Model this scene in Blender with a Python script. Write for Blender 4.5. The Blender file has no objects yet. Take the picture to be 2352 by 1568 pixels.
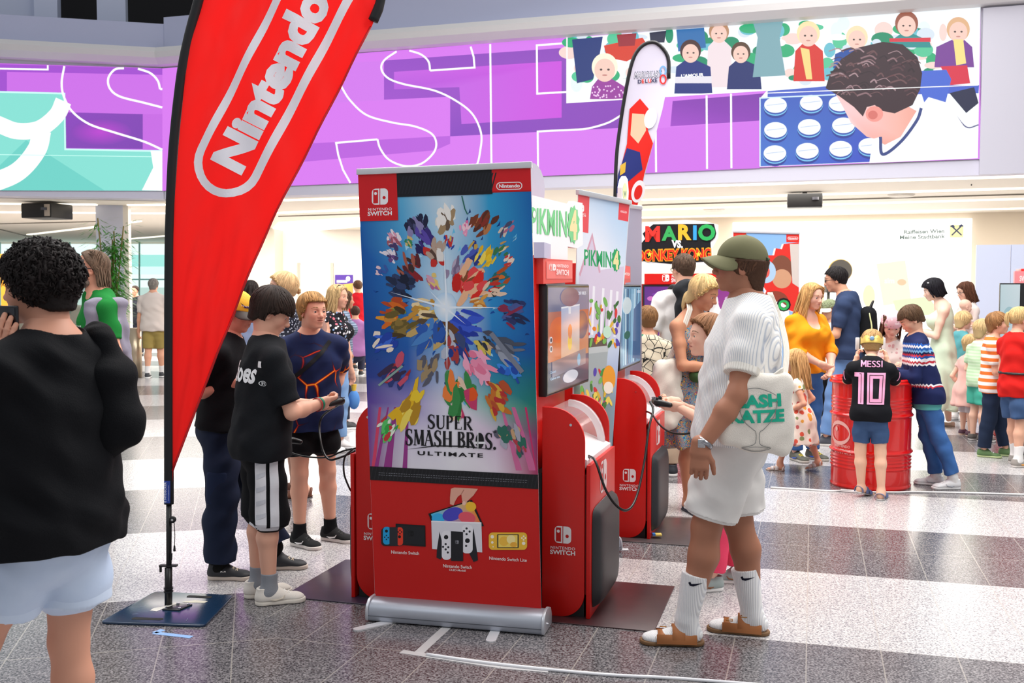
import bpy, bmesh, math, random
import numpy as np
from mathutils import Vector, Matrix
from mathutils.bvhtree import BVHTree
S = bpy.context.scene
C = S.collection
# ---------------------------------------------------------------- camera
FPX, CX, CY, CAMH = 2352.0, 1176.0, 784.0, 1.64
PITCH = math.atan(124 / 2352.0)
cd = bpy.data.cameras.new('camera'); cam = bpy.data.objects.new('camera', cd); C.objects.link(cam)
cam.location = (0, 0, CAMH); cam.rotation_euler = (math.pi / 2 - PITCH, 0, 0)
cd.sensor_width = 36; cd.lens = 36; cd.clip_end = 200
cd.dof.use_dof = True; cd.dof.focus_distance = 5.4; cd.dof.aperture_fstop = 7.0
S.camera = cam
# ---------------------------------------------------------------- world, lights, exposure
S.view_settings.view_transform = 'Standard'; S.view_settings.look = 'None'
S.view_settings.exposure = 0.0; S.view_settings.gamma = 1.0; S.view_settings.use_curve_mapping = False
w = bpy.data.worlds.new('hall'); S.world = w; w.use_nodes = True
w.node_tree.nodes['Background'].inputs[0].default_value = (0.93, 0.96, 1.0, 1)
w.node_tree.nodes['Background'].inputs[1].default_value = 0.44
def area(name, loc, target, sx, sy, power, col=(1, 1, 1)):
    l = bpy.data.lights.new(name, 'AREA'); l.shape = 'RECTANGLE'; l.size = sx; l.size_y = sy; l.energy = power; l.color = col
    o = bpy.data.objects.new(name, l); C.objects.link(o); o.location = loc
    o.rotation_euler = (Vector(target) - Vector(loc)).to_track_quat('-Z', 'Y').to_euler()
    return o
area('hall_ceiling_light', (3.2, 7.5, 8.0), (2.8, 7.0, 0), 5, 6, 900, (1, .97, .93))
area('hall_ceiling_light', (-4.0, 8.0, 8.0), (-3.0, 7.0, 0), 5, 6, 520, (1, .98, .96))
area('hall_ceiling_light', (1.0, 12.5, 7.5), (1.5, 11.0, 0), 12, 3, 480, (1, .97, .93))
area('hall_ceiling_light', (5.2, 2.0, 7.0), (1.5, 5.0, 0.8), 3, 3, 240, (1, .97, .94))
area('hall_ceiling_light', (-4.5, 1.0, 7.0), (-1.5, 5.0, 1.0), 4, 3, 90, (.95, .97, 1))
# ---------------------------------------------------------------- pixel helpers (2352 x 1568)
_f = np.array([0, math.cos(PITCH), -math.sin(PITCH)]); _u = np.array([0, math.sin(PITCH), math.cos(PITCH)])
def ray(px, py):
    return _f + np.array([(px - CX) / FPX, 0, 0]) + _u * ((CY - py) / FPX)
def P(px, py, Y):
    d = ray(px, py); d = d * (Y / d[1]); return Vector((d[0], d[1], d[2] + CAMH))
def G(px, py, z=0.0):
    d = ray(px, py); t = (z - CAMH) / d[2]; return Vector((d[0] * t, d[1] * t, z))
class Plane:
    """a real vertical plane: point, yaw (deg), optional lean; u along, v up, n towards the camera side"""
    def __init__(s, p, yaw, lean=0):
        y = math.radians(yaw); s.p = Vector(p); s.u = Vector((math.cos(y), -math.sin(y), 0))
        s.n = Vector((-math.sin(y), -math.cos(y), 0)); s.v = Vector((0, 0, 1))
        if lean:
            l = math.radians(lean); s.v = (s.v * math.cos(l) - s.n * math.sin(l)); s.n = s.u.cross(s.v)
    def px(s, x, y, off=0.0):
        d = Vector(ray(x, y)); o = Vector((0, 0, CAMH))
        t = (s.p - o).dot(s.n) / d.dot(s.n); return o + d * t + s.n * off
    def uv(s, a, b, off=0.0):
        return s.p + s.u * a + s.v * b + s.n * off
# ---------------------------------------------------------------- materials
def lin(h):
    if isinstance(h, str):
        h = h.lstrip('#'); h = h if len(h) == 6 else ''.join(q * 2 for q in h); c = [int(h[i:i + 2], 16) / 255 for i in (0, 2, 4)]
    else: c = list(h)
    return tuple((x / 12.92 if x <= .04045 else ((x + .055) / 1.055) ** 2.4) for x in c)
MATS = {}
def mat(col, rough=.5, metal=0.0, spec=.5, emit=0.0, alpha=1.0, trans=0.0, bump=None, noise=None, key=None, coat=0.0):
    k = (str(col), rough, metal, spec, emit, alpha, trans, str(bump), str(noise), key, coat)
    if k in MATS: return MATS[k]
    m = bpy.data.materials.new('mat'); m.use_nodes = True; nt = m.node_tree; b = nt.nodes['Principled BSDF']
    c = lin(col); I = b.inputs
    I['Base Color'].default_value = (*c, 1); I['Roughness'].default_value = rough; I['Metallic'].default_value = metal
    I['Specular IOR Level'].default_value = spec; I['Alpha'].default_value = alpha; I['Transmission Weight'].default_value = trans
    I['Coat Weight'].default_value = coat
    if emit: I['Emission Color'].default_value = (*c, 1); I['Emission Strength'].default_value = emit
    if bump or noise:
        tc = nt.nodes.new('ShaderNodeTexCoord')
    if noise:   # (scale, amount): mottled wear of the material's own colour
        n = nt.nodes.new('ShaderNodeTexNoise'); n.inputs['Scale'].default_value = noise[0]; n.inputs['Detail'].default_value = 5
        nt.links.new(tc.outputs['Object'], n.inputs['Vector'])
        mx = nt.nodes.new('ShaderNodeMix'); mx.data_type = 'RGBA'
        mx.inputs[6].default_value = (*[x * (1 - noise[1]) for x in c], 1); mx.inputs[7].default_value = (*[min(1, x * (1 + noise[1])) for x in c], 1)
        nt.links.new(n.outputs['Fac'], mx.inputs[0]); nt.links.new(mx.outputs[2], I['Base Color'])
    if bump:    # (scale, strength)
        n = nt.nodes.new('ShaderNodeTexNoise'); n.inputs['Scale'].default_value = bump[0]; n.inputs['Detail'].default_value = 4
        nt.links.new(tc.outputs['Object'], n.inputs['Vector'])
        bm_ = nt.nodes.new('ShaderNodeBump'); bm_.inputs['Strength'].default_value = bump[1]; bm_.inputs['Distance'].default_value = .01
        nt.links.new(n.outputs['Fac'], bm_.inputs['Height']); nt.links.new(bm_.outputs['Normal'], I['Normal'])
    MATS[k] = m; return m
def attr_mat(rough=.5, spec=.5, emit=0.0, sss=0.0, bump=None, coat=0.0):
    k = ('attr', rough, spec, emit, sss, str(bump), coat)
    if k in MATS: return MATS[k]
    m = mat('#ffffff', rough, 0, spec, bump=bump, key=k, coat=coat); nt = m.node_tree; b = nt.nodes['Principled BSDF']
    a = nt.nodes.new('ShaderNodeAttribute'); a.attribute_name = 'col'
    nt.links.new(a.outputs['Color'], b.inputs['Base Color'])
    if emit:
        nt.links.new(a.outputs['Color'], b.inputs['Emission Color']); b.inputs['Emission Strength'].default_value = emit
        b.inputs['Base Color'].default_value = (.02, .02, .02, 1); nt.links.remove(b.inputs['Base Color'].links[0])
    if sss:
        b.inputs['Subsurface Weight'].default_value = sss; b.inputs['Subsurface Radius'].default_value = (.012, .005, .003); b.inputs['Subsurface Scale'].default_value = 1
    MATS[k] = m; return m
# ---------------------------------------------------------------- objects
def tag(o, label=None, cat=None, group=None, kind=None):
    if label: o['label'] = label
    if cat: o['category'] = cat
    if group: o['group'] = group
    if kind: o['kind'] = kind
    return o
def empty(name, loc=(0, 0, 0), rz=0.0, label=None, cat=None, group=None):
    o = bpy.data.objects.new(name, None); C.objects.link(o); o.location = loc; o.rotation_euler = (0, 0, rz); o.empty_display_size = .1
    return tag(o, label, cat, group)
def link(name, me, m=None, parent=None, smooth=False):
    o = bpy.data.objects.new(name, me); C.objects.link(o)
    if m is not None:
        for q in (m if isinstance(m, (list, tuple)) else [m]): me.materials.append(q)
    if parent is not None: o.parent = parent
    if smooth: me.shade_smooth()
    return o
def npmesh(name, V, Fq, col=None):
    """verts (n,3), faces (m,k) array or list"""
    me = bpy.data.meshes.new(name)
    V = np.asarray(V, np.float32)
    if isinstance(Fq, np.ndarray):
        k = Fq.shape[1]; me.vertices.add(len(V)); me.vertices.foreach_set('co', V.ravel())
        me.loops.add(Fq.size); me.loops.foreach_set('vertex_index', Fq.ravel().astype(np.int32))
        me.polygons.add(len(Fq)); me.polygons.foreach_set('loop_start', np.arange(0, Fq.size, k, dtype=np.int32))
        me.polygons.foreach_set('loop_total', np.full(len(Fq), k, np.int32)); me.update(calc_edges=True)
    else:
        me.from_pydata(V.tolist(), [], Fq); me.update()
    if col is not None:
        a = me.color_attributes.new('col', 'FLOAT_COLOR', 'POINT')
        c = np.ones((len(V), 4), np.float32); c[:, :3] = col; a.data.foreach_set('color', c.ravel())
    return me
class B:
    """collects boxes, tubes, lathes, prisms into one mesh"""
    def __init__(s): s.v = []; s.f = []
    def quad(s, *p):
        n = len(s.v); s.v += [tuple(q) for q in p]; s.f.append(tuple(range(n, n + len(p)))); return s
    def box(s, lo, hi, M=None):
        n = len(s.v); (a, b, c), (d, e, f) = lo, hi
        vs = [(a, b, c), (d, b, c), (d, e, c), (a, e, c), (a, b, f), (d, b, f), (d, e, f), (a, e, f)]
        s.v += [tuple(M @ Vector(q)) if M else q for q in vs]
        s.f += [tuple(n + i for i in q) for q in ((0, 3, 2, 1), (4, 5, 6, 7), (0, 1, 5, 4), (1, 2, 6, 5), (2, 3, 7, 6), (3, 0, 4, 7))]; return s
    def prism(s, pts, d):
        """pts: 3D polygon, extruded along d"""
        n = len(s.v); k = len(pts); d = Vector(d); pts = [Vector(p) for p in pts]
        s.v += [tuple(p) for p in pts] + [tuple(p + d) for p in pts]
        s.f.append(tuple(range(n + k - 1, n - 1, -1))); s.f.append(tuple(range(n + k, n + 2 * k)))
        s.f += [(n + i, n + (i + 1) % k, n + k + (i + 1) % k, n + k + i) for i in range(k)]; return s
    def tube(s, pts, r, seg=8, cap=True):
        pts = [Vector(p) for p in pts]; n0 = len(s.v); rs = r if isinstance(r, (list, tuple)) else [r] * len(pts); up = None
        for i, p in enumerate(pts):
            t = (pts[min(i + 1, len(pts) - 1)] - pts[max(i - 1, 0)]).normalized()
            if up is None: up = t.orthogonal().normalized()
            up = (up - t * up.dot(t)).normalized(); q = t.cross(up)
            for j in range(seg):
                a = 2 * math.pi * j / seg; s.v.append(tuple(p + (up * math.cos(a) + q * math.sin(a)) * rs[i]))
        for i in range(len(pts) - 1):
            for j in range(seg):
                a = n0 + i * seg + j; b = n0 + i * seg + (j + 1) % seg; s.f.append((a, b, b + seg, a + seg))
        if cap:
            s.f.append(tuple(range(n0 + seg - 1, n0 - 1, -1))); e = n0 + (len(pts) - 1) * seg; s.f.append(tuple(range(e, e + seg)))
        return s
    def lathe(s, prof, c=(0, 0, 0), seg=32, closed=False):
        n0 = len(s.v)
        for r, z in prof:
            for j in range(seg):
                a = 2 * math.pi * j / seg; s.v.append((c[0] + r * math.cos(a), c[1] + r * math.sin(a), c[2] + z))
        for i in range(len(prof) - 1):
            for j in range(seg):
                a = n0 + i * seg + j; b = n0 + i * seg + (j + 1) % seg; s.f.append((a, b, b + seg, a + seg))
        if not closed:
            s.f.append(tuple(range(n0 + seg - 1, n0 - 1, -1))); e = n0 + (len(prof) - 1) * seg; s.f.append(tuple(range(e, e + seg)))
        return s
    def done(s, name, m=None, parent=None, smooth=False, bevel=0.0, loc=None):
        me = bpy.data.meshes.new(name); me.from_pydata([tuple(v) for v in s.v], [], s.f); me.update()
        if loc is not None: me.transform(Matrix.Translation(-Vector(loc)))
        o = link(name, me, m, parent, smooth)
        if loc is not None: o.location = loc
        if bevel:
            b = o.modifiers.new('bevel', 'BEVEL'); b.width = bevel; b.segments = 3; b.limit_method = 'ANGLE'; b.angle_limit = .6
            me.shade_smooth()
        elif smooth and smooth != 1:
            me.shade_smooth()
        return o
def smooth_curve(pts, n=8):
    """Catmull-Rom through pts"""
    P_ = [Vector(p) for p in pts]; P_ = [P_[0] * 2 - P_[1]] + P_ + [P_[-1] * 2 - P_[-2]]; out = []
    for i in range(1, len(P_) - 2):
        a, b, c, d = P_[i - 1:i + 3]
        for j in range(n):
            t = j / n; out.append(.5 * ((2 * b) + (c - a) * t + (2 * a - 5 * b + 4 * c - d) * t * t + (3 * b - a - 3 * c + d) * t ** 3))
    out.append(P_[-2]); return out
# ---------------------------------------------------------------- flat printed graphics: layered polygons on a real surface
_TC = {}
def text_mesh(txt, bold=0.0, shear=0.0, space=1.0, align='CENTER'):
    k = (txt, bold, shear, space, align)
    if k not in _TC:
        cu = bpy.data.curves.new('lettering', 'FONT'); cu.body = txt; cu.align_x = align; cu.offset = bold; cu.shear = shear
        cu.space_character = space; cu.fill_mode = 'FRONT'; cu.resolution_u = 3
        o = bpy.data.objects.new('lettering', cu); C.objects.link(o)
        me = bpy.data.meshes.new_from_object(o.evaluated_get(bpy.context.evaluated_depsgraph_get()))
        bpy.data.objects.remove(o)
        _TC[k] = ([(v.co.x, v.co.y) for v in me.vertices], [tuple(p.vertices) for p in me.polygons])
    return _TC[k]
class Art:
    def __init__(s, fn, eps=.0006, cap=None): s.fn = fn; s.eps = eps; s.cap = cap or eps * 8; s.v = []; s.f = []; s.c = []; s.l = 1; s.lay = []
    def layer(s): s.l += 1; return s
    def poly(s, pts, col, new=True):
        if new: s.l += 1
        n = len(s.v); s.v += [tuple(p) for p in pts]; s.lay += [s.l] * len(pts); s.f.append(tuple(range(n, n + len(pts))))
        if isinstance(col, list): s.c += [lin(c) for c in col]
        else: s.c += [lin(col)] * len(pts)
        return s
    def rect(s, x0, y0, x1, y1, col, new=True): return s.poly([(x0, y0), (x1, y0), (x1, y1), (x0, y1)], col, new)
    def ell(s, x, y, rx, ry, col, n=28, rot=0, new=True):
        c, d = math.cos(rot), math.sin(rot)
        return s.poly([(x + rx * math.cos(2 * math.pi * i / n) * c - ry * math.sin(2 * math.pi * i / n) * d,
                        y + rx * math.cos(2 * math.pi * i / n) * d + ry * math.sin(2 * math.pi * i / n) * c) for i in range(n)], col, new)
    def glow(s, x, y, rx, ry, c0, c1, n=32, rings=1):
        """a printed radial fade: centre colour to rim colour"""
        s.l += 1; a, b = lin(c0), lin(c1); n0 = len(s.v); s.v.append((x, y)); s.c.append(a); s.lay.append(s.l)
        for i in range(n):
            t = 2 * math.pi * i / n; s.v.append((x + rx * math.cos(t), y + ry * math.sin(t))); s.c.append(b); s.lay.append(s.l)
        for i in range(n): s.f.append((n0, n0 + 1 + i, n0 + 1 + (i + 1) % n))
        return s
    def rrect(s, x0, y0, x1, y1, r, col, n=8, new=True):
        pts = []
        for cx, cy, a0 in ((x1 - r, y1 - r, 0), (x0 + r, y1 - r, 90), (x0 + r, y0 + r, 180), (x1 - r, y0 + r, 270)):
            for i in range(n + 1):
                a = math.radians(a0 + 90 * i / n); pts.append((cx + r * math.cos(a), cy + r * math.sin(a)))
        return s.poly(pts, col, new)
    def line(s, pts, w, col, closed=False, new=True):
        if new: s.l += 1
        pts = [Vector((p[0], p[1])) for p in pts]; k = len(pts); L = []; R = []
        for i, p in enumerate(pts):
            a = pts[(i - 1) % k] if (closed or i > 0) else p; b = pts[(i + 1) % k] if (closed or i < k - 1) else p
            d1 = (p - a); d2 = (b - p)
            d1 = d1.normalized() if d1.length > 1e-9 else d2.normalized(); d2 = d2.normalized() if d2.length > 1e-9 else d1
            t = (d1 + d2); t = t.normalized() if t.length > 1e-6 else d1; nn = Vector((-t.y, t.x)); m = max(.35, abs(nn.dot(Vector((-d1.y, d1.x)))))
            L.append(p + nn * (w / 2 / m)); R.append(p - nn * (w / 2 / m))
        for i in range(k if closed else k - 1):
            j = (i + 1) % k; s.poly([L[i], L[j], R[j], R[i]], col, False)
        return s
    def curve(s, pts, w, col, n=10, new=True):
        return s.line([(p.x, p.y) for p in smooth_curve([(a, b, 0) for a, b in pts], n)], w, col, new=new)
    def text(s, txt, x, y, size, col, bold=0.0, shear=0.0, space=1.0, sx=1.0, rot=0.0, align='CENTER', width=None, ydown=True, skew=0.0):
        """size = cap height in the canvas' units"""
        s.l += 1; V, Fs = text_mesh(txt, bold, shear, space, align); k = size / .71; n = len(s.v); cr, sr = math.cos(rot), math.sin(rot)
        if width:
            ww = max(a for a, b in V) - min(a for a, b in V); sx = width / (ww * k)
        sg = -1 if ydown else 1
        for a, b in V:
            a, b = a * k * sx, b * k * sg
            s.v.append((x + a * cr - b * sr, y + a * sr + b * cr + a * skew)); s.c.append(lin(col)); s.lay.append(s.l)
        s.f += [tuple(n + i for i in q) for q in Fs]; return s
    def done(s, name, m, parent=None, sub=0.0):
        lv = sorted(set(s.lay)); rk = {l: i + 1 for i, l in enumerate(lv)}; s.lay = [rk[l] for l in s.lay]; s.eps = min(s.eps, s.cap / len(lv))
        base = [s.fn(a, b, 0.0) for a, b in s.v] if not sub else None
        me = bpy.data.meshes.new(name)
        if not sub:
            me.from_pydata([tuple(s.fn(a, b, s.eps * l)) for (a, b), l in zip(s.v, s.lay)], [], s.f)
            col = np.array(s.c)
        else:      # cut fine, so that the print follows a curved cloth
            bm = bmesh.new(); lay = bm.verts.layers.float.new('lay'); cl = bm.verts.layers.float_vector.new('cc')
            vs = []
            for (a, b), l, c in zip(s.v, s.lay, s.c):
                v = bm.verts.new((a, b, 0)); v[lay] = l; v[cl] = c; vs.append(v)
            for f in s.f:
                try: bm.faces.new([vs[i] for i in f])
                except ValueError: pass
            bmesh.ops.triangulate(bm, faces=bm.faces[:])
            for _ in range(8):
                e = [e for e in bm.edges if e.calc_length() > sub]
                if not e: break
                bmesh.ops.subdivide_edges(bm, edges=e, cuts=1, use_grid_fill=False); bmesh.ops.triangulate(bm, faces=[f for f in bm.faces if len(f.verts) > 3])
            col = np.array([tuple(v[cl]) for v in bm.verts])
            for v in bm.verts: v.co = s.fn(v.co.x, v.co.y, s.eps * v[lay])
            bm.to_mesh(me); bm.free()
        me.update()
        a = me.color_attributes.new('col', 'FLOAT_COLOR', 'POINT')
        c = np.ones((len(me.vertices), 4), np.float32); c[:, :3] = col; a.data.foreach_set('color', c.ravel())
        return link(name, me, m, parent)
def switch_logo(A, x, y, w, col, hole, sk=0.0, letters=True, yd=1):
    """two rounded controller halves over two lines of lettering; w = width of the pair; y = top"""
    h = w * 1.0; r = w * .24; g = w * .05; t = w * .085
    def sh(pts): return [(x + a, y + yd * b + a * sk) for a, b in pts]
    def half(x0, x1, left):
        pts = []; n = 8
        if left:
            cs = ((x1, 0, None), (x0 + r, r, 1), (x0 + r, h - r, 2), (x1, h, None))
            pts = [(x1, 0)] + [(x0 + r + r * math.cos(math.radians(270 - 90 * i / n)), r + r * math.sin(math.radians(270 - 90 * i / n))) for i in range(n + 1)] + \
                  [(x0 + r + r * math.cos(math.radians(180 - 90 * i / n)), h - r + r * math.sin(math.radians(180 - 90 * i / n))) for i in range(n + 1)] + [(x1, h)]
        else:
            pts = [(x0, 0)] + [(x1 - r + r * math.cos(math.radians(-90 + 90 * i / n)), r + r * math.sin(math.radians(-90 + 90 * i / n))) for i in range(n + 1)] + \
                  [(x1 - r + r * math.cos(math.radians(90 * i / n)), h - r + r * math.sin(math.radians(90 * i / n))) for i in range(n + 1)] + [(x0, h)]
        return pts
    L = half(-w / 2, -g / 2, True)
    inner = [(max(-w / 2 + t, min(-g / 2 - t, a)), max(t, min(h - t, b))) for a, b in L]
    A.poly(sh(L), col); A.poly(sh(inner), hole)
    A.poly(sh(half(g / 2, w / 2, False)), col)
    A.ell(x - w * .27, y + yd * h * .3 - w * .27 * sk, w * .09, w * .09, col); A.ell(x + w * .26, y + yd * h * .57 + w * .26 * sk, w * .1, w * .1, hole)
    if letters:
        A.text('NINTENDO', x, y + yd * h * 1.36, w * .17, col, bold=.012, space=1.18, width=w * 1.46, ydown=yd > 0, skew=sk)
        A.text('SWITCH', x, y + yd * h * 1.66, w * .25, col, bold=.03, width=w * 1.5, ydown=yd > 0, skew=sk)
def oval_logo(A, x, y, w, col, bg, sk=0.0, yd=1):
    """a racetrack outline round the maker's lettering"""
    h = w * .3
    def ov(k):
        r = h / 2 - k; n = 10; X = w / 2 - h / 2
        return [(x + X + r * math.cos(math.radians(-90 + 180 * i / n)), y + r * math.sin(math.radians(-90 + 180 * i / n)) + X * sk) for i in range(n + 1)] + \
               [(x - X + r * math.cos(math.radians(90 + 180 * i / n)), y + r * math.sin(math.radians(90 + 180 * i / n)) - X * sk) for i in range(n + 1)]
    A.poly(ov(0), col); A.poly(ov(h * .11), bg)
    A.text('Nintendo', x, y + yd * h * .2, h * .44, col, bold=.035, width=w * .8, ydown=yd > 0, skew=sk)
# ---------------------------------------------------------------- soft-blended solid figures (distance fields -> one smooth mesh)
def _nets(d, lo, h):
    s = d < 0
    c = s[:-1, :-1, :-1].astype(np.int8)
    for i, j, k in ((1, 0, 0), (0, 1, 0), (0, 0, 1), (1, 1, 0), (1, 0, 1), (0, 1, 1), (1, 1, 1)):
        c = c + s[i:s.shape[0] - 1 + i, j:s.shape[1] - 1 + j, k:s.shape[2] - 1 + k]
    act = (c > 0) & (c < 8); I, J, K = np.nonzero(act); n = len(I)
    if n == 0: return np.zeros((0, 3), np.float32), np.zeros((0, 4), np.int32)
    idx = np.full(act.shape, -1, np.int32); idx[I, J, K] = np.arange(n)
    acc = np.zeros((n, 3), np.float32); cnt = np.zeros((n, 1), np.float32)
    cs = [(i, j, k) for i in (0, 1) for j in (0, 1) for k in (0, 1)]
    for a in cs:
        for ax in range(3):
            if a[ax]: continue
            b = list(a); b[ax] = 1
            va = d[I + a[0], J + a[1], K + a[2]]; vb = d[I + b[0], J + b[1], K + b[2]]
            m = (va < 0) != (vb < 0); t = va[m] / (va[m] - vb[m])
            p = np.tile(np.array(a, np.float32), (len(t), 1)); p[:, ax] = t; acc[m] += p; cnt[m] += 1
    V = np.array(lo, np.float32) + h * (np.stack([I, J, K], 1) + acc / cnt)
    Q = []
    for ax in range(3):
        sl = [slice(1, -1)] * 3; a = list(sl); b = list(sl); a[ax] = slice(0, -1); b[ax] = slice(1, None)
        sa, sb = s[tuple(a)], s[tuple(b)]; m = sa != sb; q = np.argwhere(m)
        if len(q) == 0: continue
        o1, o2 = (ax + 1) % 3, (ax + 2) % 3
        q[:, o1] += 1; q[:, o2] += 1
        def cell(d1, d2):
            r = q.copy(); r[:, o1] += d1; r[:, o2] += d2; return idx[r[:, 0], r[:, 1], r[:, 2]]
        f = np.stack([cell(-1, -1), cell(0, -1), cell(0, 0), cell(-1, 0)], 1)
        fl = ~sa[m]; f[fl] = f[fl][:, ::-1]; Q.append(f)
    Q = np.concatenate(Q); Q = Q[(Q >= 0).all(1)]
    return V.astype(np.float32), Q.astype(np.int32)
def vnormals(V, Q):
    n = np.cross(V[Q[:, 2]] - V[Q[:, 0]], V[Q[:, 3]] - V[Q[:, 1]]); N = np.zeros_like(V)
    for i in range(4): np.add.at(N, Q[:, i], n)
    return N / (np.linalg.norm(N, axis=1, keepdims=True) + 1e-12)
A3 = lambda p: np.array(p, float)
class SDF:
    def __init__(s): s.ops = []; s.lo = np.full(3, 9e9); s.hi = -s.lo
    def _add(s, fn, lo, hi, k, mode):
        if mode == 'u': s.lo = np.minimum(s.lo, lo); s.hi = np.maximum(s.hi, hi)
        s.ops.append((fn, lo, hi, k, mode)); return s
    def cap(s, a, b, ra, rb=None, k=.02, w=1.0, wb=None, side=(1, 0, 0), mode='u', c0=False, c1=False):
        a, b, side = A3(a), A3(b), A3(side); rb = ra if rb is None else rb; wb = w if wb is None else wb
        ab = b - a; L = max(1e-6, np.linalg.norm(ab)); ax = ab / L
        def fn(x, y, z):
            px, py, pz = x - a[0], y - a[1], z - a[2]
            tt = px * ax[0] + py * ax[1] + pz * ax[2]; t = np.clip(tt / L, 0, 1)
            qx, qy, qz = px - t * ab[0], py - t * ab[1], pz - t * ab[2]; q2 = qx * qx + qy * qy + qz * qz
            if w != 1 or wb != 1:
                sd = qx * side[0] + qy * side[1] + qz * side[2]; ww = w + (wb - w) * t; q2 = q2 - sd * sd + (sd / ww) ** 2
            d = np.sqrt(np.maximum(q2, 0)) - (ra + (rb - ra) * t)
            if c0: d = np.maximum(d, -tt)
            if c1: d = np.maximum(d, tt - L)
            return d
        R = max(ra, rb) * max(1, w, wb) + 1e-3
        return s._add(fn, np.minimum(a, b) - R, np.maximum(a, b) + R, k, mode)
    def ell(s, c, r, M=None, k=.02, mode='u'):
        c, r = A3(c), A3(r); M = np.eye(3) if M is None else np.asarray(M, float)
        def fn(x, y, z):
            p = (x - c[0], y - c[1], z - c[2])
            q = [p[0] * M[0, i] + p[1] * M[1, i] + p[2] * M[2, i] for i in range(3)]
            k0 = np.sqrt(sum((q[i] / r[i]) ** 2 for i in range(3))); k1 = np.sqrt(sum((q[i] / r[i] ** 2) ** 2 for i in range(3)))
            return k0 * (k0 - 1) / (k1 + 1e-9)
        e = np.sqrt(((M * r) ** 2).sum(1)) + 1e-3
        return s._add(fn, c - e, c + e, k, mode)
    def half(s, p, n, k=.004):   # keep the side n points away from
        p, n = A3(p), A3(n)
        return s._add(lambda x, y, z: (x - p[0]) * n[0] + (y - p[1]) * n[1] + (z - p[2]) * n[2], None, None, k, 'i')
    def fun(s, fn, k=.004): return s._add(fn, None, None, k, 'i')
    def mesh(s, h, lo=None, hi=None):
        lo = (s.lo if lo is None else A3(lo)) - 3 * h; hi = (s.hi if hi is None else A3(hi)) + 3 * h
        n = np.maximum(4, np.ceil((hi - lo) / h).astype(int) + 1); d = np.full(n, 1.0, np.float32)
        g = [lo[i] + h * np.arange(n[i]) for i in range(3)]
        for fn, a, b, k, mode in s.ops:
            if a is None: i0, i1 = np.zeros(3, int), n
            else:
                mg = k + 3 * h; i0 = np.clip(np.floor((a - mg - lo) / h).astype(int), 0, n); i1 = np.clip(np.ceil((b + mg - lo) / h).astype(int) + 1, 0, n)
            if (i1 <= i0).any(): continue
            sl = tuple(slice(i0[q], i1[q]) for q in range(3))
            x = g[0][sl[0]][:, None, None]; y = g[1][sl[1]][None, :, None]; z = g[2][sl[2]][None, None, :]
            f = fn(x, y, z).astype(np.float32); e = d[sl]
            if mode == 'u':
                t = np.clip(.5 + .5 * (e - f) / k, 0, 1); d[sl] = e + (f - e) * t - k * t * (1 - t)
            else:
                if mode == 's': f = -f
                t = np.clip(.5 - .5 * (e - f) / k, 0, 1); d[sl] = e + (f - e) * t + k * t * (1 - t)
        d[0] = d[-1] = 1; d[:, 0] = d[:, -1] = 1; d[:, :, 0] = d[:, :, -1] = 1
        return _nets(d, lo, h)
def wrinkle(V, N, amp, seed=0, sc=1.0):
    x, y, z = V.T * sc; r = seed * 1.7
    n = np.sin(z * 41 + 4 * np.sin(x * 9 + r) + 3 * np.sin(y * 11 + r * 2)) * .5 + np.sin(x * 33 + z * 21 + 3 * np.sin(z * 12 + r)) * .35 + np.sin(y * 37 - z * 26 + 3 * np.sin(x * 15 - r)) * .35
    n = np.sign(n) * np.abs(n) ** 1.2
    return V + N * (amp * n)[:, None]
def ik(a, t, l1, l2, pole):
    a, t, pole = A3(a), A3(t), A3(pole); d = t - a; L = np.linalg.norm(d); L2 = min(L, (l1 + l2) * .999); d = d / L; t = a + d * L2
    x = (l1 * l1 - l2 * l2 + L2 * L2) / (2 * L2); y = math.sqrt(max(0, l1 * l1 - x * x))
    p = pole - d * (pole @ d); p = p / (np.linalg.norm(p) + 1e-9)
    return a + d * x + p * y, t
def unit(v): v = A3(v); return v / (np.linalg.norm(v) + 1e-12)
def rotm(yaw=0, pitch=0, roll=0):
    """head frame: x right, y forward, z up; yaw > 0 turns to its left, pitch > 0 looks down"""
    return np.array(Matrix.Rotation(math.radians(yaw), 3, 'Z') @ Matrix.Rotation(math.radians(-pitch), 3, 'X') @ Matrix.Rotation(math.radians(roll), 3, 'Y'))
def rod(axis, a):
    return np.array(Matrix.Rotation(a, 3, Vector(axis)))
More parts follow.
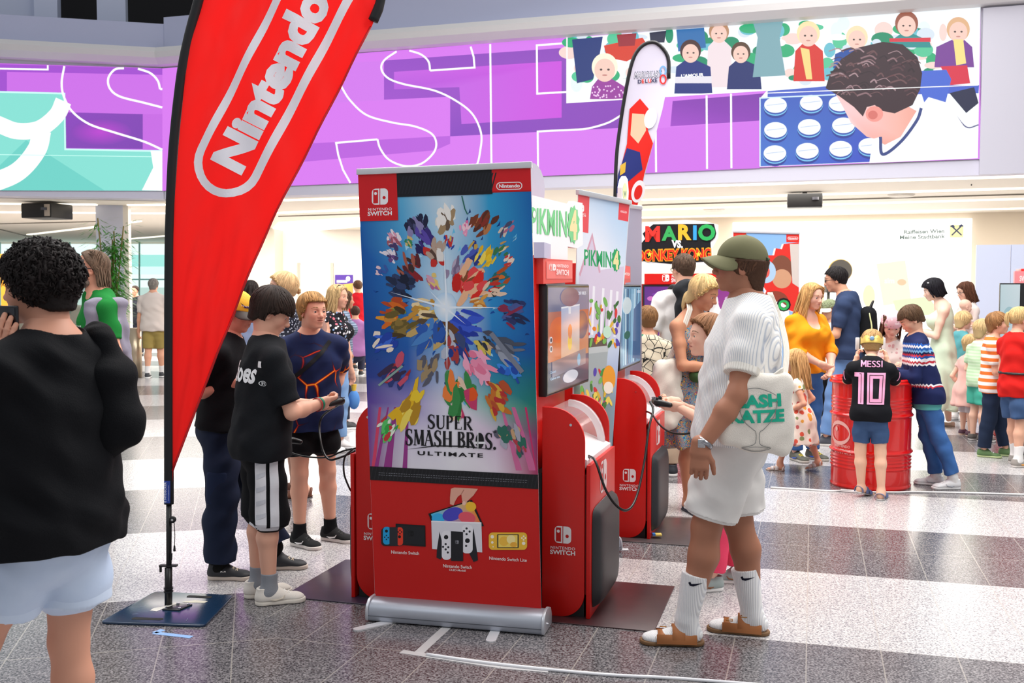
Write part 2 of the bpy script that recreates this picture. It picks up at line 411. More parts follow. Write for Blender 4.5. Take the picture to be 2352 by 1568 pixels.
class Person:
    def __init__(s, label, loc, heading, H=1.75, hh=None, fem=0, g=1.0, lean=0, slean=0, twist=0, head=(0, 0, 0), nf=.25, hip=(0, 0), drop=0.0,
                 arms=None, legs=None, skin='#e2ab8c', h=None, name='person', belly=0.0, group=None, lw=1.0, aw=1.0, face=1, eyes='#5b4636', feet=False, shw=None, lips='#c06a62'):
        s.H = H; s.fem = fem; s.g = g; s.seed = sum(map(ord, label)) % 97; s.rnd = random.Random(s.seed); s.skin = skin
        s.root = empty(name, loc, math.radians(heading), label, 'person', group)
        dist = math.hypot(loc[0], loc[1]); s.dist = dist; s.h = h or max(.0055, min(.014, dist * .00105)); s.hd = max(.0028, s.h * .5)
        hh = hh or .13 * H; s.hh = hh; child = hh / H > .142
        hipz = .515 * H if not child else .495 * H; shz = H - hh * 1.36; s.hipz = hipz - drop; s.L = shz - hipz
        lr = math.radians(lean); sr = math.radians(slean)
        s.U = unit((math.sin(sr), math.sin(lr), math.cos(lr) * math.cos(sr))); s.Pc = A3((hip[0] * H, hip[1] * H, s.hipz))
        tw = math.radians(twist); s.sv = unit((math.cos(tw), math.sin(tw), 0)); s.sv = unit(s.sv - s.U * (s.sv @ s.U)); s.fv = np.cross(s.U, s.sv)
        s.Sc = s.Pc + s.U * s.L
        s.HR = rotm(*head); nd = unit(s.U + A3((0, 1, 0)) * nf * .6)
        s.nb = s.Sc + s.U * .012 * H; s.hc = s.Sc + nd * (H - hh / 2 - shz) + A3((0, nf * .05 * H, 0))
        k = H * g
        # stations up the trunk: (t, half depth, width ratio, forward shift)
        if fem: s.st = [(-.16, .055, 1.6, -.004), (.04, .064, 1.5, -.006), (.38, .05 + belly, 1.36, belly * .4), (.70, .06, 1.4, .002), (.93, .043, 1.75, -.004)]
        elif child: s.st = [(-.16, .05, 1.42, 0), (.05, .057, 1.36, -.004), (.38, .054 + belly, 1.34, belly * .4), (.70, .059, 1.42, 0), (.93, .043, 1.7, -.004)]
        else: s.st = [(-.16, .054, 1.5, 0), (.05, .064, 1.42, -.006), (.38, .06 + belly, 1.4, belly * .4), (.70, .068, 1.48, 0), (.93, .049, 1.75, -.006)]
        s.st = [(t, r * k, w, f * H) for t, r, w, f in s.st]
        sw = (shw or (.098 if fem else .1 if child else .112)) * H * (.75 + .25 * g); s.k = k
        al1, al2 = .17 * H, .148 * H; ll1, ll2 = hipz - (.285 if not child else .272) * H, ((.285 if not child else .272) - .047) * H
        s.hl = (.104 if not child else .098) * H
        s.arm = {}; s.leg = {}
        arms = arms or {}; legs = legs or {}
        for sd, nm in ((-1, 'L'), (1, 'R')):
            a = arms.get(nm, {}); sh = s.Sc + s.sv * sd * sw + s.U * (-.03 * H + a.get('shrug', 0) * H)
            t = a.get('to', (sd * .155, .03, .47)); t = A3(t) * H
            el, wr_ = ik(sh, t, al1, al2, a.get('pole', (sd * .35, -1, -.25)))
            hd = unit(a['dir']) if 'dir' in a else unit(wr_ - el); pn = unit(a.get('palm', (-sd, 0, 0))); pn = unit(pn - hd * (pn @ hd))
            s.arm[nm] = dict(sh=sh, el=el, wr=wr_, hd=hd, pn=pn, curl=a.get('curl', .35), sd=sd, thumb=a.get('thumb', .5), spread=a.get('spread', 0.0), show=a.get('show', True))
            l = legs.get(nm, {}); hp = s.Pc + s.sv * sd * (.047 if not fem else .05) * H
            f = l.get('at', (sd * .06, .0)); an = A3((f[0] * H, f[1] * H, .047 * H + l.get('lift', 0) * H))
            kn, an = ik(hp, an, ll1, ll2, l.get('pole', (sd * .1, 1, 0))); yaw = math.radians(l.get('yaw', -sd * 8))
            s.leg[nm] = dict(hp=hp, kn=kn, an=an, yaw=yaw, pitch=math.radians(l.get('pitch', 0)), lift=l.get('lift', 0) * H)
        s.fl = .152 * H; s.lw = lw * k; s.aw = aw * k; s.feet = feet
        s._body(face, lips); s._eyes(eyes) if face else None
    def sp(s, t): return s.Pc + (s.U * t * s.L if t > 0 else A3((0, 0, 1)) * t * s.L)
    def sta(s, t):
        q = s.st; ts = [a[0] for a in q]; return [np.interp(t, ts, [a[i] for a in q]) for i in (1, 2, 3)]
    def hp(s, v): return s.hc + s.HR @ (A3(v) * s.hh)
    def trunk(s, T, e=0.0, k=.05, ts=None, drape=None, flare=0.0):
        ts = ts or [a[0] for a in s.st]; pts = []
        for t in ts:
            r, w, f = s.sta(t); r += e
            if drape is not None and t < .62:
                rc, wc, _ = s.sta(.66); r2 = (rc + e) * drape + flare * (.62 - t) * s.L; r = max(r, r2); w = max(w, wc * .98)
            pts.append((s.sp(t) + s.fv * f, r, w))
        for (a, ra, wa), (b, rb, wb) in zip(pts, pts[1:]): T.cap(a, b, ra, rb, k * s.H * .5, wa, wb, s.sv)
    def arm_(s, T, nm, e=0.0, upto=2.0, k=.02, flat=False, mul=1.0):
        a = s.arm[nm]; r = s.aw; R = [.0275, .025, .021, .0225, .0148]
        R = [q * r * mul + e for q in R]; pts = [a['sh'], a['sh'] + (a['el'] - a['sh']) * .45, a['el'], a['el'] + (a['wr'] - a['el']) * .32, a['wr']]; pos = [0, .45, 1, 1.32, 2]
        for i in range(4):
            if pos[i] >= upto: break
            f = min(1, (upto - pos[i]) / (pos[i + 1] - pos[i])); b = pts[i] + (pts[i + 1] - pts[i]) * f; rb = R[i] + (R[i + 1] - R[i]) * f
            T.cap(pts[i], b, R[i], rb, k, c1=flat and pos[i + 1] >= upto)
    def leg_(s, T, nm, e=0.0, upto=2.0, k=.025, flat=False, eh=0.0, mul=1.0, mul_cloth=False):
        l = s.leg[nm]; r = s.lw; R = [.046, .042, .0315, .0325, .0195]; pos = [0, .5, 1, 1.3, 2]
        R = [.047, .043, .0365, .034, .028] if mul_cloth else R
        R = [q * r * mul + e + eh * min(1, p / max(.3, upto)) for q, p in zip(R, pos)]
        back = unit(np.cross(l['an'] - l['kn'], s.sv)) * .008 * s.H
        pts = [l['hp'] - A3((0, 0, .02 * s.H)), l['hp'] + (l['kn'] - l['hp']) * .5, l['kn'], l['kn'] + (l['an'] - l['kn']) * .3 - back * -1, l['an']]
        for i in range(4):
            if pos[i] >= upto: break
            f = min(1, (upto - pos[i]) / (pos[i + 1] - pos[i])); b = pts[i] + (pts[i + 1] - pts[i]) * f; rb = R[i] + (R[i + 1] - R[i]) * f
            T.cap(pts[i], b, R[i], rb, k, c1=flat and pos[i + 1] >= upto)
    def footM(s, nm):
        l = s.leg[nm]; M = Matrix.Translation((l['an'][0], l['an'][1], l['lift'])) @ Matrix.Rotation(l['yaw'], 4, 'Z')
        if l['pitch']:
            b = Matrix.Translation((0, .45 * s.fl, 0)); M = M @ b @ Matrix.Rotation(-l['pitch'], 4, 'X') @ b.inverted()
        return M
    def _hand(s, T, nm):
        a = s.arm[nm]; hl = s.hl; w, d, n = a['wr'], a['hd'], a['pn']; sd = np.cross(n, d) * a['sd']   # sd points to the thumb's side
        T.cap(w - d * .12 * hl, w + d * .1 * hl, .0155 * s.aw, .0155 * s.aw, .01, 1.25, 1.4, sd)
        T.cap(w + d * .1 * hl, w + d * .42 * hl, .115 * hl, .1 * hl, .008, 1.7, 2.15, sd)
        for i, (o, ln) in enumerate(((.165, .40), (.055, .45), (-.055, .41), (-.16, .32))):
            p = w + d * (.46 + (.02 if i in (1, 2) else 0)) * hl + sd * o * hl; c = a['curl'] * (1 + .1 * i)
            ax = np.cross(d, n); q = rod(ax, c * .9) @ (d + sd * a['spread'] * (1.5 - i) * .4); r0 = .054 * hl
            for j, fr in enumerate((.44, .32, .24)):
                p2 = p + unit(q) * ln * fr * hl; T.cap(p, p2, r0 - .004 * hl * j, r0 - .004 * hl * (j + 1), .0025); p = p2; q = rod(ax, c * 1.15) @ q
        p = w + d * .16 * hl + sd * .16 * hl; q = unit(d * .75 + sd * (.75 - a['thumb'] * .5) + n * a['thumb'] * .8)
        p2 = p + q * .2 * hl; T.cap(p, p2, .085 * hl, .066 * hl, .006); q2 = unit(q + d * .5 - sd * .25 + n * a['thumb'] * .3)
        p3 = p2 + q2 * .17 * hl; T.cap(p2, p3, .064 * hl, .056 * hl, .003); T.cap(p3, p3 + unit(q2 + d * .2) * .13 * hl, .056 * hl, .045 * hl, .003)
    def _head(s):
        T = SDF(); hh = s.hh; R = s.HR; ch = hh / s.H > .142
        E = lambda c, r, k=.05, mode='u', M=None: T.ell(s.hp(c), A3(r) * hh, R if M is None else R @ M, k * hh, mode)
        K = lambda a, b, ra, rb=None, k=.04, mode='u', **q: T.cap(s.hp(a), s.hp(b), ra * hh, (rb if rb is not None else ra) * hh, k * hh, mode=mode, side=R[:, 0], **q)
        E((0, -.07, .13), (.335, .42, .365)); E((0, .1, -.05), (.285, .275, .37), .1); wj = .185 if s.fem or ch else .21
        E((0, .1, -.30), (wj + .02, .21, .17), .1); K((-.05, .265, -.41), (.05, .265, -.41), .07, k=.09)
        E((-.16, .2, -.13), (.11, .12, .12), .1); E((.16, .2, -.13), (.11, .12, .12), .1)
        K((-.13, .29, .075), (.13, .29, .075), .055, k=.08)
        for x in (-.145, .145): E((x, .375, -.005), (.085, .07, .055), .05, 's'); E((x, .272, -.005), (.075, .075, .068), .02); 
        for x in (-.145, .145): E((x * 1.03, .35, -.012), (.06, .05, .0165), .006, 's')
        nl = .45 if not ch else .425
        K((0, .325, .02), (0, nl - .03, -.13), .032, .05, .05); E((0, nl - .035, -.145), (.055, .055, .045), .03)
        for x in (-.055, .055): E((x, nl - .075, -.155), (.035, .05, .035), .02); E((x * .75, nl - .045, -.19), (.018, .022, .016), .008, 's')
        E((0, .3, -.26), (.13, .09, .1), .06)
        K((-.105, .325, -.255), (0, .375, -.24), .014, .024, .012); K((.105, .325, -.255), (0, .375, -.24), .014, .024, .012)
        K((-.08, .332, -.272), (.08, .332, -.272), .022, k=.02); K((-.035, .362, -.282), (.035, .362, -.282), .025, k=.03)
        E((0, .39, -.26), (.115, .07, .006), .006, 's')
        for x in (-1, 1):
            M = np.array(Matrix.Rotation(math.radians(-18 * x), 3, 'Z') @ Matrix.Rotation(math.radians(12), 3, 'X'))
            E((x * .325, -.045, -.05), (.028, .08, .135), .02, M=M); E((x * .356, -.03, -.03), (.025, .05, .09), .015, 's', M=M); E((x * .34, -.06, -.02), (.02, .045, .07), .008, M=M)
        nr = (.0285 if s.fem else .0275 if ch else .033) * s.H * (.6 + .4 * s.g)
        T.cap(s.hp((0, -.13, -.2)), s.nb - s.U * .03 * s.H, nr, nr * 1.1, .12 * hh)
        return T
    def _body(s, face, lips):
        T = SDF(); H = s.H; s.trunk(T)
        for nm in 'LR':
            a = s.arm[nm]; T.cap(s.Sc + s.U * .0 * H, a['sh'], .032 * s.k, .0275 * s.aw, .04 * H)
            s.arm_(T, nm, k=.012 * H); s.leg_(T, nm, k=.014 * H)
            if s.fem and not s.hh / H > .142: T.ell(s.sp(.68) + s.fv * .06 * s.k + s.sv * (.042 * s.k if nm == 'R' else -.042 * s.k), (.042 * s.k, .04 * s.k, .042 * s.k), k=.03 * H)
            if s.feet:
                M = s.footM(nm); q = lambda v: tuple(M @ (Vector(v) * s.fl)); fl = s.fl; sx = tuple((M.to_3x3() @ Vector((1, 0, 0))))
                T.cap(s.leg[nm]['an'], q((0, -.12, .16)), .13 * fl, .13 * fl, .03); T.cap(q((0, -.05, .2)), q((0, .42, .09)), .13 * fl, .075 * fl, .03, 1.0, 2.0, sx)
                for i in range(5):
                    x = -.14 + .07 * i; x = x if nm == 'R' else -x; T.cap(q((x, .45, .09)), q((x * .95, .66 - abs(i - .7) * .03, .07)), .042 * fl, .038 * fl, .008)
        T.cap(s.nb - s.U * .04 * H, s.hp((0, -.12, -.28)), .034 * s.k, .026 * H, .045 * H)
        V, Q = T.mesh(s.h); Vs, Qs = [V], [Q]; nb = len(V)
        Th = s._head(); v, q = Th.mesh(s.hd); Vs.append(v); Qs.append(q + nb); n1 = nb + len(v)
        for nm in 'LR':
            if not s.arm[nm]['show']: continue
            Tn = SDF(); s._hand(Tn, nm); v2, q2 = Tn.mesh(max(.0024, s.h * .45)); Qs.append(q2 + n1); Vs.append(v2); n1 += len(v2)
        V = np.concatenate(Vs); Q = np.concatenate(Qs); col = np.tile(np.array(lin(s.skin)), (len(V), 1))
        # lips, cheeks and ears keep their own colour
        L = ((V - s.hc) @ s.HR) / s.hh; lp = np.array(lin(lips)); hm = np.zeros(len(V), bool); hm[nb:nb + len(v)] = True
        d = np.sqrt((L[:, 0] / .105) ** 2 + ((L[:, 2] + .259) / .04) ** 2); m = hm & (L[:, 1] > .28); wgt = np.where(m, np.clip(1.35 - d, 0, 1), 0)[:, None] * .75
        col = col * (1 - wgt) + lp * wgt
        d = np.minimum(((np.abs(L[:, 0]) - .17) / .13) ** 2 + ((L[:, 2] + .14) / .1) ** 2, (L[:, 0] / .07) ** 2 + ((L[:, 2] + .15) / .06) ** 2); d = np.where(np.abs(L[:, 0]) > .3, np.abs(L[:, 2] + .04) / .15, d)
        wgt = np.where(hm & ((L[:, 1] > .1) | (np.abs(L[:, 0]) > .3)), np.clip(1.2 - d, 0, 1), 0)[:, None] * .22
        col = col * (1 - wgt) + np.array(lin(lips)) * wgt
        s.bcol = col; s.body = link('body', npmesh('body', V, Q, col), attr_mat(.55, .35, sss=.0), s.root, True); s.bV = V
    def _eyes(s, iris):
        me_v, me_f, me_c = [], [], []
        for x in (-.145, .145):
            c = s.hp((x * .98, .278, -.005)); r = .066 * s.hh; f = unit(s.HR @ A3((0, 1, -.12))); up = s.HR[:, 2]; rt = np.cross(f, up); up = np.cross(rt, f)
            V, Fq, co = [], [], []; n, mr = 20, 12
            for i in range(mr + 1):
                a = math.pi * (i / mr) ** 1.4; 
                for j in range(n):
                    b = 2 * math.pi * j / n; V.append(c + r * (f * math.cos(a) + (rt * math.cos(b) + up * math.sin(b)) * math.sin(a)))
                    co.append(lin('#0a0808') if a < .26 else lin(iris) if a < .62 else lin('#ece6e2'))
            for i in range(mr):
                for j in range(n): Fq.append([i * n + j, i * n + (j + 1) % n, (i + 1) * n + (j + 1) % n, (i + 1) * n + j])
            link('eye', npmesh('eye', np.array(V), np.array(Fq), np.array(co)), attr_mat(.12, .6), s.root, True)
    def brows(s, col):
        for x in (-1, 1):
            pts = [s.hp((x * a, b, c)) for a, b, c in ((.05, .365, .085), (.11, .36, .115), (.18, .325, .115), (.24, .265, .08))]
            B().tube(pts, [.012 * s.hh, .018 * s.hh, .015 * s.hh, .005 * s.hh], 6).done('eyebrow', mat(col, .8), s.root, True).data.shade_smooth()
    # ------------------------------------------------ clothes
    def cloth(s, name, T, m, wr=.004, sc=1.0, h=None, parent=None, lo=None, hi=None, disp=None):
        V, Q = T.mesh(h or s.h, lo, hi)
        if len(V) == 0: return None
        N = vnormals(V, Q)
        if wr: V = wrinkle(V, N, wr, s.seed, sc).astype(np.float32)
        if disp is not None: V = (V + N * disp(V)[:, None]).astype(np.float32)
        return link(name, npmesh(name, V, Q), m, parent or s.root, True)
    def shirt(s, m, name='t_shirt', sleeve=.62, hem=-.14, e=.010, es=.013, neck=.038, flare=.06, wr=.004, drape=.95, vneck=0, skirt=None, sc=1.0, strap=False, disp=None, sl_mul=1.0, ndrop=0.0):
        T = SDF(); H = s.H; hem_ = max(hem, -.2) if skirt else hem
        s.trunk(T, e, .05, sorted([hem_ - .05, .05, .3, .5, .7, .93] + ([0.0] if hem_ < 0 else [])), None if skirt else drape, flare)
        for nm in 'LR':
            a = s.arm[nm]
            if not strap: T.cap(s.Sc - s.U * .002 * H, a['sh'], .034 * s.k + e * .7, .0295 * s.aw + e * .7, .03 * H)
            if sleeve > 0: s.arm_(T, nm, es, sleeve, .014 * H, True, sl_mul)
            if s.fem and not s.hh / H > .142: T.ell(s.sp(.68) + s.fv * .06 * s.k + s.sv * (.042 * s.k if nm == 'R' else -.042 * s.k), A3((.042, .04, .042)) * s.k + e, k=.04 * H)
        T.cap(s.nb - s.U * .05 * H, s.nb - s.U * .002 * H, .036 * s.k + e, .03 * s.k + e * .8, .05 * H)
        if skirt:   # (hem z in H, hem radius in H, pleats, pleat depth, waist t)
            hz, hr, npl, pd, wt = skirt; c0 = s.sp(wt); r, w_, f = s.sta(wt); kx = (s.leg['L']['kn'] + s.leg['R']['kn']) / 2
            c1 = A3((kx[0] * .7 + c0[0] * .3, kx[1] * .7 + c0[1] * .3, hz * H)); mid = (c0 + c1) / 2
            T.cap(c0, mid, r + e, hr * H * .8, .03 * H, w_, 1.2, s.sv); T.cap(mid, c1, hr * H * .8, hr * H, .03 * H, 1.2, 1.15, s.sv, c1=True)
            T.half(c1, (0, 0, -1))
        else:
            T.half(s.sp(hem), -(s.U if hem > 0 else A3((0, 0, 1))))
        T.ell(s.nb + s.U * .03 * H + s.fv * (.008 + ndrop) * H, (neck * H, neck * H * 1.15, .03 * H + ndrop * H), None, .006 * H, 's')
        if vneck: T.ell(s.sp(.93) + s.fv * .075 * H, (.045 * H, .06 * H, vneck * H), None, .01 * H, 's')
        dz = disp
        if skirt and npl:
            def dz(V):
                ang = np.arctan2(V[:, 1] - c1[1], V[:, 0] - c1[0]); wgt = np.clip((c0[2] - V[:, 2]) / max(.05, c0[2] - c1[2]), 0, 1)
                return pd * wgt * np.sin(ang * npl + 2.2 * np.sin(V[:, 2] * 5 + s.seed))
        return s.cloth(name, T, m, wr, sc, disp=dz)
    def pants(s, m, name='trousers', upto=1.9, e=.008, eh=.006, top=.2, wr=.004, mul=1.0, sc=1.0):
        T = SDF(); s.trunk(T, e, .05, [-.16, .0, .05, top + .04])
        for nm in 'LR': s.leg_(T, nm, e, upto, .013 * s.H, True, eh, mul, True)
        T.half(s.sp(top), s.U)
        return s.cloth(name, T, m, wr, sc)
    def socks(s, m, upto=1.75, e=.004, foot=True, name='sock', ribs=0):
        out = []
        for nm in 'LR':
            T = SDF(); l = s.leg[nm]; f = upto - 1; a = l['kn'] + (l['an'] - l['kn']) * f; fl = s.fl
            ra = np.interp(f, [0, .3, 1], [.0335, .0335, .0205]) * s.lw + e; M = s.footM(nm); q = lambda v: tuple(M @ (Vector(v) * fl)); sx = tuple(M.to_3x3() @ Vector((1, 0, 0)))
            T.cap(l['an'], a, .0215 * s.lw + e, ra, .02, c1=True)
            if foot: T.cap(l['an'], q((0, -.13, .17)), .14 * fl, .14 * fl, .03); T.cap(q((0, -.02, .2)), q((0, .5, .1)), .14 * fl, .085 * fl, .03, 1.0, 1.8, sx); T.ell(q((0, .56, .1)), (.15 * fl, .15 * fl, .08 * fl), k=.02)
            o = s.cloth(name, T, m, 0, h=max(.0035, s.h * .7)); out.append(o)
        return out
    def shoes(s, m, sole='#f2f2f0', kind='sneaker', lace=None, accent=None, name=None, only='LR', heel=1.0):
        fl = s.fl; hs = max(.0035, s.h * .65); sm = mat(sole, .6)
        for nm in only:
            M = s.footM(nm); T = SDF(); q = lambda x, y, z: (x * fl, y * fl, z * fl)
            st = .1 if kind == 'sneaker' else .07 if lace else .05
            if kind == 'sneaker':
                T.cap(q(0, -.14, .15), q(0, .12, .17), .16 * fl, .165 * fl, .02); T.cap(q(0, .1, .16), q(0, .52, .09), .155 * fl, .105 * fl, .03, 1.0, 1.5); T.ell(q(0, .55, .09), q(.18, .18, .1), k=.02)
                T.cap(q(0, -.1, .18), q(0, -.12, .37), .155 * fl, .145 * fl, .02, c1=True); T.cap(q(0, .06, .3), q(0, .12, .36), .07 * fl, .05 * fl, .02)
                T.ell(q(0, -.09, .42), q(.12, .13, .14), k=.01, mode='s')
            elif kind == 'flat':
                T.cap(q(0, -.14, .12), q(0, .1, .09), .14 * fl, .12 * fl, .02); T.cap(q(0, .1, .08), q(0, .55, .06), .12 * fl, .08 * fl, .03, 1.1, 1.9); T.ell(q(0, .06, .26), q(.13, .27, .15), k=.01, mode='s')
            T.half(q(0, 0, st * .9), (0, 0, -1))
            if kind in ('sneaker', 'flat'):
                V, Q = T.mesh(hs); V = np.array([M @ Vector(v) for v in V]); up = link(name or 'shoe', npmesh('shoe', V, Q), m, s.root, True)
            T = SDF(); R = .175 if kind != 'flat' else .15
            T.cap(q(0, -.13, .05), q(0, .15, .05), .165 * fl, .15 * fl, .02); T.cap(q(0, .15, .05), q(0.01, .52, .05), .15 * fl, R * fl, .02); T.ell(q(0.01, .56, .05), q(R, .19, .2), k=.02)
            T.half(q(0, 0, st), (0, 0, 1), .006); T.half((0, 0, 0.001), (0, 0, -1), .004)
            V, Q = T.mesh(hs); V = np.array([M @ Vector(v) for v in V])
            par = up if kind in ('sneaker', 'flat') else None
            if par is None: par = link(name or 'sandal', npmesh('sandal', V, Q), sm, s.root, True)
            else: link('sole', npmesh('sole', V, Q), sm, par, True)
            if kind == 'sandal':      # broad straps over the instep
                segs = [(.27, .46, .21, 0, 1), (.03, .23, .31, 0, 1)] + ([(-.16, .48, .25, 0, .2), (-.16, .48, .25, .8, 1)] if lace else [(-.22, -.14, .26, 0, 1)])
                for y0, y1, zt, t0, t1 in segs:
                    g = []; n = 14
                    for i in range(n + 1):
                        a = math.pi * (t0 + (t1 - t0) * i / n); g.append((.185 * math.cos(a), math.sin(a)))
                    V, Fq = [], []
                    for yy in (y0, y1):
                        for off in (0.0, .014):
                            for cx, sz in g:
                                bk = 0 if y0 > -.2 else -.06 * sz
                                V.append(M @ Vector(q(cx * (1 + off * 3), yy + bk, .05 + (zt - .05 + off) * sz ** .7)))
                    n1 = n + 1
                    for i in range(n):
                        for a_, b_ in ((1, 3), (2, 0), (0, 1), (3, 2)): Fq.append([a_ * n1 + i, b_ * n1 + i, b_ * n1 + i + 1, a_ * n1 + i + 1])
                    st_ = link('strap', npmesh('strap', np.array(V), np.array(Fq)), m, par, True)
                    if lace and y0 > 0 and t1 - t0 == 1:   # buckle
                        b = B(); c = q(.125 if nm == 'L' else -.125, (y0 + y1) / 2, .05 + (zt - .03) * .78); cx, cy, cz = c; d = .05 * fl
                        sg = 1 if nm == 'L' else -1; dz_ = -sg * d * .85
                        ring = [M @ Vector(p) for p in ((cx - d * .6, cy - d, cz - dz_ * .6 * sg), (cx + d * .8, cy - d, cz + dz_ * .8), (cx + d * .8, cy + d, cz + dz_ * .8), (cx - d * .6, cy + d, cz - dz_ * .6 * sg))]
                        ring = [p + M.to_3x3() @ Vector((sg * .006, 0, .006)) for p in ring]
                        b.tube(ring + ring[:1], .0022, 6); b.done('buckle', lace, st_)
            elif lace:
                b = B()
                for i in range(4):
                    y = .12 + .085 * i; z = .338 - .033 * i; w_ = .08
                    for a_ in (-1, 1):
                        b.tube([M @ Vector(q(-w_ * a_, y, z - .016)), M @ Vector(q(0, y + .02, z + .012)), M @ Vector(q(w_ * a_, y + .045, z - .03))], .0028, 5)
                b.done('laces', lace, up)
            if accent and kind == 'sneaker':
                b = B()
                for sx in (-1, 1):
                    pts = [(.155, -.02, .14), (.165, .1, .12), (.165, .26, .14), (.15, .3, .2)]
                    b.tube([M @ Vector(q(sx * x * 1.04, y, z)) for x, y, z in pts], [.004, .008, .005, .002], 6)
                b.done('side_stripe', accent, up)
    # ------------------------------------------------ hair and headgear
    def hair(s, col, style='short', N=None, back=-.22, front=.3, side=.1, thick=.05, ln=.32, curl=0.0, width=.03, sweep=0.0, name='hair', long_to=None, tone=.35, puff=0.0, fringe=0.0, tail=None, part=0.0, top=None, ly_=.05):
        hh = s.hh; T = SDF(); c = (0, -.07, .13); r = A3((.335, .42, .365)) + thick + A3((puff, puff * .6, puff * .8))
        yk = [-.6, -.3, -.12, .03, .09, .2, .3, .5]; zk = [back, back + .0, side - .22, side - .04, side + .02, front - .1, front, front + .1]
        if fringe: zk = [back, back, side - .2, side - .08, side - .08, front - fringe, front - fringe, front - fringe]
        def line(y): return np.interp(y, yk, zk)
        T.ell(s.hp(c), r * hh, s.HR, .02 * hh)
        T.cap(s.hp((0, -.26, -.02)), s.hp((0, -.23, min(-.05, back + .1))), .2 * hh + thick * hh, .17 * hh + thick * hh, .05 * hh, 1.2, 1.2, s.HR[:, 0])
        hc, HR = s.hc, s.HR
        def cut(x, y, z):
            ly = ((x - hc[0]) * HR[0, 1] + (y - hc[1]) * HR[1, 1] + (z - hc[2]) * HR[2, 1]) / hh; lz = ((x - hc[0]) * HR[0, 2] + (y - hc[1]) * HR[1, 2] + (z - hc[2]) * HR[2, 2]) / hh
            return (np.interp(ly, yk, zk) - lz) * hh * .7
        T.fun(cut, .03 * hh)
        if top is not None: T.half(s.hp((0, 0, top)), HR[:, 2])
        V, Q = T.mesh(max(.004, s.hd * 1.4)); base = np.array(lin(col)); rg = np.random.RandomState(s.seed)
        Nn = vnormals(V, Q); V = V + Nn * (rg.rand(len(V), 1) * .012 * hh)
        Cs = [np.tile(base * .8, (len(V), 1))]; Vs = [V]; Qs = [Q]; n0 = len(V)
        N = N or int(max(160, min(900, 900 * 5.0 / s.dist))); cnt = 0; tries = 0; sg = 7; VV, QQ, CC = [], [], []
        crown = A3((.04 + part * .2, -.22, .5)); zmin = None if long_to is None else long_to
        while cnt < N and tries < N * 12:
            tries += 1; v = rg.normal(size=3); v /= np.linalg.norm(v); p = A3(c) + v * (r * .99)
            if p[2] < line(p[1]) + .01: continue
            if p[1] > .33 and p[2] < .1: continue
            if top is not None and p[2] > top - .02: continue
            cnt += 1; L = ln * (.7 + .6 * rg.rand()); path = [p]; ph = rg.rand() * 6.3; lift = .012 + .03 * rg.rand() + puff * .15; q = p.copy(); d0 = None
            for j in range(1, sg):
                nv = unit((q - A3(c)) / r ** 2)
                fl = q - crown if np.linalg.norm(q - crown) > .05 else rg.normal(size=3) * .1
                fl = unit(fl) + A3((sweep * (1 if q[1] > 0 else .3), 0, -.25)) + (A3((0, .5, 0)) if fringe and q[1] > .0 and q[2] > .1 else 0) + rg.normal(size=3) * (.12 + curl * .9)
                fl = fl - nv * (fl @ nv)
                if long_to is not None and q[2] < .0: fl = A3((0, (-.15 if q[1] < .1 else 0.05), -1)) + rg.normal(size=3) * .06
                fl = unit(fl); q = q + fl * L / (sg - 1)
                if long_to is None or q[2] > .0:
                    e = (q - A3(c)) / r; kk = np.linalg.norm(e)
                    if kk > 1e-6: q = A3(c) + (q - A3(c)) / kk * (1 + lift * j / sg * (1 if long_to is None else .4))
                if long_to is not None and q[2] < front + .04 and q[1] > ly_ - .07:
                    sx_ = 1 if p[0] > part * .3 else -1; q[0] = sx_ * max(abs(q[0]), .32 + .05 * rg.rand()); q[1] = min(q[1], ly_ + .12 * rg.rand() + (.08 if q[2] > .0 else 0))
                if zmin is not None and q[2] < zmin: q[2] = zmin
                if long_to is None and not curl and q[1] > -.05 and q[2] < line(q[1]) - .05: q = path[-1] + nv * .012 + A3((0, 0, .004))
                path.append(q + (rg.normal(size=3) * .02 * curl if curl else 0))
            cc = base * (1 - tone + 2 * tone * rg.rand()); w0 = width * (.6 + .8 * rg.rand()); b0 = len(VV) and sum(len(a) for a in VV)
            P_ = np.array([s.hp(a) for a in path]); rws = []
            for j in range(sg):
                t = unit(P_[min(j + 1, sg - 1)] - P_[max(j - 1, 0)]); nv = unit(P_[j] - s.hp(c)); sdv = unit(np.cross(t, nv)); nv = np.cross(sdv, t); f = (1 - (j / (sg - 1)) ** 2 * .85) * hh
                rws.append([P_[j] + sdv * w0 * f, P_[j] + nv * w0 * .5 * f, P_[j] - sdv * w0 * f, P_[j] - nv * w0 * .4 * f])
            VV.append(np.array(rws).reshape(-1, 3)); CC.append(np.tile(cc, (sg * 4, 1)))
            QQ.append(np.array([[b0 + j * 4 + i, b0 + j * 4 + (i + 1) % 4, b0 + (j + 1) * 4 + (i + 1) % 4, b0 + (j + 1) * 4 + i] for j in range(sg - 1) for i in range(4)]))
        if VV: Vs.append(np.concatenate(VV)); Qs.append(np.concatenate(QQ) + n0); Cs.append(np.concatenate(CC))
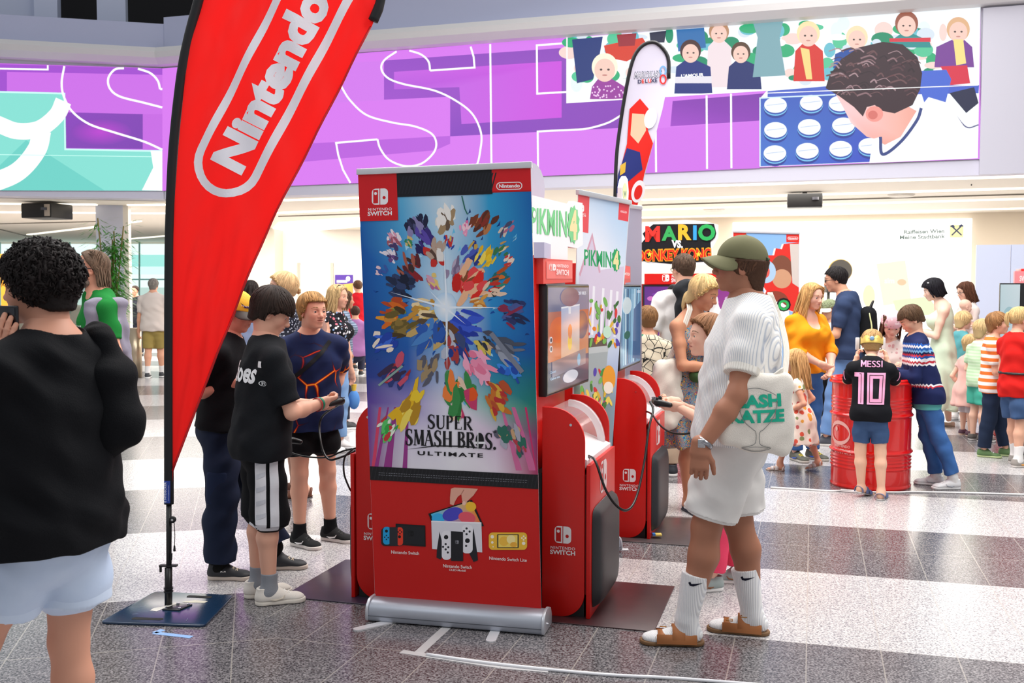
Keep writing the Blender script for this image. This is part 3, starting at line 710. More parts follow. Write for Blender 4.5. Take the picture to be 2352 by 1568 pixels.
        if tail:   # a gathered tail: head-space points and radii
            pts, rad = tail; b = B()
            for i in range(26):
                o = rg.normal(size=3) * .35; pp = [s.hp(A3(p) + o * rr * (.4 + .6 * j / len(pts))) for j, (p, rr) in enumerate(zip(pts, rad))]
                b.tube([tuple(p) for p in smooth_curve(pp, 4)], [max(.0015, .35 * hh * np.interp(k_ / (4 * (len(pts) - 1)), np.linspace(0, 1, len(rad)), rad)) for k_ in range(4 * (len(pts) - 1) + 1)], 4)
            vt = np.array(b.v); qt = np.array([f for f in b.f if len(f) == 4]); n1 = sum(len(a) for a in Vs); Vs.append(vt); Qs.append(qt + n1); Cs.append(np.tile(base, (len(vt), 1)) * (.75 + .5 * rg.rand(len(vt), 1)))
        V = np.concatenate(Vs); Q = np.concatenate(Qs); c_ = np.concatenate(Cs)
        return link(name, npmesh(name, V, Q, c_), attr_mat(.62, .22), s.root, True)
    def beard(s, col, name='beard'):
        T = SDF(); hh = s.hh; E = lambda c, r, k=.04, mode='u': T.ell(s.hp(c), A3(r) * hh, s.HR, k * hh, mode)
        E((0, .12, -.36), (.25, .24, .17)); E((0, .28, -.42), (.13, .12, .14)); E((0, .36, -.2), (.12, .06, .03), .02); E((0, .42, -.262), (.075, .08, .02), .01, 's'); T.half(s.hp((0, 0, -.17)), s.HR @ A3((0, .2, 1)))
        V, Q = T.mesh(s.hd); rg = np.random.RandomState(3); V = V + vnormals(V, Q) * rg.rand(len(V), 1) * .03 * hh
        return link(name, npmesh(name, V, Q, np.array(lin(col)) * (.6 + .7 * rg.rand(len(V), 1))), attr_mat(.8, .2), s.root, True)
    def cap(s, m, visor_m=None, back=False, bend=.08, z0=.14, tilt=0.0):
        hh = s.hh; T = SDF(); R = s.HR @ rotm(0, tilt, 0); c = (0, -.05, .12); s_ = s.HR; hp = lambda v: s.hc + R @ (A3(v) * hh)
        T.ell(hp(c), A3((.385, .465, .44)) * hh, R); T.half(hp((0, 0, z0)), -R[:, 2]); T.ell(hp(c), A3((.36, .44, .415)) * hh, R, .004, 's')
        o = s.cloth('cap', T, m, 0, h=max(.0035, s.hd)); B().tube([hp((0, -.05, .555)), hp((0, -.05, .575))], [.03 * hh, .012 * hh], 8).done('button', m, o)
        n, k = 18, 7; V, Fq = [], []; f = -1 if back else 1
        for lay in (0, .018):
            for j in range(k):
                for i in range(n):
                    a = math.pi * (i / (n - 1) - .5) * .98; rr = .36 + (.29 * j / (k - 1)) * math.cos(a) ** .6; x = rr * math.sin(a) * (.97 if j else 1); y = .03 + .08 + rr * math.cos(a) * (1 if j else .97)
                    z = z0 + .02 + lay - bend * (x / .36) ** 2 * (.4 + .6 * j / k) - .10 * j / k; V.append(hp((x, -.05 + f * (y - .02), z)))
        N_ = n * k
        for j in range(k - 1):
            for i in range(n - 1):
                a = j * n + i; Fq += [[a, a + 1, a + n + 1, a + n], [N_ + a + n, N_ + a + n + 1, N_ + a + 1, N_ + a]]
        for i in range(n - 1): a = (k - 1) * n + i; Fq.append([a, a + 1, N_ + a + 1, N_ + a])
        link('visor', npmesh('visor', np.array(V), np.array(Fq)), visor_m or m, o, True); return o
    def glasses(s, col='#1a1a1c'):
        b = B(); hh = s.hh
        for x in (-.145, .145):
            ring = [s.hp((x + .095 * math.cos(2 * math.pi * i / 16), .40 - .06 * abs(x + .095 * math.cos(2 * math.pi * i / 16)), -.01 + .07 * math.sin(2 * math.pi * i / 16))) for i in range(17)]
            b.tube(ring, .008 * hh * 1.3, 6); sx = 1 if x > 0 else -1
            b.tube([s.hp((sx * .24, .38, .01)), s.hp((sx * .345, .25, .01)), s.hp((sx * .355, -.05, .0)), s.hp((sx * .35, -.1, -.05))], .012 * hh, 6)
        b.tube([s.hp((-.05, .4, .0)), s.hp((0, .42, .01)), s.hp((.05, .4, .0))], .01 * hh, 6); return b.done('glasses', mat(col, .3), s.root)
    def band(s, nm, f, m, name='bracelet', wd=.018, e=.003, r=None):
        a = s.arm[nm]; p = a['el'] + (a['wr'] - a['el']) * f; ax = unit(a['wr'] - a['el']); rr = r or np.interp(f, [0, .32, 1], [.022, .0235, .0152]) * s.aw + e
        u = unit(np.cross(ax, (.3, .2, 1))); v = np.cross(ax, u); b = B(); n = 20
        for lay in (0, 1):
            for t in (-.5, .5):
                for i in range(n): c = 2 * math.pi * i / n; b.v.append(tuple(p + ax * t * wd + (u * math.cos(c) + v * math.sin(c)) * (rr + lay * .003)))
        for i in range(n):
            j = (i + 1) % n; b.f += [(2 * n + i, 2 * n + j, 3 * n + j, 3 * n + i), (i, 2 * n + i, 2 * n + j, j)[::-1], (n + i, 3 * n + i, 3 * n + j, n + j)]
        return b.done(name, m, s.root, 2)
    def W(s, v): return s.root.matrix_basis @ Vector(v)
    def mid(s):  # between the hands' palms, in world space
        a, b = s.arm['L'], s.arm['R']; return s.W((a['wr'] + a['hd'] * .5 * s.hl + b['wr'] + b['hd'] * .5 * s.hl) / 2)
    def decal(s, target, art_fill, org, u, v, n, name='print', off=.003, sub=.012, parent=None, m=None):
        """lay a print on a garment: canvas (a, b) -> point org + u a + v b, pushed along n onto the cloth"""
        me = target.data; bv = BVHTree.FromPolygons([q.co for q in me.vertices], [p.vertices for p in me.polygons])
        org, u, v, n = Vector(org), Vector(unit(u)), Vector(unit(v)), Vector(unit(n))
        def fn(a, b, o):
            p = org + u * a + v * b; hit = bv.ray_cast(p + n * .4, -n); q = hit[0] if hit[0] is not None else p
            return q + n * (off + o)
        A = Art(fn, .0007); art_fill(A); return A.done(name, m or attr_mat(.7, .2), parent or target, sub)
# ================================================================= THE HALL
YR, YL = 16.35, -14.2
BEND = P(373, 300, 19.6); BEND.z = 0
PR = Plane(BEND, YR + .6); PL = Plane(BEND, YL)
AR = Vector((math.cos(math.radians(YR)), -math.sin(math.radians(YR)), 0)); BR = Vector((math.sin(math.radians(YR)), math.cos(math.radians(YR)), 0))
ZT = PR.px(1400, 83).z; ZB = PR.px(1400, 396).z; ZS = ZB - .22     # screen top, screen bottom, soffit
white = mat('#e9e6e4', .7); lilac = mat('#c9cbe0', .65)
# floor: bands of pale and dark granite that turn at a seam
def granite():
    m = bpy.data.materials.new('granite'); m.use_nodes = True; nt = m.node_tree; b = nt.nodes['Principled BSDF']; N = nt.nodes.new; Lk = nt.links.new
    tc = N('ShaderNodeTexCoord'); uv = N('ShaderNodeUVMap'); at = N('ShaderNodeAttribute'); at.attribute_name = 'col'
    n1 = N('ShaderNodeTexNoise'); n1.inputs['Scale'].default_value = 105; n1.inputs['Detail'].default_value = 3; Lk(tc.outputs['Object'], n1.inputs['Vector'])
    n2 = N('ShaderNodeTexVoronoi'); n2.inputs['Scale'].default_value = 125; Lk(tc.outputs['Object'], n2.inputs['Vector'])
    r1 = N('ShaderNodeMapRange'); r1.inputs['From Min'].default_value = .36; r1.inputs['From Max'].default_value = .62; Lk(n1.outputs['Fac'], r1.inputs['Value'])
    sep = N('ShaderNodeSeparateColor'); Lk(n2.outputs['Color'], sep.inputs[0])
    mx = N('ShaderNodeMix'); mx.data_type = 'FLOAT'; mx.inputs[0].default_value = .5; Lk(r1.outputs[0], mx.inputs[2]); Lk(sep.outputs[0], mx.inputs[3])
    pale = N('ShaderNodeValToRGB'); e = pale.color_ramp.elements; e[0].color = (*lin('#77767c'), 1); e[1].color = (*lin('#d2cfce'), 1); e[0].position = .12; e[1].position = .72
    dark = N('ShaderNodeValToRGB'); e = dark.color_ramp.elements; e[0].color = (*lin('#343337'), 1); e[1].color = (*lin('#949092'), 1); e[0].position = .25; e[1].position = .92
    Lk(mx.outputs[0], pale.inputs[0]); Lk(mx.outputs[0], dark.inputs[0])
    s2 = N('ShaderNodeSeparateColor'); Lk(at.outputs['Color'], s2.inputs[0])
    c = N('ShaderNodeMix'); c.data_type = 'RGBA'; Lk(s2.outputs[0], c.inputs[0]); Lk(dark.outputs[0], c.inputs[6]); Lk(pale.outputs[0], c.inputs[7])
    sp = N('ShaderNodeSeparateXYZ'); Lk(uv.outputs[0], sp.inputs[0]); js = []
    for i, wd in ((0, .018), (1, .010)):
        f = N('ShaderNodeMath'); f.operation = 'FRACT'; Lk(sp.outputs[i], f.inputs[0]); g = N('ShaderNodeMath'); g.operation = 'LESS_THAN'; Lk(f.outputs[0], g.inputs[0]); g.inputs[1].default_value = wd; js.append(g)
    hj = N('ShaderNodeMath'); hj.operation = 'MULTIPLY'; Lk(js[1].outputs[0], hj.inputs[0]); Lk(s2.outputs[1], hj.inputs[1])
    mxj = N('ShaderNodeMath'); mxj.operation = 'MAXIMUM'; Lk(js[0].outputs[0], mxj.inputs[0]); Lk(hj.outputs[0], mxj.inputs[1])
    hf = N('ShaderNodeMath'); hf.operation = 'MULTIPLY'; Lk(mxj.outputs[0], hf.inputs[0]); hf.inputs[1].default_value = .55
    c2 = N('ShaderNodeMix'); c2.data_type = 'RGBA'; Lk(hf.outputs[0], c2.inputs[0]); Lk(c.outputs[2], c2.inputs[6]); c2.inputs[7].default_value = (*lin('#b0aaa2'), 1)
    Lk(c2.outputs[2], b.inputs['Base Color']); b.inputs['Roughness'].default_value = .23; b.inputs['Specular IOR Level'].default_value = .5
    return m
def floor():
    ar = math.radians(YR); al = math.radians(YL); EL, ER = [], []
    for k in range(-5, 26):
        ER.append(4.841 + 1.237 * k); EL.append(5.62 + 1.55 * k)
    V, Fc, U, Cc = [], [], [], []
    def line_r(b, x): return (b - x * math.sin(ar)) / math.cos(ar)
    def line_l(b, x): return (b - x * math.sin(al)) / math.cos(al)
    seam = []
    for r, l in zip(ER, EL):
        # where both lines meet
        M = np.array([[math.sin(ar), math.cos(ar)], [math.sin(al), math.cos(al)]]); seam.append(np.linalg.solve(M, [r, l]))
    X0, X1 = -30, 32
    for i in range(len(ER) - 1):
        pale = 1.0 if (i - 5) % 2 == 0 else 0.0
        for side in (0, 1):
            if side: pts = [tuple(seam[i]), (X1, line_r(ER[i], X1)), (X1, line_r(ER[i + 1], X1)), tuple(seam[i + 1])]; E, dep, a_ = ER, 1.237, ar
            else: pts = [(X0, line_l(EL[i], X0)), tuple(seam[i]), tuple(seam[i + 1]), (X0, line_l(EL[i + 1], X0))]; E, dep, a_ = EL, 1.55, al
            n = len(V); V += [(x, y, 0) for x, y in pts]; Fc.append(tuple(range(n, n + 4)))
            for x, y in pts:
                u = (x * math.cos(a_) - y * math.sin(a_)) / .3222 + (.02 if side else .35); v = (x * math.sin(a_) + y * math.cos(a_) - E[i]) / dep * 2 + .005
                U.append((u, v)); Cc.append((pale, 1 - pale, 0))
    me = npmesh('floor', np.array(V), Fc, np.array(Cc)); uvl = me.uv_layers.new(name='tiles')
    for p in me.polygons:
        for li in p.loop_indices: uvl.data[li].uv = U[me.loops[li].vertex_index]
    o = link('floor', me, granite()); tag(o, kind='structure')
floor()
def struct(b, name, m, bevel=0.0, smooth=False): return tag(b.done(name, m, None, smooth, bevel), kind='structure')
def slab(pl, a0, a1, z0, z1, d0, d1):
    """box on a vertical plane: a along it, depth d0..d1 towards the camera"""
    b = B(); q = lambda a, z, d: pl.uv(a, z, d); b.prism([q(a0, z0, d0), q(a1, z0, d0), q(a1, z1, d0), q(a0, z1, d0)], pl.n * (d1 - d0)); return b
LR = 24.0; LL = -14.0; EDGE = (PR.px(2250, 200) - PR.p).dot(PR.u)
struct(slab(PR, 0, LR, ZS, ZT + .06, -.45, -.03), 'wall_right', mat('#d5d3e2', .6))
struct(slab(PL, LL, .0, ZS, ZT + .06, -.45, -.03), 'wall_left', mat('#d5d3e2', .6))
struct(slab(PR, EDGE + .02, LR, ZS, ZT, -.03, .06), 'trim_1', mat('#c9c7d4', .5))
for pl, a0, a1, n in ((PR, -.1, LR, '2'), (PL, LL, .05, '3')):
    b = B(); pr = [(-.1, ZT + .02), (.16, ZT + .04), (.3, ZT + .14), (.33, ZT + .24), (.28, ZT + .33), (.1, ZT + .36), (-.4, ZT + .36)]
    b.prism([pl.uv(a0, z, d) for d, z in pr], pl.u * (a1 - a0)); struct(b, 'trim_' + n, mat('#e6e4e4', .35))
    struct(slab(pl, a0 + .1, a1, ZT + .36, ZT + (.98 if n == '2' else .86), -.5, -.1), 'wall_parapet', mat('#c3c8e4', .6))
# dark upper gallery behind the parapet
struct(slab(PR, -1, LR, ZT + .2, ZT + 6, -5, -4.6), 'wall_gallery', mat('#17161a', .8))
struct(slab(PL, LL, 1, ZT + .2, ZT + 6, -5, -4.6), 'wall_gallery', mat('#17161a', .8))
struct(slab(PL, LL, .5, ZT + .3, ZT + .4, -4.6, -.5), 'floor_gallery', mat('#55555c', .8)); struct(slab(PR, -.5, LR, ZT + .3, ZT + .4, -4.6, -.5), 'floor_gallery', mat('#55555c', .8))
for x0, x1, d in ((-60, 56, -1.2), (56, 112, -.9), (207, 276, -.9)):
    a0 = (PL.px(x0, 40) - PL.p).dot(PL.u); a1 = (PL.px(x1, 40) - PL.p).dot(PL.u)
    struct(slab(PL, a0, a1, ZT + .4, ZT + 4, d - .4, d), 'column_gallery', mat('#ccd4ea', .6))
def exit_sign():
    r = empty('exit_sign', PL.px(424, 63, -3), 0, 'small lit green and white escape route sign in the dark upper gallery', 'sign')
    pl = Plane(PL.px(424, 63, -3), YL); q = lambda a, z, d: pl.uv(a, z, d) - r.location
    slab(Plane((0, 0, 0), YL), -.2, .2, -.1, .1, -.04, 0).done('housing', mat('#1e9e6a', .4, emit=1.2), r)
    A = Art(q, .004); A.rect(-.19, .02, .19, .09, '#f0fff8'); A.poly([(-.1, -.06), (.02, .0), (.1, -.05), (.0, -.08)], '#f0fff8'); A.done('pictogram', attr_mat(.5, emit=1.2), r)
exit_sign()
tag(B().lathe([(.0, 0), (.42, .0), (.5, .08), (.4, .12), (0, .12)], PL.px(165, 44, -3), 24).done('ring_lamp', mat('#4a4038', .5), smooth=True), 'dim round ceiling lamp up in the dark gallery between two pale columns', 'lamp')
# ----------------------------------------------------------------- LED screens
scr = attr_mat(.4, .2, emit=1.05)
def screen(name, label, pl, quad, fn, frame=.06):
    r = empty(name, pl.px(*quad[0]), 0, label, 'screen'); o = r.location.copy()
    bk = [pl.px(*q, -.03) - o for q in quad]; B().prism(bk, pl.n * .029).done('housing', mat('#2a2a30', .5), r)
    A = Art(lambda x, y, d: pl.px(x, y, d) - o, .0022); fn(A); A.done('picture', scr, r); return r
PU = dict(l='#d77bee', m='#c468e0', d='#9a4cc4', k='#7f43ad', g='#cf58e4')
def led_left(A):
    A.poly([(-160, 140), (373, 157), (373, 438), (-160, 437)], PU['m'])
    A.poly([(-160, 143), (373, 158), (373, 172), (-160, 163)], '#a350cf'); A.poly([(16, 165), (373, 172), (373, 262), (16, 262)], '#cb6fe6'); A.poly([(-160, 163), (16, 165), (16, 212), (-160, 212)], '#a04fcd')
    A.poly([(150, 258), (328, 262), (328, 342), (150, 340)], ['#8a45bb', '#8043b2', '#7d40b0', '#8344b4']); A.glow(232, 303, 70, 30, '#bb44cf', '#8543b5')
    A.poly([(-160, 208), (148, 215), (150, 343), (373, 347), (373, 438), (-160, 437)], '#86ded2')
    A.line([(-160, 207), (148, 215), (150, 343), (373, 347)], 4, '#c9fff4')
    A.poly([(60, 322), (240, 437), (-60, 437)], '#6fd0c6'); 
    A.curve([(-40, 270), (0, 287), (40, 301), (90, 296), (130, 265), (146, 232)], 38, '#ffffff'); A.curve([(96, 300), (84, 345), (40, 395), (-30, 425)], 44, '#ffffff')
    A.poly([(346, 346), (373, 347), (373, 438), (326, 437), (352, 385)], '#ffffff'); A.line([(-160, 353), (350, 360)], 1.5, '#c9fff4')
    W = '#ffffff'
    A.line([(-160, 155), (110, 160), (110, 150)], 4, W); A.curve([(148, 152), (142, 190), (147, 222), (166, 256), (205, 285), (262, 304), (330, 325), (373, 344)], 5, W)
    A.curve([(285, 157), (264, 160), (249, 180), (253, 204), (276, 222), (330, 236), (373, 247)], 5, W); A.curve([(317, 158), (345, 168), (362, 185), (368, 205)], 5, W); A.line([(368, 205), (373, 205)], 5, W)
screen('led_screen', 'giant lit screen with teal field and white script on purple, beside the red feather flag', PL, [(-160, 140), (373, 157), (373, 438), (-160, 437)], led_left)
def led_right(A):
    W = '#ffffff'; ty = lambda x: 157 + (12 - 157) * (x - 373) / (2252 - 373); by = lambda x: 438 + (365 - 438) * (x - 373) / (2252 - 373)
    A.poly([(373, ty(373)), (2252, 12), (2252, 365), (373, 438)], PU['l'])
    A.poly([(660, 150), (882, 140), (882, 230), (760, 236), (700, 300), (600, 300), (600, 160)], '#d27cec')
    A.poly([(700, 330), (1034, 312), (1034, 330), (1000, 345), (690, 372)], '#ba63dc')
    A.poly([(882, 139), (1440, 100), (1440, 293), (1034, 313), (1034, 222), (882, 229)], ['#9752c6', '#8a48b8', '#8a45b8', '#8b4bc0', '#9a52c6', '#a055cc']); 
    A.poly([(905, 165), (1290, 140), (1290, 270), (1060, 285), (1055, 200), (905, 205)], ['#c567e2', '#cc52de', '#cc52de', '#c567e2', '#c567e2', '#b75fdc'])
    A.poly([(1545, 232), (1760, 214), (1760, 276), (1540, 290)], ['#8a3cb4', '#7d35a8', '#8a3cb4', '#a148c8'])
    A.poly([(1430, 300), (1745, 278), (1745, 386), (1430, 400)], '#d274ea')
    A.curve([(911, 118), (883, 138), (876, 158), (891, 179), (927, 193), (998, 208), (1050, 233), (1086, 263), (1105, 306), (1103, 346), (1094, 381), (1070, 408)], 4.5, W)
    A.curve([(940, 116), (967, 125), (984, 141), (988, 162)], 4.5, W); A.line([(988, 162), (1090, 155), (1088, 131), (1081, 107)], 4.5, W); A.line([(1126, 101), (1129, 398)], 4.5, W)
    A.line([(1303, 99), (1233, 104), (1234, 215), (1303, 211)], 4.5, W); A.curve([(1440, 255), (1429, 263), (1396, 282), (1350, 295), (1313, 298), (1270, 300)], 4.5, W); A.line([(1270, 300), (1235, 302), (1236, 404)], 4.5, W)
    A.curve([(783, 197), (804, 230), (842, 264), (900, 281), (952, 290), (990, 306), (1002, 328), (995, 352), (967, 376), (930, 381), (894, 367), (874, 342), (867, 320)], 4.5, W)
    A.line([(867, 320), (772, 328), (777, 356), (788, 390), (805, 420)], 4.5, W)
    A.curve([(700, 160), (640, 190), (600, 240)], 4.5, W)
    for x, y0, y1 in ((1506, 300, 395), (1623, 219, 388), (1679, 215, 386)): A.line([(x, y0), (x + 1, y1)], 4.5, W)
    q = lambda x, y: (1280 + .4558 * x, .4558 * y); pp = lambda pts: [q(*p) for p in pts]
    L = pp([(50, 190), (2135, 25), (2122, 795), (1022, 838), (1022, 495), (1058, 455), (50, 518)])
    A.poly([(x - 1, y + 1) for x, y in L], '#f6fbff')
    rnd = random.Random(5)
    for i in range(120):     # bright green carpet and clothes behind the audience
        x, y = rnd.uniform(60, 1950), rnd.uniform(110, 440); y = max(y, 190 - .078 * x + 30)
        if y > 500 - .04 * x: continue
        A.ell(*q(x, y), rnd.uniform(8, 26), rnd.uniform(6, 20), rnd.choice(['#2fae78', '#57c79a', '#e8f4f4', '#d8e4f0', '#6bbfd0', '#1d8f6a', '#f4d7d0', '#ffffff']))
    def kid(x, y, r, hair, body, x0, x1, y1, skin='#f3cdbf', stripe=None, dots=None):
        A.poly(pp([(x - r * .5, y + r * .8), (x + r * .5, y + r * .8), (x1 - 10, y + r * 1.5), (x1, y1), (x0, y1), (x0 + 10, y + r * 1.5)]), body)
        if stripe: A.poly(pp([(x0 + 4, y1 - (y1 - y) * .4), (x1 - 4, y1 - (y1 - y) * .4 - 4), (x1 - 4, y1 - (y1 - y) * .25), (x0 + 4, y1 - (y1 - y) * .25)]), stripe)
        if dots:
            for i in range(36): A.ell(*q(rnd.uniform(x0 + 10, x1 - 10), rnd.uniform(y + r * 1.4, y1 - 6)), 2, 2, dots, 8, new=i == 0)
        A.ell(*q(x, y - r * .12), r * .4558 * 1.06, r * .4558 * 1.12, hair); A.ell(*q(x, y + r * .15), r * .38, r * .43, skin)
        A.ell(*q(x - r * .3, y + r * .1), r * .05, r * .04, '#4a3a3a', 8); A.ell(*q(x + r * .3, y + r * .1), r * .05, r * .04, '#4a3a3a', 8); A.ell(*q(x, y + r * .55), r * .1, r * .03, '#c98880', 8)
    A.poly(pp([(75, 200), (230, 185), (210, 300), (180, 400), (100, 420)]), '#263a7a'); A.poly(pp([(235, 230), (430, 190), (470, 250), (350, 310), (250, 290)]), '#d8412f'); A.poly(pp([(300, 175), (400, 168), (390, 230), (310, 235)]), '#9c2f3a')
    A.poly(pp([(600, 150), (740, 140), (750, 240), (610, 260)]), '#2f6fae'); A.poly(pp([(465, 165), (550, 155), (540, 215), (470, 215)]), '#2b2f48')
    kid(815, 165, 48, '#b98b6a', '#f0dfe4', 750, 885, 440); kid(672, 262, 50, '#4a3030', '#25357e', 590, 782, 472, stripe='#e8e4ee'); kid(925, 268, 46, '#5a4030', '#22306e', 855, 1030, 450)
    A.poly(pp([(985, 110), (1140, 100), (1120, 190), (1150, 380), (985, 390), (1010, 190)]), '#7faab4'); kid(1265, 175, 55, '#f4e4b0', '#d8322c', 1190, 1348, 410); A.poly(pp([(1225, 240), (1270, 250), (1285, 400), (1255, 400)]), '#f2d888')
    kid(240, 345, 62, '#fbf3dc', '#9a3f9e', 165, 352, 500, dots='#f0c8f0'); kid(1510, 195, 52, '#f2e2b8', '#1f4fa2', 1390, 1570, 345); kid(1760, 125, 55, '#9a5a48', '#2b8f90', 1670, 1885, 240, stripe='#d83848')
    kid(2020, 155, 55, '#e2b48a', '#7a4298', 1900, 2100, 340); A.poly(pp([(1995, 200), (2045, 200), (2060, 320), (2010, 330)]), '#f4e08c'); A.poly(pp([(1930, 335), (2065, 330), (2080, 420), (1980, 430)]), '#d8324a')
    A.text("L'AMOUR", *q(680, 388), 7, '#ffffff', bold=.04, width=52, skew=-.06)
    A.poly(pp([(1060, 460), (1480, 425), (2125, 430), (2122, 470), (1060, 490)]), '#4a63c8'); A.poly(pp([(1800, 360), (1960, 352), (1985, 400), (1950, 540), (1850, 520)]), '#4a6ad2')
    A.poly(pp([(1022, 495), (1560, 470), (1640, 640), (1600, 815), (1022, 838)]), ['#3f62c0', '#3a5ab8', '#4550cc', '#3d4fc4', '#4a78d0'])
    for x, y in ((1100, 530), (1280, 518), (1425, 522), (1100, 655), (1270, 640), (1442, 632), (1097, 772), (1260, 760), (1428, 750), (1575, 735)):
        A.ell(*q(x, y + 22), 27, 20, '#2f3f98'); A.ell(*q(x, y + 12), 27, 19, '#7ec8f0'); A.ell(*q(x, y + 8), 26.5, 18, '#3a56b0'); A.ell(*q(x, y), 26, 18, '#f4fbff'); A.line([q(x - 45, y + 2), q(x + 45, y - 8)], 1, '#9fb4e0')
    A.poly(pp([(1975, 470), (2100, 440), (2122, 520), (2060, 570)]), '#262a4a'); A.curve([q(1990, 560), q(2060, 640), q(2122, 630)], 3, '#6a6a90')
    A.poly(pp([(1400, 470), (1440, 540), (1480, 620), (1560, 690), (1600, 700), (1650, 730), (1730, 690), (1810, 560), (1700, 500), (1500, 450)]), ['#f7c4c0', '#f9cdd0', '#fbd3d4', '#f6b9b0', '#f4b0a6', '#f0a898', '#f4b6a8', '#f0a898', '#f4b8ac', '#f4b8ac'])
    hair = pp([(1352, 445), (1372, 380), (1430, 300), (1520, 240), (1640, 212), (1740, 225), (1815, 290), (1838, 370), (1828, 450), (1790, 530), (1700, 572), (1640, 560), (1600, 530), (1560, 540), (1540, 588), (1495, 540), (1420, 485)]); A.poly(hair, '#3b2730')
    for i in range(60):
        t = rnd.random(); x, y = rnd.uniform(1400, 1810), rnd.uniform(240, 470); dx = rnd.uniform(20, 55)
        A.curve([q(x - dx, y + 14), q(x, y), q(x + dx * .6, y + 18)], rnd.uniform(1.5, 4), rnd.choice(['#6b4a4e', '#8a6a70', '#2a1a24', '#a88a90', '#54363e']), 4, new=i == 0)
    A.ell(*q(1598, 575), 20, 18, '#f29a90'); A.ell(*q(1590, 580), 11, 10, '#d8746c')
    A.poly(pp([(1572, 822), (1590, 700), (1630, 690), (1640, 775), (1760, 690), (1830, 540), (1870, 490), (1970, 520), (2050, 640), (2095, 799)]), '#fdfdff'); A.curve([q(1628, 690), q(1640, 778), q(1730, 715), q(1810, 610), q(1834, 545)], 7, '#3b4a86')
    A.line(pp([(1022, 838), (1022, 495), (1400, 478)]), 3, '#d8f0ff'); A.line(pp([(50, 190), (50, 518), (1058, 455)]), 3, '#ffffff'); A.line([q(1060, 470), q(2120, 430)], 2, '#ffffff')
screen('led_screen', 'giant lit purple screen with white outline letters and a bright picture of seated children', PR, [(373, 157), (2252, 12), (2252, 365), (373, 438)], led_right)
# ----------------------------------------------------------------- low hall under the screens
UP = Vector((0, 0, 1))
struct(B().prism([PR.uv(-.5, ZS, -.45), PR.uv(LR, ZS, -.45), PR.uv(LR, ZS, -14), PR.uv(-8, ZS, -16), PL.uv(-6, ZS, -22), PL.uv(LL - 10, ZS, -22), PL.uv(LL, ZS, -.45)], UP * .1), 'ceiling', mat('#f1e9dc', .75))
strip = mat('#fff4dc', .5, emit=2.2)
def light_strip(p, q, w, label, group):
    d = (q - p).normalized(); s_ = d.cross(UP) * w / 2; o = p.copy(); z = UP * .02
    b = B(); b.prism([p - s_ - o - z, p + s_ - o - z, q + s_ - o - z, q - s_ - o - z], UP * .03); x = b.done('ceiling_light', strip); x.location = o; tag(x, label, 'light', group)
zc = ZS - .004
def soff(x, y): return G(x, y, zc)
for y0, y1 in ((430, 404), (458, 431), (481, 455.5), (499, 477.5)):
    light_strip(soff(1475, y0), soff(2600, y1 - (y0 - y1) * .28), .12, 'long bright light strip in the low ceiling over the bank display', 'light strips over the bank display')
for a, b_ in (((650, 459), (835, 453)), ((640, 488), (835, 479)), ((640, 519), (835, 500))):
    light_strip(soff(*a), soff(*b_), .16, 'bright light strip in the low ceiling between the red flag and the tall banner', 'light strips by the red flag')
for a, b_ in (((-200, 465), (222, 469)), ((-200, 485), (222, 488)), ((295, 470), (380, 469)), ((295, 489), (390, 489)), ((66, 538), (222, 520)), ((158, 563), (222, 557)), ((296, 548), (395, 540)), ((296, 565), (395, 558)), ((-60, 557), (48, 557)), ((-60, 567), (30, 567)), ((296, 510), (320, 507)), ((330, 578), (400, 590)), ((340, 577), (420, 571))):
    light_strip(soff(*a), soff(*b_), .14, 'thin bright light strip in the low ceiling around the pale column', 'light strips around the pale column')
for a, b_ in (((-40, 514), (222, 508)), ((0, 526), (180, 571)), ((1475, 470), (2352, 445)), ((640, 496), (835, 490))):
    p, q_ = soff(*a), soff(*b_); d = (q_ - p).normalized(); s_ = d.cross(UP) * .02; struct(B().prism([p - s_, p + s_, q_ + s_, q_ - s_], -UP * .02), 'trim_ceiling', mat('#7a746a', .6))
# back walls
_bp = soff(1800, 497); _bp.z = 0; BW = Plane(_bp, YR + .6); ll = lambda x: (BW.px(x, 600) - BW.p).dot(BW.u)
struct(slab(BW, ll(1330), 22, 0, ZS, -.2, 0), 'wall_back', mat('#e6d9c6', .7))
FW = Plane((-6.5, 30.0, 0), 2); fl_ = lambda x: (FW.px(x, 600) - FW.p).dot(FW.u)
struct(slab(FW, fl_(650), fl_(1500), 0, ZS, -.2, 0), 'wall_far', mat('#efe9e1', .7)); struct(slab(FW, fl_(560), fl_(650), 0, ZS, -.2, .9), 'wall_side', mat('#d9cfc0', .7))
struct(slab(FW, fl_(690), fl_(760), 0, 2.3, 0, .04), 'door_1', mat('#e8e2da', .5)); struct(slab(FW, fl_(684), fl_(690), 0, 2.36, 0, .06), 'trim_4', mat('#b9b2a6', .5)); struct(slab(FW, fl_(760), fl_(766), 0, 2.36, 0, .06), 'trim_4', mat('#b9b2a6', .5))
b = B(); b.prism([G(612, 540, zc - .02), G(835, 520, zc - .02), G(835, 500, zc - .02), G(640, 512, zc - .02)], UP * .02); tag(b.done('light_panel', mat('#fffaf0', .5, emit=1.8)), 'wide glowing white ceiling panel over the far doorway', 'light')
GW = Plane((-13, 38, 0), 0); g0 = lambda x: (GW.px(x, 600) - GW.p).dot(GW.u)
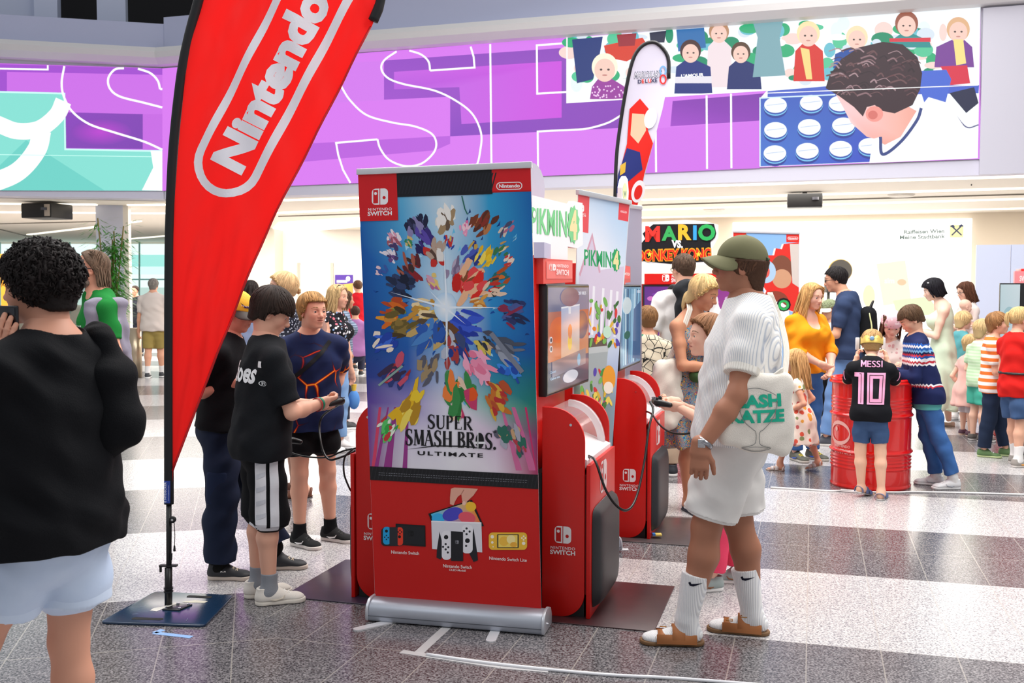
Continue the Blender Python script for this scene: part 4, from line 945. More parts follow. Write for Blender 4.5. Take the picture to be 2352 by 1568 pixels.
def glazing():
    r = empty('window_1', GW.p); tag(r, kind='structure'); o = GW.p
    q = lambda x, y, d: GW.px(x, y, d) - o
    A = Art(q, .01); A.rect(-400, 560, 640, 700, '#eafffb'); A.rect(-400, 585, 640, 612, '#9fe6dc'); A.rect(-400, 640, 640, 643, '#4a7a76'); A.rect(280, 612, 400, 630, '#d8fff8'); A.rect(-400, 660, 640, 700, '#b8d4cc'); A.done('pane', attr_mat(.3, emit=1.1), r)
    b = B()
    for x in range(-400, 641, 80): b.prism([q(x, 556, .02), q(x + 3, 556, .02), q(x + 3, 720, .02), q(x, 720, .02)], (0, -.06, 0))
    b.done('window_frame', mat('#9cc4c0', .5), r)
glazing()
struct(slab(GW, -40, 30, 0, 1.1, -.2, -.02), 'wall_low', mat('#d8d2c6', .7)); struct(slab(GW, -40, 30, 2.5, ZS, -.2, -.1), 'wall_upper', mat('#d8d0c4', .7))
tag(slab(Plane(P(14, 640, 24), 0), -.13, .13, -1.6, .58, -.1, 0).done('orange_panel', mat('#e89a28', .6)), 'tall orange panel beyond the curly-haired man', 'panel')
PC = Plane(P(222, 600, 21), YL); w_ = (PC.px(284, 600) - PC.p).dot(PC.u)
struct(slab(PC, 0, w_, -PC.p.z, ZS - PC.p.z, -.5, 0), 'column_1', mat('#cfd2e6', .6)); struct(slab(PC, w_, w_ + .1, -PC.p.z, ZS - PC.p.z, -.5, -.02), 'column_2', mat('#efe8e0', .6))
# bank display on the back wall
def bank():
    pl = BW; q0 = pl.px(1683, 515, .05); r = empty('bank_display', q0, 0, 'huge white backlit wall display with small bank lettering and a crossed emblem', 'display'); o = q0.copy()
    a0, a1 = ll(1683), ll(2229); slab(Plane(pl.p - o, YR + .6), a0, a1, .02, pl.px(1900, 508).z, 0.0, .12).done('lightbox', mat('#ffffff', .5, emit=1.25), r)
    A = Art(lambda x, y, d: pl.px(x, y, .13 + d) - o, .006, .08)
    A.text('Raiffeisen Wien', 2168, 535, 9, '#6f7f78', .03, align='RIGHT', width=92, skew=-.03); A.text('Meine Stadtbank', 2168, 547, 9, '#6f7f78', .03, align='RIGHT', width=104, skew=-.03)
    A.rect(2180, 517, 2211, 546, '#fff7b0'); 
    for p in ([(2184, 520), (2207, 541)], [(2207, 519), (2184, 541)]): A.line(p, 3, '#23305e')
    A.line([(2181, 521), (2187, 518), (2190, 523)], 3, '#23305e'); A.line([(2201, 521), (2206, 517), (2210, 521)], 3, '#23305e')
    A.poly([(2012, 606), (2078, 598), (2092, 690), (2028, 702)], '#fdebd6'); A.text('sim', 2042, 650, 12, '#fff8f0', .03); A.ell(2070, 648, 10, 7, '#f6c9a0'); A.poly([(2050, 690), (2130, 680), (2160, 720), (2060, 730)], '#e4f6c2')
    A.ell(1995, 680, 14, 26, '#fdeec2'); A.ell(1880, 690, 14, 26, '#fdeec2'); A.rect(1770, 540, 1800, 556, '#f4f6fa'); A.done('print', attr_mat(.5, emit=1.1), r)
bank()
rd = empty('round_board', P(1931, 621, 21), 0, 'dark oval board with a gold rim above the navy-shirted man', 'board')
for nm, rx, rz_, dd, mm in (('board', .23, .22, 0, mat('#37332e', .5)), ('rim', .25, .235, .02, mat('#b89a52', .4))):
    B().prism([(rx * math.cos(i * math.pi / 18), dd, rz_ * math.sin(i * math.pi / 18)) for i in range(36)], (0, .02, 0)).done(nm, mm, rd)
B().box((-.03, .02, -2.0), (.03, .06, -.1)).done('post', mat('#4a4640', .5), rd)
bx = B().box((-.06, -.06, 0), (.24, .1, .32)).done('black_box', mat('#2c2a26', .5)); bx.location = P(1903, 672, 20.5); tag(bx, 'dark box behind the navy-shirted man against the glowing display', 'box'); 
B().box((-.02, 0, -1.55), (.03, .05, 0)).done('stand', mat('#3a3832', .5), bx); B().box((0, -.07, .08), (.18, -.06, .24)).done('front_panel', mat('#6a5a30', .5), bx)
# ceiling devices
def projector(p, yaw, sx, sy, sz, label, face=None):
    p.z = min(p.z, zc - .03); r = empty('projector', p, math.radians(yaw), label, 'projector'); B().box((-sx / 2, -sy / 2, -sz), (sx / 2, sy / 2, 0)).done('case', mat('#1c1b1c', .45), r, bevel=.02)
    B().box((-.04, -.04, 0), (.04, .04, zc - p.z)).done('bracket', mat('#8a8680', .5), r); B().lathe([(.06, 0), (.06, .05), (.04, .05)], (sx * .3, -sy / 2 - .02, -sz / 2), 16).done('lens', mat('#56565e', .2), r)
    if face: B().box((sx / 2 - .14, -sy / 2 - .01, -sz + .03), (sx / 2 - .02, -sy / 2, -.03)).done('side_plate', mat('#cdbfae', .5), r)
projector(P(108, 464, 20.4), -14, .68, .66, .29, 'black projector box under the low ceiling at the pale column side', True)
projector(P(1849, 422, 18.2), -16, .6, .3, .24, 'black projector box hung under the low ceiling over the bank display')
sp = empty('loudspeaker', P(1953, 409, 17.9), 0, 'small black loudspeaker hung from the low ceiling over the bank display', 'loudspeaker'); B().box((-.06, -.08, -.2), (.06, .08, 0)).done('case', mat('#1a1a1c', .5), sp, bevel=.015); B().lathe([(.03, 0), (.03, .02), (.02, .02)], (0, -.09, -.1), 14).done('cone', mat('#d8d8da', .4), sp); B().box((-.015, -.015, 0), (.015, .015, .25)).done('bracket', mat('#777', .5), sp)
cm_ = empty('ceiling_camera', P(2232, 398, 16.8), 0, 'tiny dark camera hanging on a rod at the ceiling edge', 'camera'); B().tube([(0, 0, .1), (0, 0, -.2)], .01).done('rod', mat('#444', .5), cm_); B().box((-.03, -.05, -.02), (.03, .05, .04)).done('body', mat('#222', .5), cm_)
for x, y in ((2070, 447), (1640, 480)):
    tag(B().lathe([(.0, -.04), (.2, -.04), (.24, 0), (0, 0)], soff(x, y), 20).done('ceiling_vent', mat('#d8d2c8', .6)), 'flat round vent in the low ceiling over the bank display', 'vent', 'vents over the bank display')
# white partition wall at the right edge
WP = Plane(P(2240, 700, 14.5), YR); wa = lambda x: (WP.px(x, 700) - WP.p).dot(WP.u)
for i, (x0, x1) in enumerate(((2240, 2318), (2320, 2420))):
    tag(slab(WP, wa(x0), wa(x1), -WP.p.z, (WP.px(2280, 562).z - WP.p.z), -.06, 0).done('partition_panel', mat('#d3dbf2', .6)), ['pale blue-white partition panel beside the bank display', 'pale blue-white partition panel behind the slim screen'][i], 'panel')

for x, y, sx, sy, pw, rz_ in ((5, 20, 14, 4, 1000, -16), (-3, 25, 12, 5, 1100, 0), (-12, 24, 8, 6, 950, 10), (8, 17.2, 12, 1.5, 160, -17)):
    o = area('low_hall_light', (x, y, zc - .03), (x, y, 0), sx, sy, pw, (1, .95, .88)); o.rotation_euler = (0, 0, math.radians(rz_))
# ================================================================= STANDS, BANNERS, KIOSKS
RED = mat('#d2160f', .32, spec=.4); BLK = mat('#101012', .45); ALU = mat('#c9ccd2', .28, metal=.9); CHR = mat('#d8d8dc', .15, metal=1)
PRINT = attr_mat(.45, .3); MATTE = attr_mat(.7, .2)
rn = random.Random(11)
# ---------------------------------------------------------------- big feather flag
FL = Plane(G(388, 1393), -4)
def feather_flag():
    base = G(388, 1393); r = empty('feather_flag', base, 0, 'huge red feather flag with white rounded lettering on a black pole and steel foot plate', 'flag')
    rel = lambda v: v - base
    def W(x, y, o=0.0):
        d = .022 * math.sin(x * .021 + y * .006) * min(1, max(0, (x - 400) / 120)) + .012 * math.sin(x * .05 - y * .013) * min(1, max(0, (x - 400) / 90)) + .004 * math.sin((x + y * .55) * .09) * min(1, max(0, (x - 395) / 60)) + .005 * math.sin((x + y * .16) * .2 + .6 * math.sin(y * .02)) * min(1, max(0, (y - 470) / 150)) * min(1, max(0, (x - 398) / 25))
        return rel(FL.px(x, y, .01 + d + o))
    ly = [-205, -150, -80, 0, 100, 191, 344, 497, 600, 1082, 1110]; lx = [610, 520, 478, 466, 440, 424, 410, 400, 397, 396, 397]
    ry = [-205, -170, -110, -50, 20, 52, 425, 500, 600, 893, 1082, 1110]; rx = [700, 800, 850, 868, 862, 857, 668, 629, 587, 471, 399, 397.5]
    V, Fq, nx, ny = [], [], 44, 150
    for j in range(ny + 1):
        y = -205 + 1315 * j / ny; a, b = np.interp(y, ly, lx), np.interp(y, ry, rx)
        for i in range(nx + 1): V.append(W(a + (b - a) * i / nx, y))
    for j in range(ny):
        for i in range(nx): q = j * (nx + 1) + i; Fq.append([q, q + nx + 1, q + nx + 2, q + 1])
    m = mat('#fb1d18', .5, spec=.3); nt = m.node_tree
    if 'cloth' not in m:
        m['cloth'] = 1; bs = nt.nodes['Principled BSDF']; tr = nt.nodes.new('ShaderNodeBsdfTranslucent'); tr.inputs[0].default_value = (*lin('#ff1a1a'), 1); mx = nt.nodes.new('ShaderNodeMixShader'); mx.inputs[0].default_value = .3
        out = nt.nodes['Material Output']; nt.links.new(bs.outputs[0], mx.inputs[1]); nt.links.new(tr.outputs[0], mx.inputs[2]); nt.links.new(mx.outputs[0], out.inputs[0])
    cl = link('flag_cloth', npmesh('flag_cloth', np.array(V), np.array(Fq)), m, r, True)
    c, s_ = math.cos(math.radians(62.6)), math.sin(math.radians(62.6)); O = (551, 404)     # lettering frame: along, up
    fr = lambda a, b, o=0.0: W(O[0] + a * c - b * s_, O[1] - a * s_ - b * c, o)
    A = Art(fr, .0012)
    n = 14; w0, w1, a0, a1, rr = -42, 118, -2, 560, 80
    def track(k):
        R = 80 - k; cy = 36; L = []
        for i in range(n + 1): t = math.radians(90 + 180 * i / n); L.append((a0 + 16 + R * math.cos(t), cy + R * math.sin(t)))
        for i in range(n + 1): t = math.radians(-90 + 180 * i / n); L.append((a1 - 60 + R * math.cos(t), cy + R * math.sin(t)))
        return L
    oo, ii = track(0), track(19)
    for i in range(len(oo)): j = (i + 1) % len(oo); A.poly([oo[i], oo[j], ii[j], ii[i]], '#f1eef6', i == 0)
    A.text('Nintendo', 0, 0, 74, '#f1eef6', bold=.055, align='LEFT', width=452, ydown=False); A.done('lettering', attr_mat(.6, .2), cl, 9)
    # edge hem, sleeve, pole
    B().tube([W(np.interp(y, ry, rx) - 2, y, .002) for y in range(60, 1083, 30)], .006, 6).done('hem', mat('#c40d16', .5), cl, True)
    path = [FL.px(x, y) - base for x, y in ((388, 1157), (388, 1000), (388, 800), (389, 600), (391, 497), (398, 344), (414, 191), (430, 100), (456, 0), (478, -80), (524, -165), (612, -222), (705, -226), (800, -190), (858, -120), (878, -40), (872, 10), (857, 48))]
    B().tube(smooth_curve(path, 5), [.024] * 61 + [.024] * 20 + [.026] * 5, 12).done('sleeve', mat('#0c0d12', .7), r, True)
    B().tube([FL.px(388, 1390) - base, FL.px(388, 1150) - base], .0135, 12).done('pole', mat('#0b0b0d', .35), r, True); B().tube([FL.px(387, 1395) - base, FL.px(387, 1303) - base], .019, 12).done('pole_socket', mat('#0e0e10', .4), r, True)
    b = B()
    for y in (1357, 1350): b.lathe([(.024, -.004), (.024, .004)], FL.px(387, y) - base, 16)
    b.done('collar', mat('#1d1d20', .3), r); b = B(); p = FL.px(387, 1300) - base; b.box((p.x - .045, p.y - .014, p.z), (p.x + .045, p.y + .014, p.z + .008)); b.box((p.x - .045, p.y - .006, p.z - .03), (p.x - .036, p.y + .006, p.z)); b.done('cord_hook', BLK, r)
    st = B().prism([FL.px(x, y, .0255) - base for x, y in ((380, 1102), (394, 1102), (394, 1153), (380, 1153))], FL.n * .001).done('label_tag', mat('#1f3f9a', .6), r)
    A = Art(lambda x, y, o: FL.px(x, y, .0275 + o) - base, .0005); A.text('E NTDECKER', 385, 1151, 4.6, '#e8ecff', .02, rot=-math.pi / 2, align='LEFT', width=46); A.text('www.entdecker.com', 391.5, 1148, 2.2, '#e8ecff', rot=-math.pi / 2, align='LEFT', width=36); A.done('tag_lettering', MATTE, st)
    k = FL.px(399, 1191, .02) - base; kn = B().lathe([(.0, -.006), (.017, -.006), (.017, .006), (.0, .006)], (0, 0, 0), 16).done('cord_stopper', BLK, r, 2); kn.location = k; kn.rotation_euler = (math.pi / 2, 0, 0); B().lathe([(0, .006), (.006, .007), (.006, .01), (0, .011)], (0, 0, 0), 12).done('button', CHR, kn)
    b = B(); b.tube(smooth_curve([FL.px(x, y, .02) - base for x, y in ((396, 1196), (396, 1230), (395, 1270), (396, 1290))], 5), .0022, 6); b.tube(smooth_curve([FL.px(x, y, .02) - base for x, y in ((402, 1196), (404, 1225), (403, 1255))], 5), .0022, 6); b.tube([FL.px(396, 1268, .02) - base, FL.px(396, 1284, .02) - base], [.006, .004], 8); b.tube([FL.px(403, 1250, .02) - base, FL.px(403, 1263, .02) - base], [.004, .007], 8); b.done('cord', BLK, r)
    # foot plate with two hand slots
    pl = [G(228, 1433) - base, G(470, 1441) - base, G(537, 1371) - base, G(357, 1362) - base]
    def at(u, v, z=0): return (pl[0] * (1 - u) + pl[1] * u) * (1 - v) + (pl[3] * (1 - u) + pl[2] * u) * v + Vector((0, 0, z))
    bm = bmesh.new(); pts = []
    for cu, cv, a0 in ((.95, .93, 0), (.05, .93, 90), (.05, .07, 180), (.95, .07, 270)):
        for i in range(6): t = math.radians(a0 + 90 * i / 5); pts.append(at(cu + .05 * math.cos(t), cv + .07 * math.sin(t)))
    B().prism(pts, (0, 0, .012)).done('foot_plate', mat('#16304c', .2, spec=.7, noise=(9, .35)), r, bevel=.003)
    for u, v in ((.4, .13), (.62, .88)):
        B().prism([at(u - .14 + .02 * 0, v - .035, .0122), at(u + .14, v - .035, .0122), at(u + .155, v, .0122), at(u + .14, v + .035, .0122), at(u - .14, v + .035, .0122), at(u - .155, v, .0122)], (0, 0, .0006)).done('hand_slot', mat('#030304', .8), r)
    b = B(); b.prism([at(.42, .40, .012), at(.60, .40, .012), at(.66, .60, .012), at(.49, .60, .012)], (0, 0, .006)); f = b.done('pole_flange', mat('#3c3d40', .3, metal=.6), r, bevel=.001)
    for u, v in ((.45, .43), (.59, .43), (.63, .57), (.51, .57)): B().lathe([(0, 0), (.008, 0), (.008, .006), (0, .007)], at(u, v, .018), 10).done('bolt', CHR, f)
    A = Art(lambda u, v, o: at(u, v, .0124 + o), .0003); A.poly([(.3, .38), (.38, .36), (.42, .5), (.5, .62), (.44, .66), (.36, .5), (.30, .46)], '#dcd8d0'); A.poly([(.5, .68), (.62, .76), (.78, .74), (.76, .68), (.6, .67)], '#d8d2c0')
    for i in range(9): u, v, a = rn.random(), rn.random(), rn.random() * 6; A.line([(u, v), (u + .05 * math.cos(a), v + .08 * math.sin(a))], .004, '#7d8798')
    A.done('torn_sticker', MATTE, r)
feather_flag()
tp = B()
def ribbon(b, pts, wd, z=.0012):
    pts = [Vector((p[0], p[1], 0)) for p in pts]
    for i in range(len(pts) - 1):
        d = (pts[i + 1] - pts[i]).normalized(); s_ = Vector((-d.y, d.x, 0)) * wd / 2; q = [pts[i] - s_, pts[i + 1] - s_, pts[i + 1] + s_, pts[i] + s_]; b.prism([Vector((p.x, p.y, 0)) for p in q], (0, 0, z))
    return b
tag(ribbon(B(), [G(375, 1446), G(354, 1453), G(440, 1463)], .032).done('floor_tape', mat('#8fb8ee', .5)), 'light blue tape corner stuck on the floor before the flag foot plate', 'tape')
tape = mat('#f1eff0', .25, alpha=.62)
tag(ribbon(B(), [G(1031, 1436), G(1000, 1464), G(962, 1499)], .045).done('floor_tape', tape), 'short clear tape strip running from under the tall banner stand', 'tape')
tag(ribbon(B(), [G(922, 1496), G(962, 1502), G(1060, 1517), G(1151, 1531), G(1260, 1540)], .04, .0014).done('floor_tape', tape), 'wrinkled clear tape holding a cable on the dark floor before the banner', 'tape')
tag(B().tube([Vector((p.x, p.y, .006)) for p in smooth_curve([G(980, 1505), G(1090, 1521), G(1230, 1537), G(1392, 1552), G(1560, 1561), G(1800, 1580)], 6)], .0075, 8).done('cable', mat('#e9e9ee', .35), smooth=True), 'white cable taped along the floor before the tall banner', 'cable')
tag(B().tube([Vector((p.x, p.y, .006)) for p in smooth_curve([G(1770, 1121), G(1860, 1126), G(1905, 1129), G(1950, 1128), G(1975, 1131), G(2060, 1132), G(2100, 1131), G(2240, 1134), G(2420, 1139)], 6)], .0085, 8).done('cable', mat('#e8e6e6', .35), smooth=True), 'white cable running across the floor past the red barrel', 'cable')
tag(ribbon(B(), [G(1930, 1126), G(1972, 1129)], .1, .004).done('floor_tape', mat('#efeaea', .4)), 'crumpled white tape over the cable at the red barrel', 'tape')
# ---------------------------------------------------------------- a serif alphabet drawn with strokes
SER = {'S': ([[(.78, .78), (.74, .93), (.5, 1), (.28, .93), (.2, .75), (.3, .6), (.55, .48), (.74, .36), (.78, .2), (.68, .05), (.46, 0), (.24, .06), (.16, .24)]], [], .9),
       'U': ([], [((.2, 1), (.2, .25), .17), ((.82, 1), (.82, .25), .08)], 1), 'P': ([], [((.25, 0), (.25, 1), .17)], .85), 'E': ([], [((.25, 0), (.25, 1), .17), ((.25, .97), (.8, .97), .06), ((.25, .5), (.65, .5), .06), ((.25, .03), (.85, .03), .06), ((.8, 1), (.8, .8), .04), ((.85, 0), (.85, .22), .04)], .9),
       'R': ([], [((.25, 0), (.25, 1), .17), ((.5, .48), (.92, 0), .16)], .98), 'M': ([], [((.14, 0), (.2, 1), .07), ((.2, 1), (.52, .08), .15), ((.52, .08), (.84, 1), .06), ((.88, 0), (.84, 1), .17)], 1.1),
       'A': ([], [((.12, 0), (.5, 1), .06), ((.48, 1), (.88, 0), .17), ((.28, .36), (.7, .36), .05)], 1), 'H': ([], [((.22, 0), (.22, 1), .17), ((.82, 0), (.82, 1), .17), ((.22, .52), (.82, .52), .06)], 1.05), 'B': ([], [((.25, 0), (.25, 1), .17)], .9)}
def serif(A, txt, x, y, h, w, col, slope=0.0):
    """x..x+w across, baseline y (y down), cap height h"""
    adv = [SER[c][2] if c in SER else .5 if c in ' .' else 1 for c in txt]; k = w / sum(adv); X = x
    pt = lambda a, b: (X + a * k * ad, y - b * h + (X + a * k * ad - x) * slope); A.layer()
    for c, ad in zip(txt, adv):
        if c == 'O':      # a disc cut by a cross
            A.ell(*pt(.5, .5), .44 * k, .5 * h, col, new=False); A.layer(); bg = '#e8e6ea'; A.rect(*pt(.26, 1.1), *pt(.36, -.1), bg, False); A.rect(*pt(-.1, .42), *pt(1.1, .32), bg, False); A.layer()
        elif c == '.': A.ell(*pt(.3, .06), .1 * h, .1 * h, col, 12, new=False)
        elif c in SER:
            cur, st, _ = SER[c]
            for q in cur:
                n = len(q); pp = smooth_curve([(a, b, 0) for a, b in q], 4); L = [pt(p.x, p.y) for p in pp]
                for i in range(len(L) - 1):
                    t = i / (len(L) - 1); A.line(L[i:i + 2], h * (.06 + .13 * math.sin(math.pi * t) ** 2), col, new=False)
                A.line([pt(.8, .74), pt(.8, 1.0)], h * .045, col, new=False); A.line([pt(.14, .28), pt(.14, 0)], h * .045, col, new=False)
            for a, b, wd in st:
                A.line([pt(*a), pt(*b)], h * wd, col, new=False)
                for e in (a, b):
                    if e[1] in (0, 1) and wd > .05 and c not in 'E': A.line([pt(e[0] - .15, e[1] - (.02 if e[1] else -.02)), pt(e[0] + .15, e[1] - (.02 if e[1] else -.02))], h * .045, col, new=False)
            if c in 'PRB':
                for lo, hi, xr in (((.5, 1, .8),) if c != 'B' else ((.52, 1, .76), (0, .52, .85))):
                    m_, rr = (lo + hi) / 2, (hi - lo) / 2 - .03; P_ = [(.25, m_ + rr), (.5, m_ + rr)] + [(.5 + (xr - .5) * math.sin(math.radians(180 * i / 8)), m_ + rr * math.cos(math.radians(180 * i / 8))) for i in range(1, 8)] + [(.5, m_ - rr), (.25, m_ - rr)]
                    for i in range(len(P_) - 1): A.line([pt(*P_[i]), pt(*P_[i + 1])], h * (.05 if P_[i][0] < .4 or P_[i + 1][0] < .4 else .1 if i in (1, len(P_) - 3) else .15), col, new=False)
            if c == 'U':
                P_ = [(.2, .27), (.24, .1), (.38, .02), (.56, .02), (.74, .1), (.82, .27)]
                for i in range(5): A.line([pt(*P_[i]), pt(*P_[i + 1])], h * (.15, .12, .1, .08, .08)[i], col, new=False)
        X += ad * k
def roll_up(label, foot_a, foot_b, quad, pl, art, base_h=.085, back='#d8d6dc'):
    """quad: print corners in px (tl, tr, br, bl) on plane pl; foot ends on the ground"""
    o = (foot_a + foot_b) / 2; r = empty('roll_up_banner', o, 0, label, 'banner'); u = (foot_b - foot_a); L = u.length; u = u.normalized(); n = Vector((u.y, -u.x, 0)); n = n if n.dot(pl.n) > 0 else -n
    pr = [(-.085, .006), (-.09, .05), (-.07, .085), (-.03, .1), (.02, .102), (.05, .096), (.074, .078), (.082, .055), (.084, .02), (.078, .006)]
    q = lambda a, d, z: u * a + n * d + Vector((0, 0, z)); c = B().prism([q(-L / 2, d, z) for d, z in pr], u * L).done('base_cassette', mat('#aeb3be', .42, metal=.6), r, bevel=.003)
    for s_ in (-1, 1):
        e = B().prism([q(s_ * L / 2, d * 1.06, z * 1.08 + .0) for d, z in pr], u * (.014 * s_)).done('end_cap', mat('#c9ccd3', .35, metal=.5), c, bevel=.002); B().tube([q(s_ * (L / 2 + .012), .02, .04), q(s_ * (L / 2 + .022), .02, .04)], .006, 8).done('knob', CHR, e)
    b = B(); b.prism([q(-L / 2, .0825, .03), q(L / 2, .0825, .03), q(L / 2, .0825, .034), q(-L / 2, .0825, .034)], n * .002); b.done('groove', mat('#5c6068', .4), c)
    cs = [pl.px(*p) - o for p in quad]
    B().prism([p + pl.n * -.003 for p in cs], pl.n * .0028).done('back_sheet', mat(back, .6), r); A = Art(lambda x, y, d: pl.px(x, y, d) - o, .00035); art(A); A.done('printed_sheet', PRINT, r)
    d = (cs[1] - cs[0]).normalized(); tb = B(); h = Vector((0, 0, 1))
    for s0, s1, nm in ((-.008, .0, 'top_rail'),): tb.prism([cs[0] - d * .006 + pl.n * .012, cs[1] + d * .006 + pl.n * .012, cs[1] + d * .006 + pl.n * .012 + h * .03, cs[0] - d * .006 + pl.n * .012 + h * .03], -pl.n * .026).done(nm, mat('#d9dbe0', .35, metal=.5), r, bevel=.003)
    m0, m1 = (cs[0] + cs[1]) / 2, (cs[2] + cs[3]) / 2; m1.z = .05; B().tube([m1 - pl.n * .03, m0 - pl.n * .03], .012, 8).done('support_pole', ALU, r)
    return r, q, L
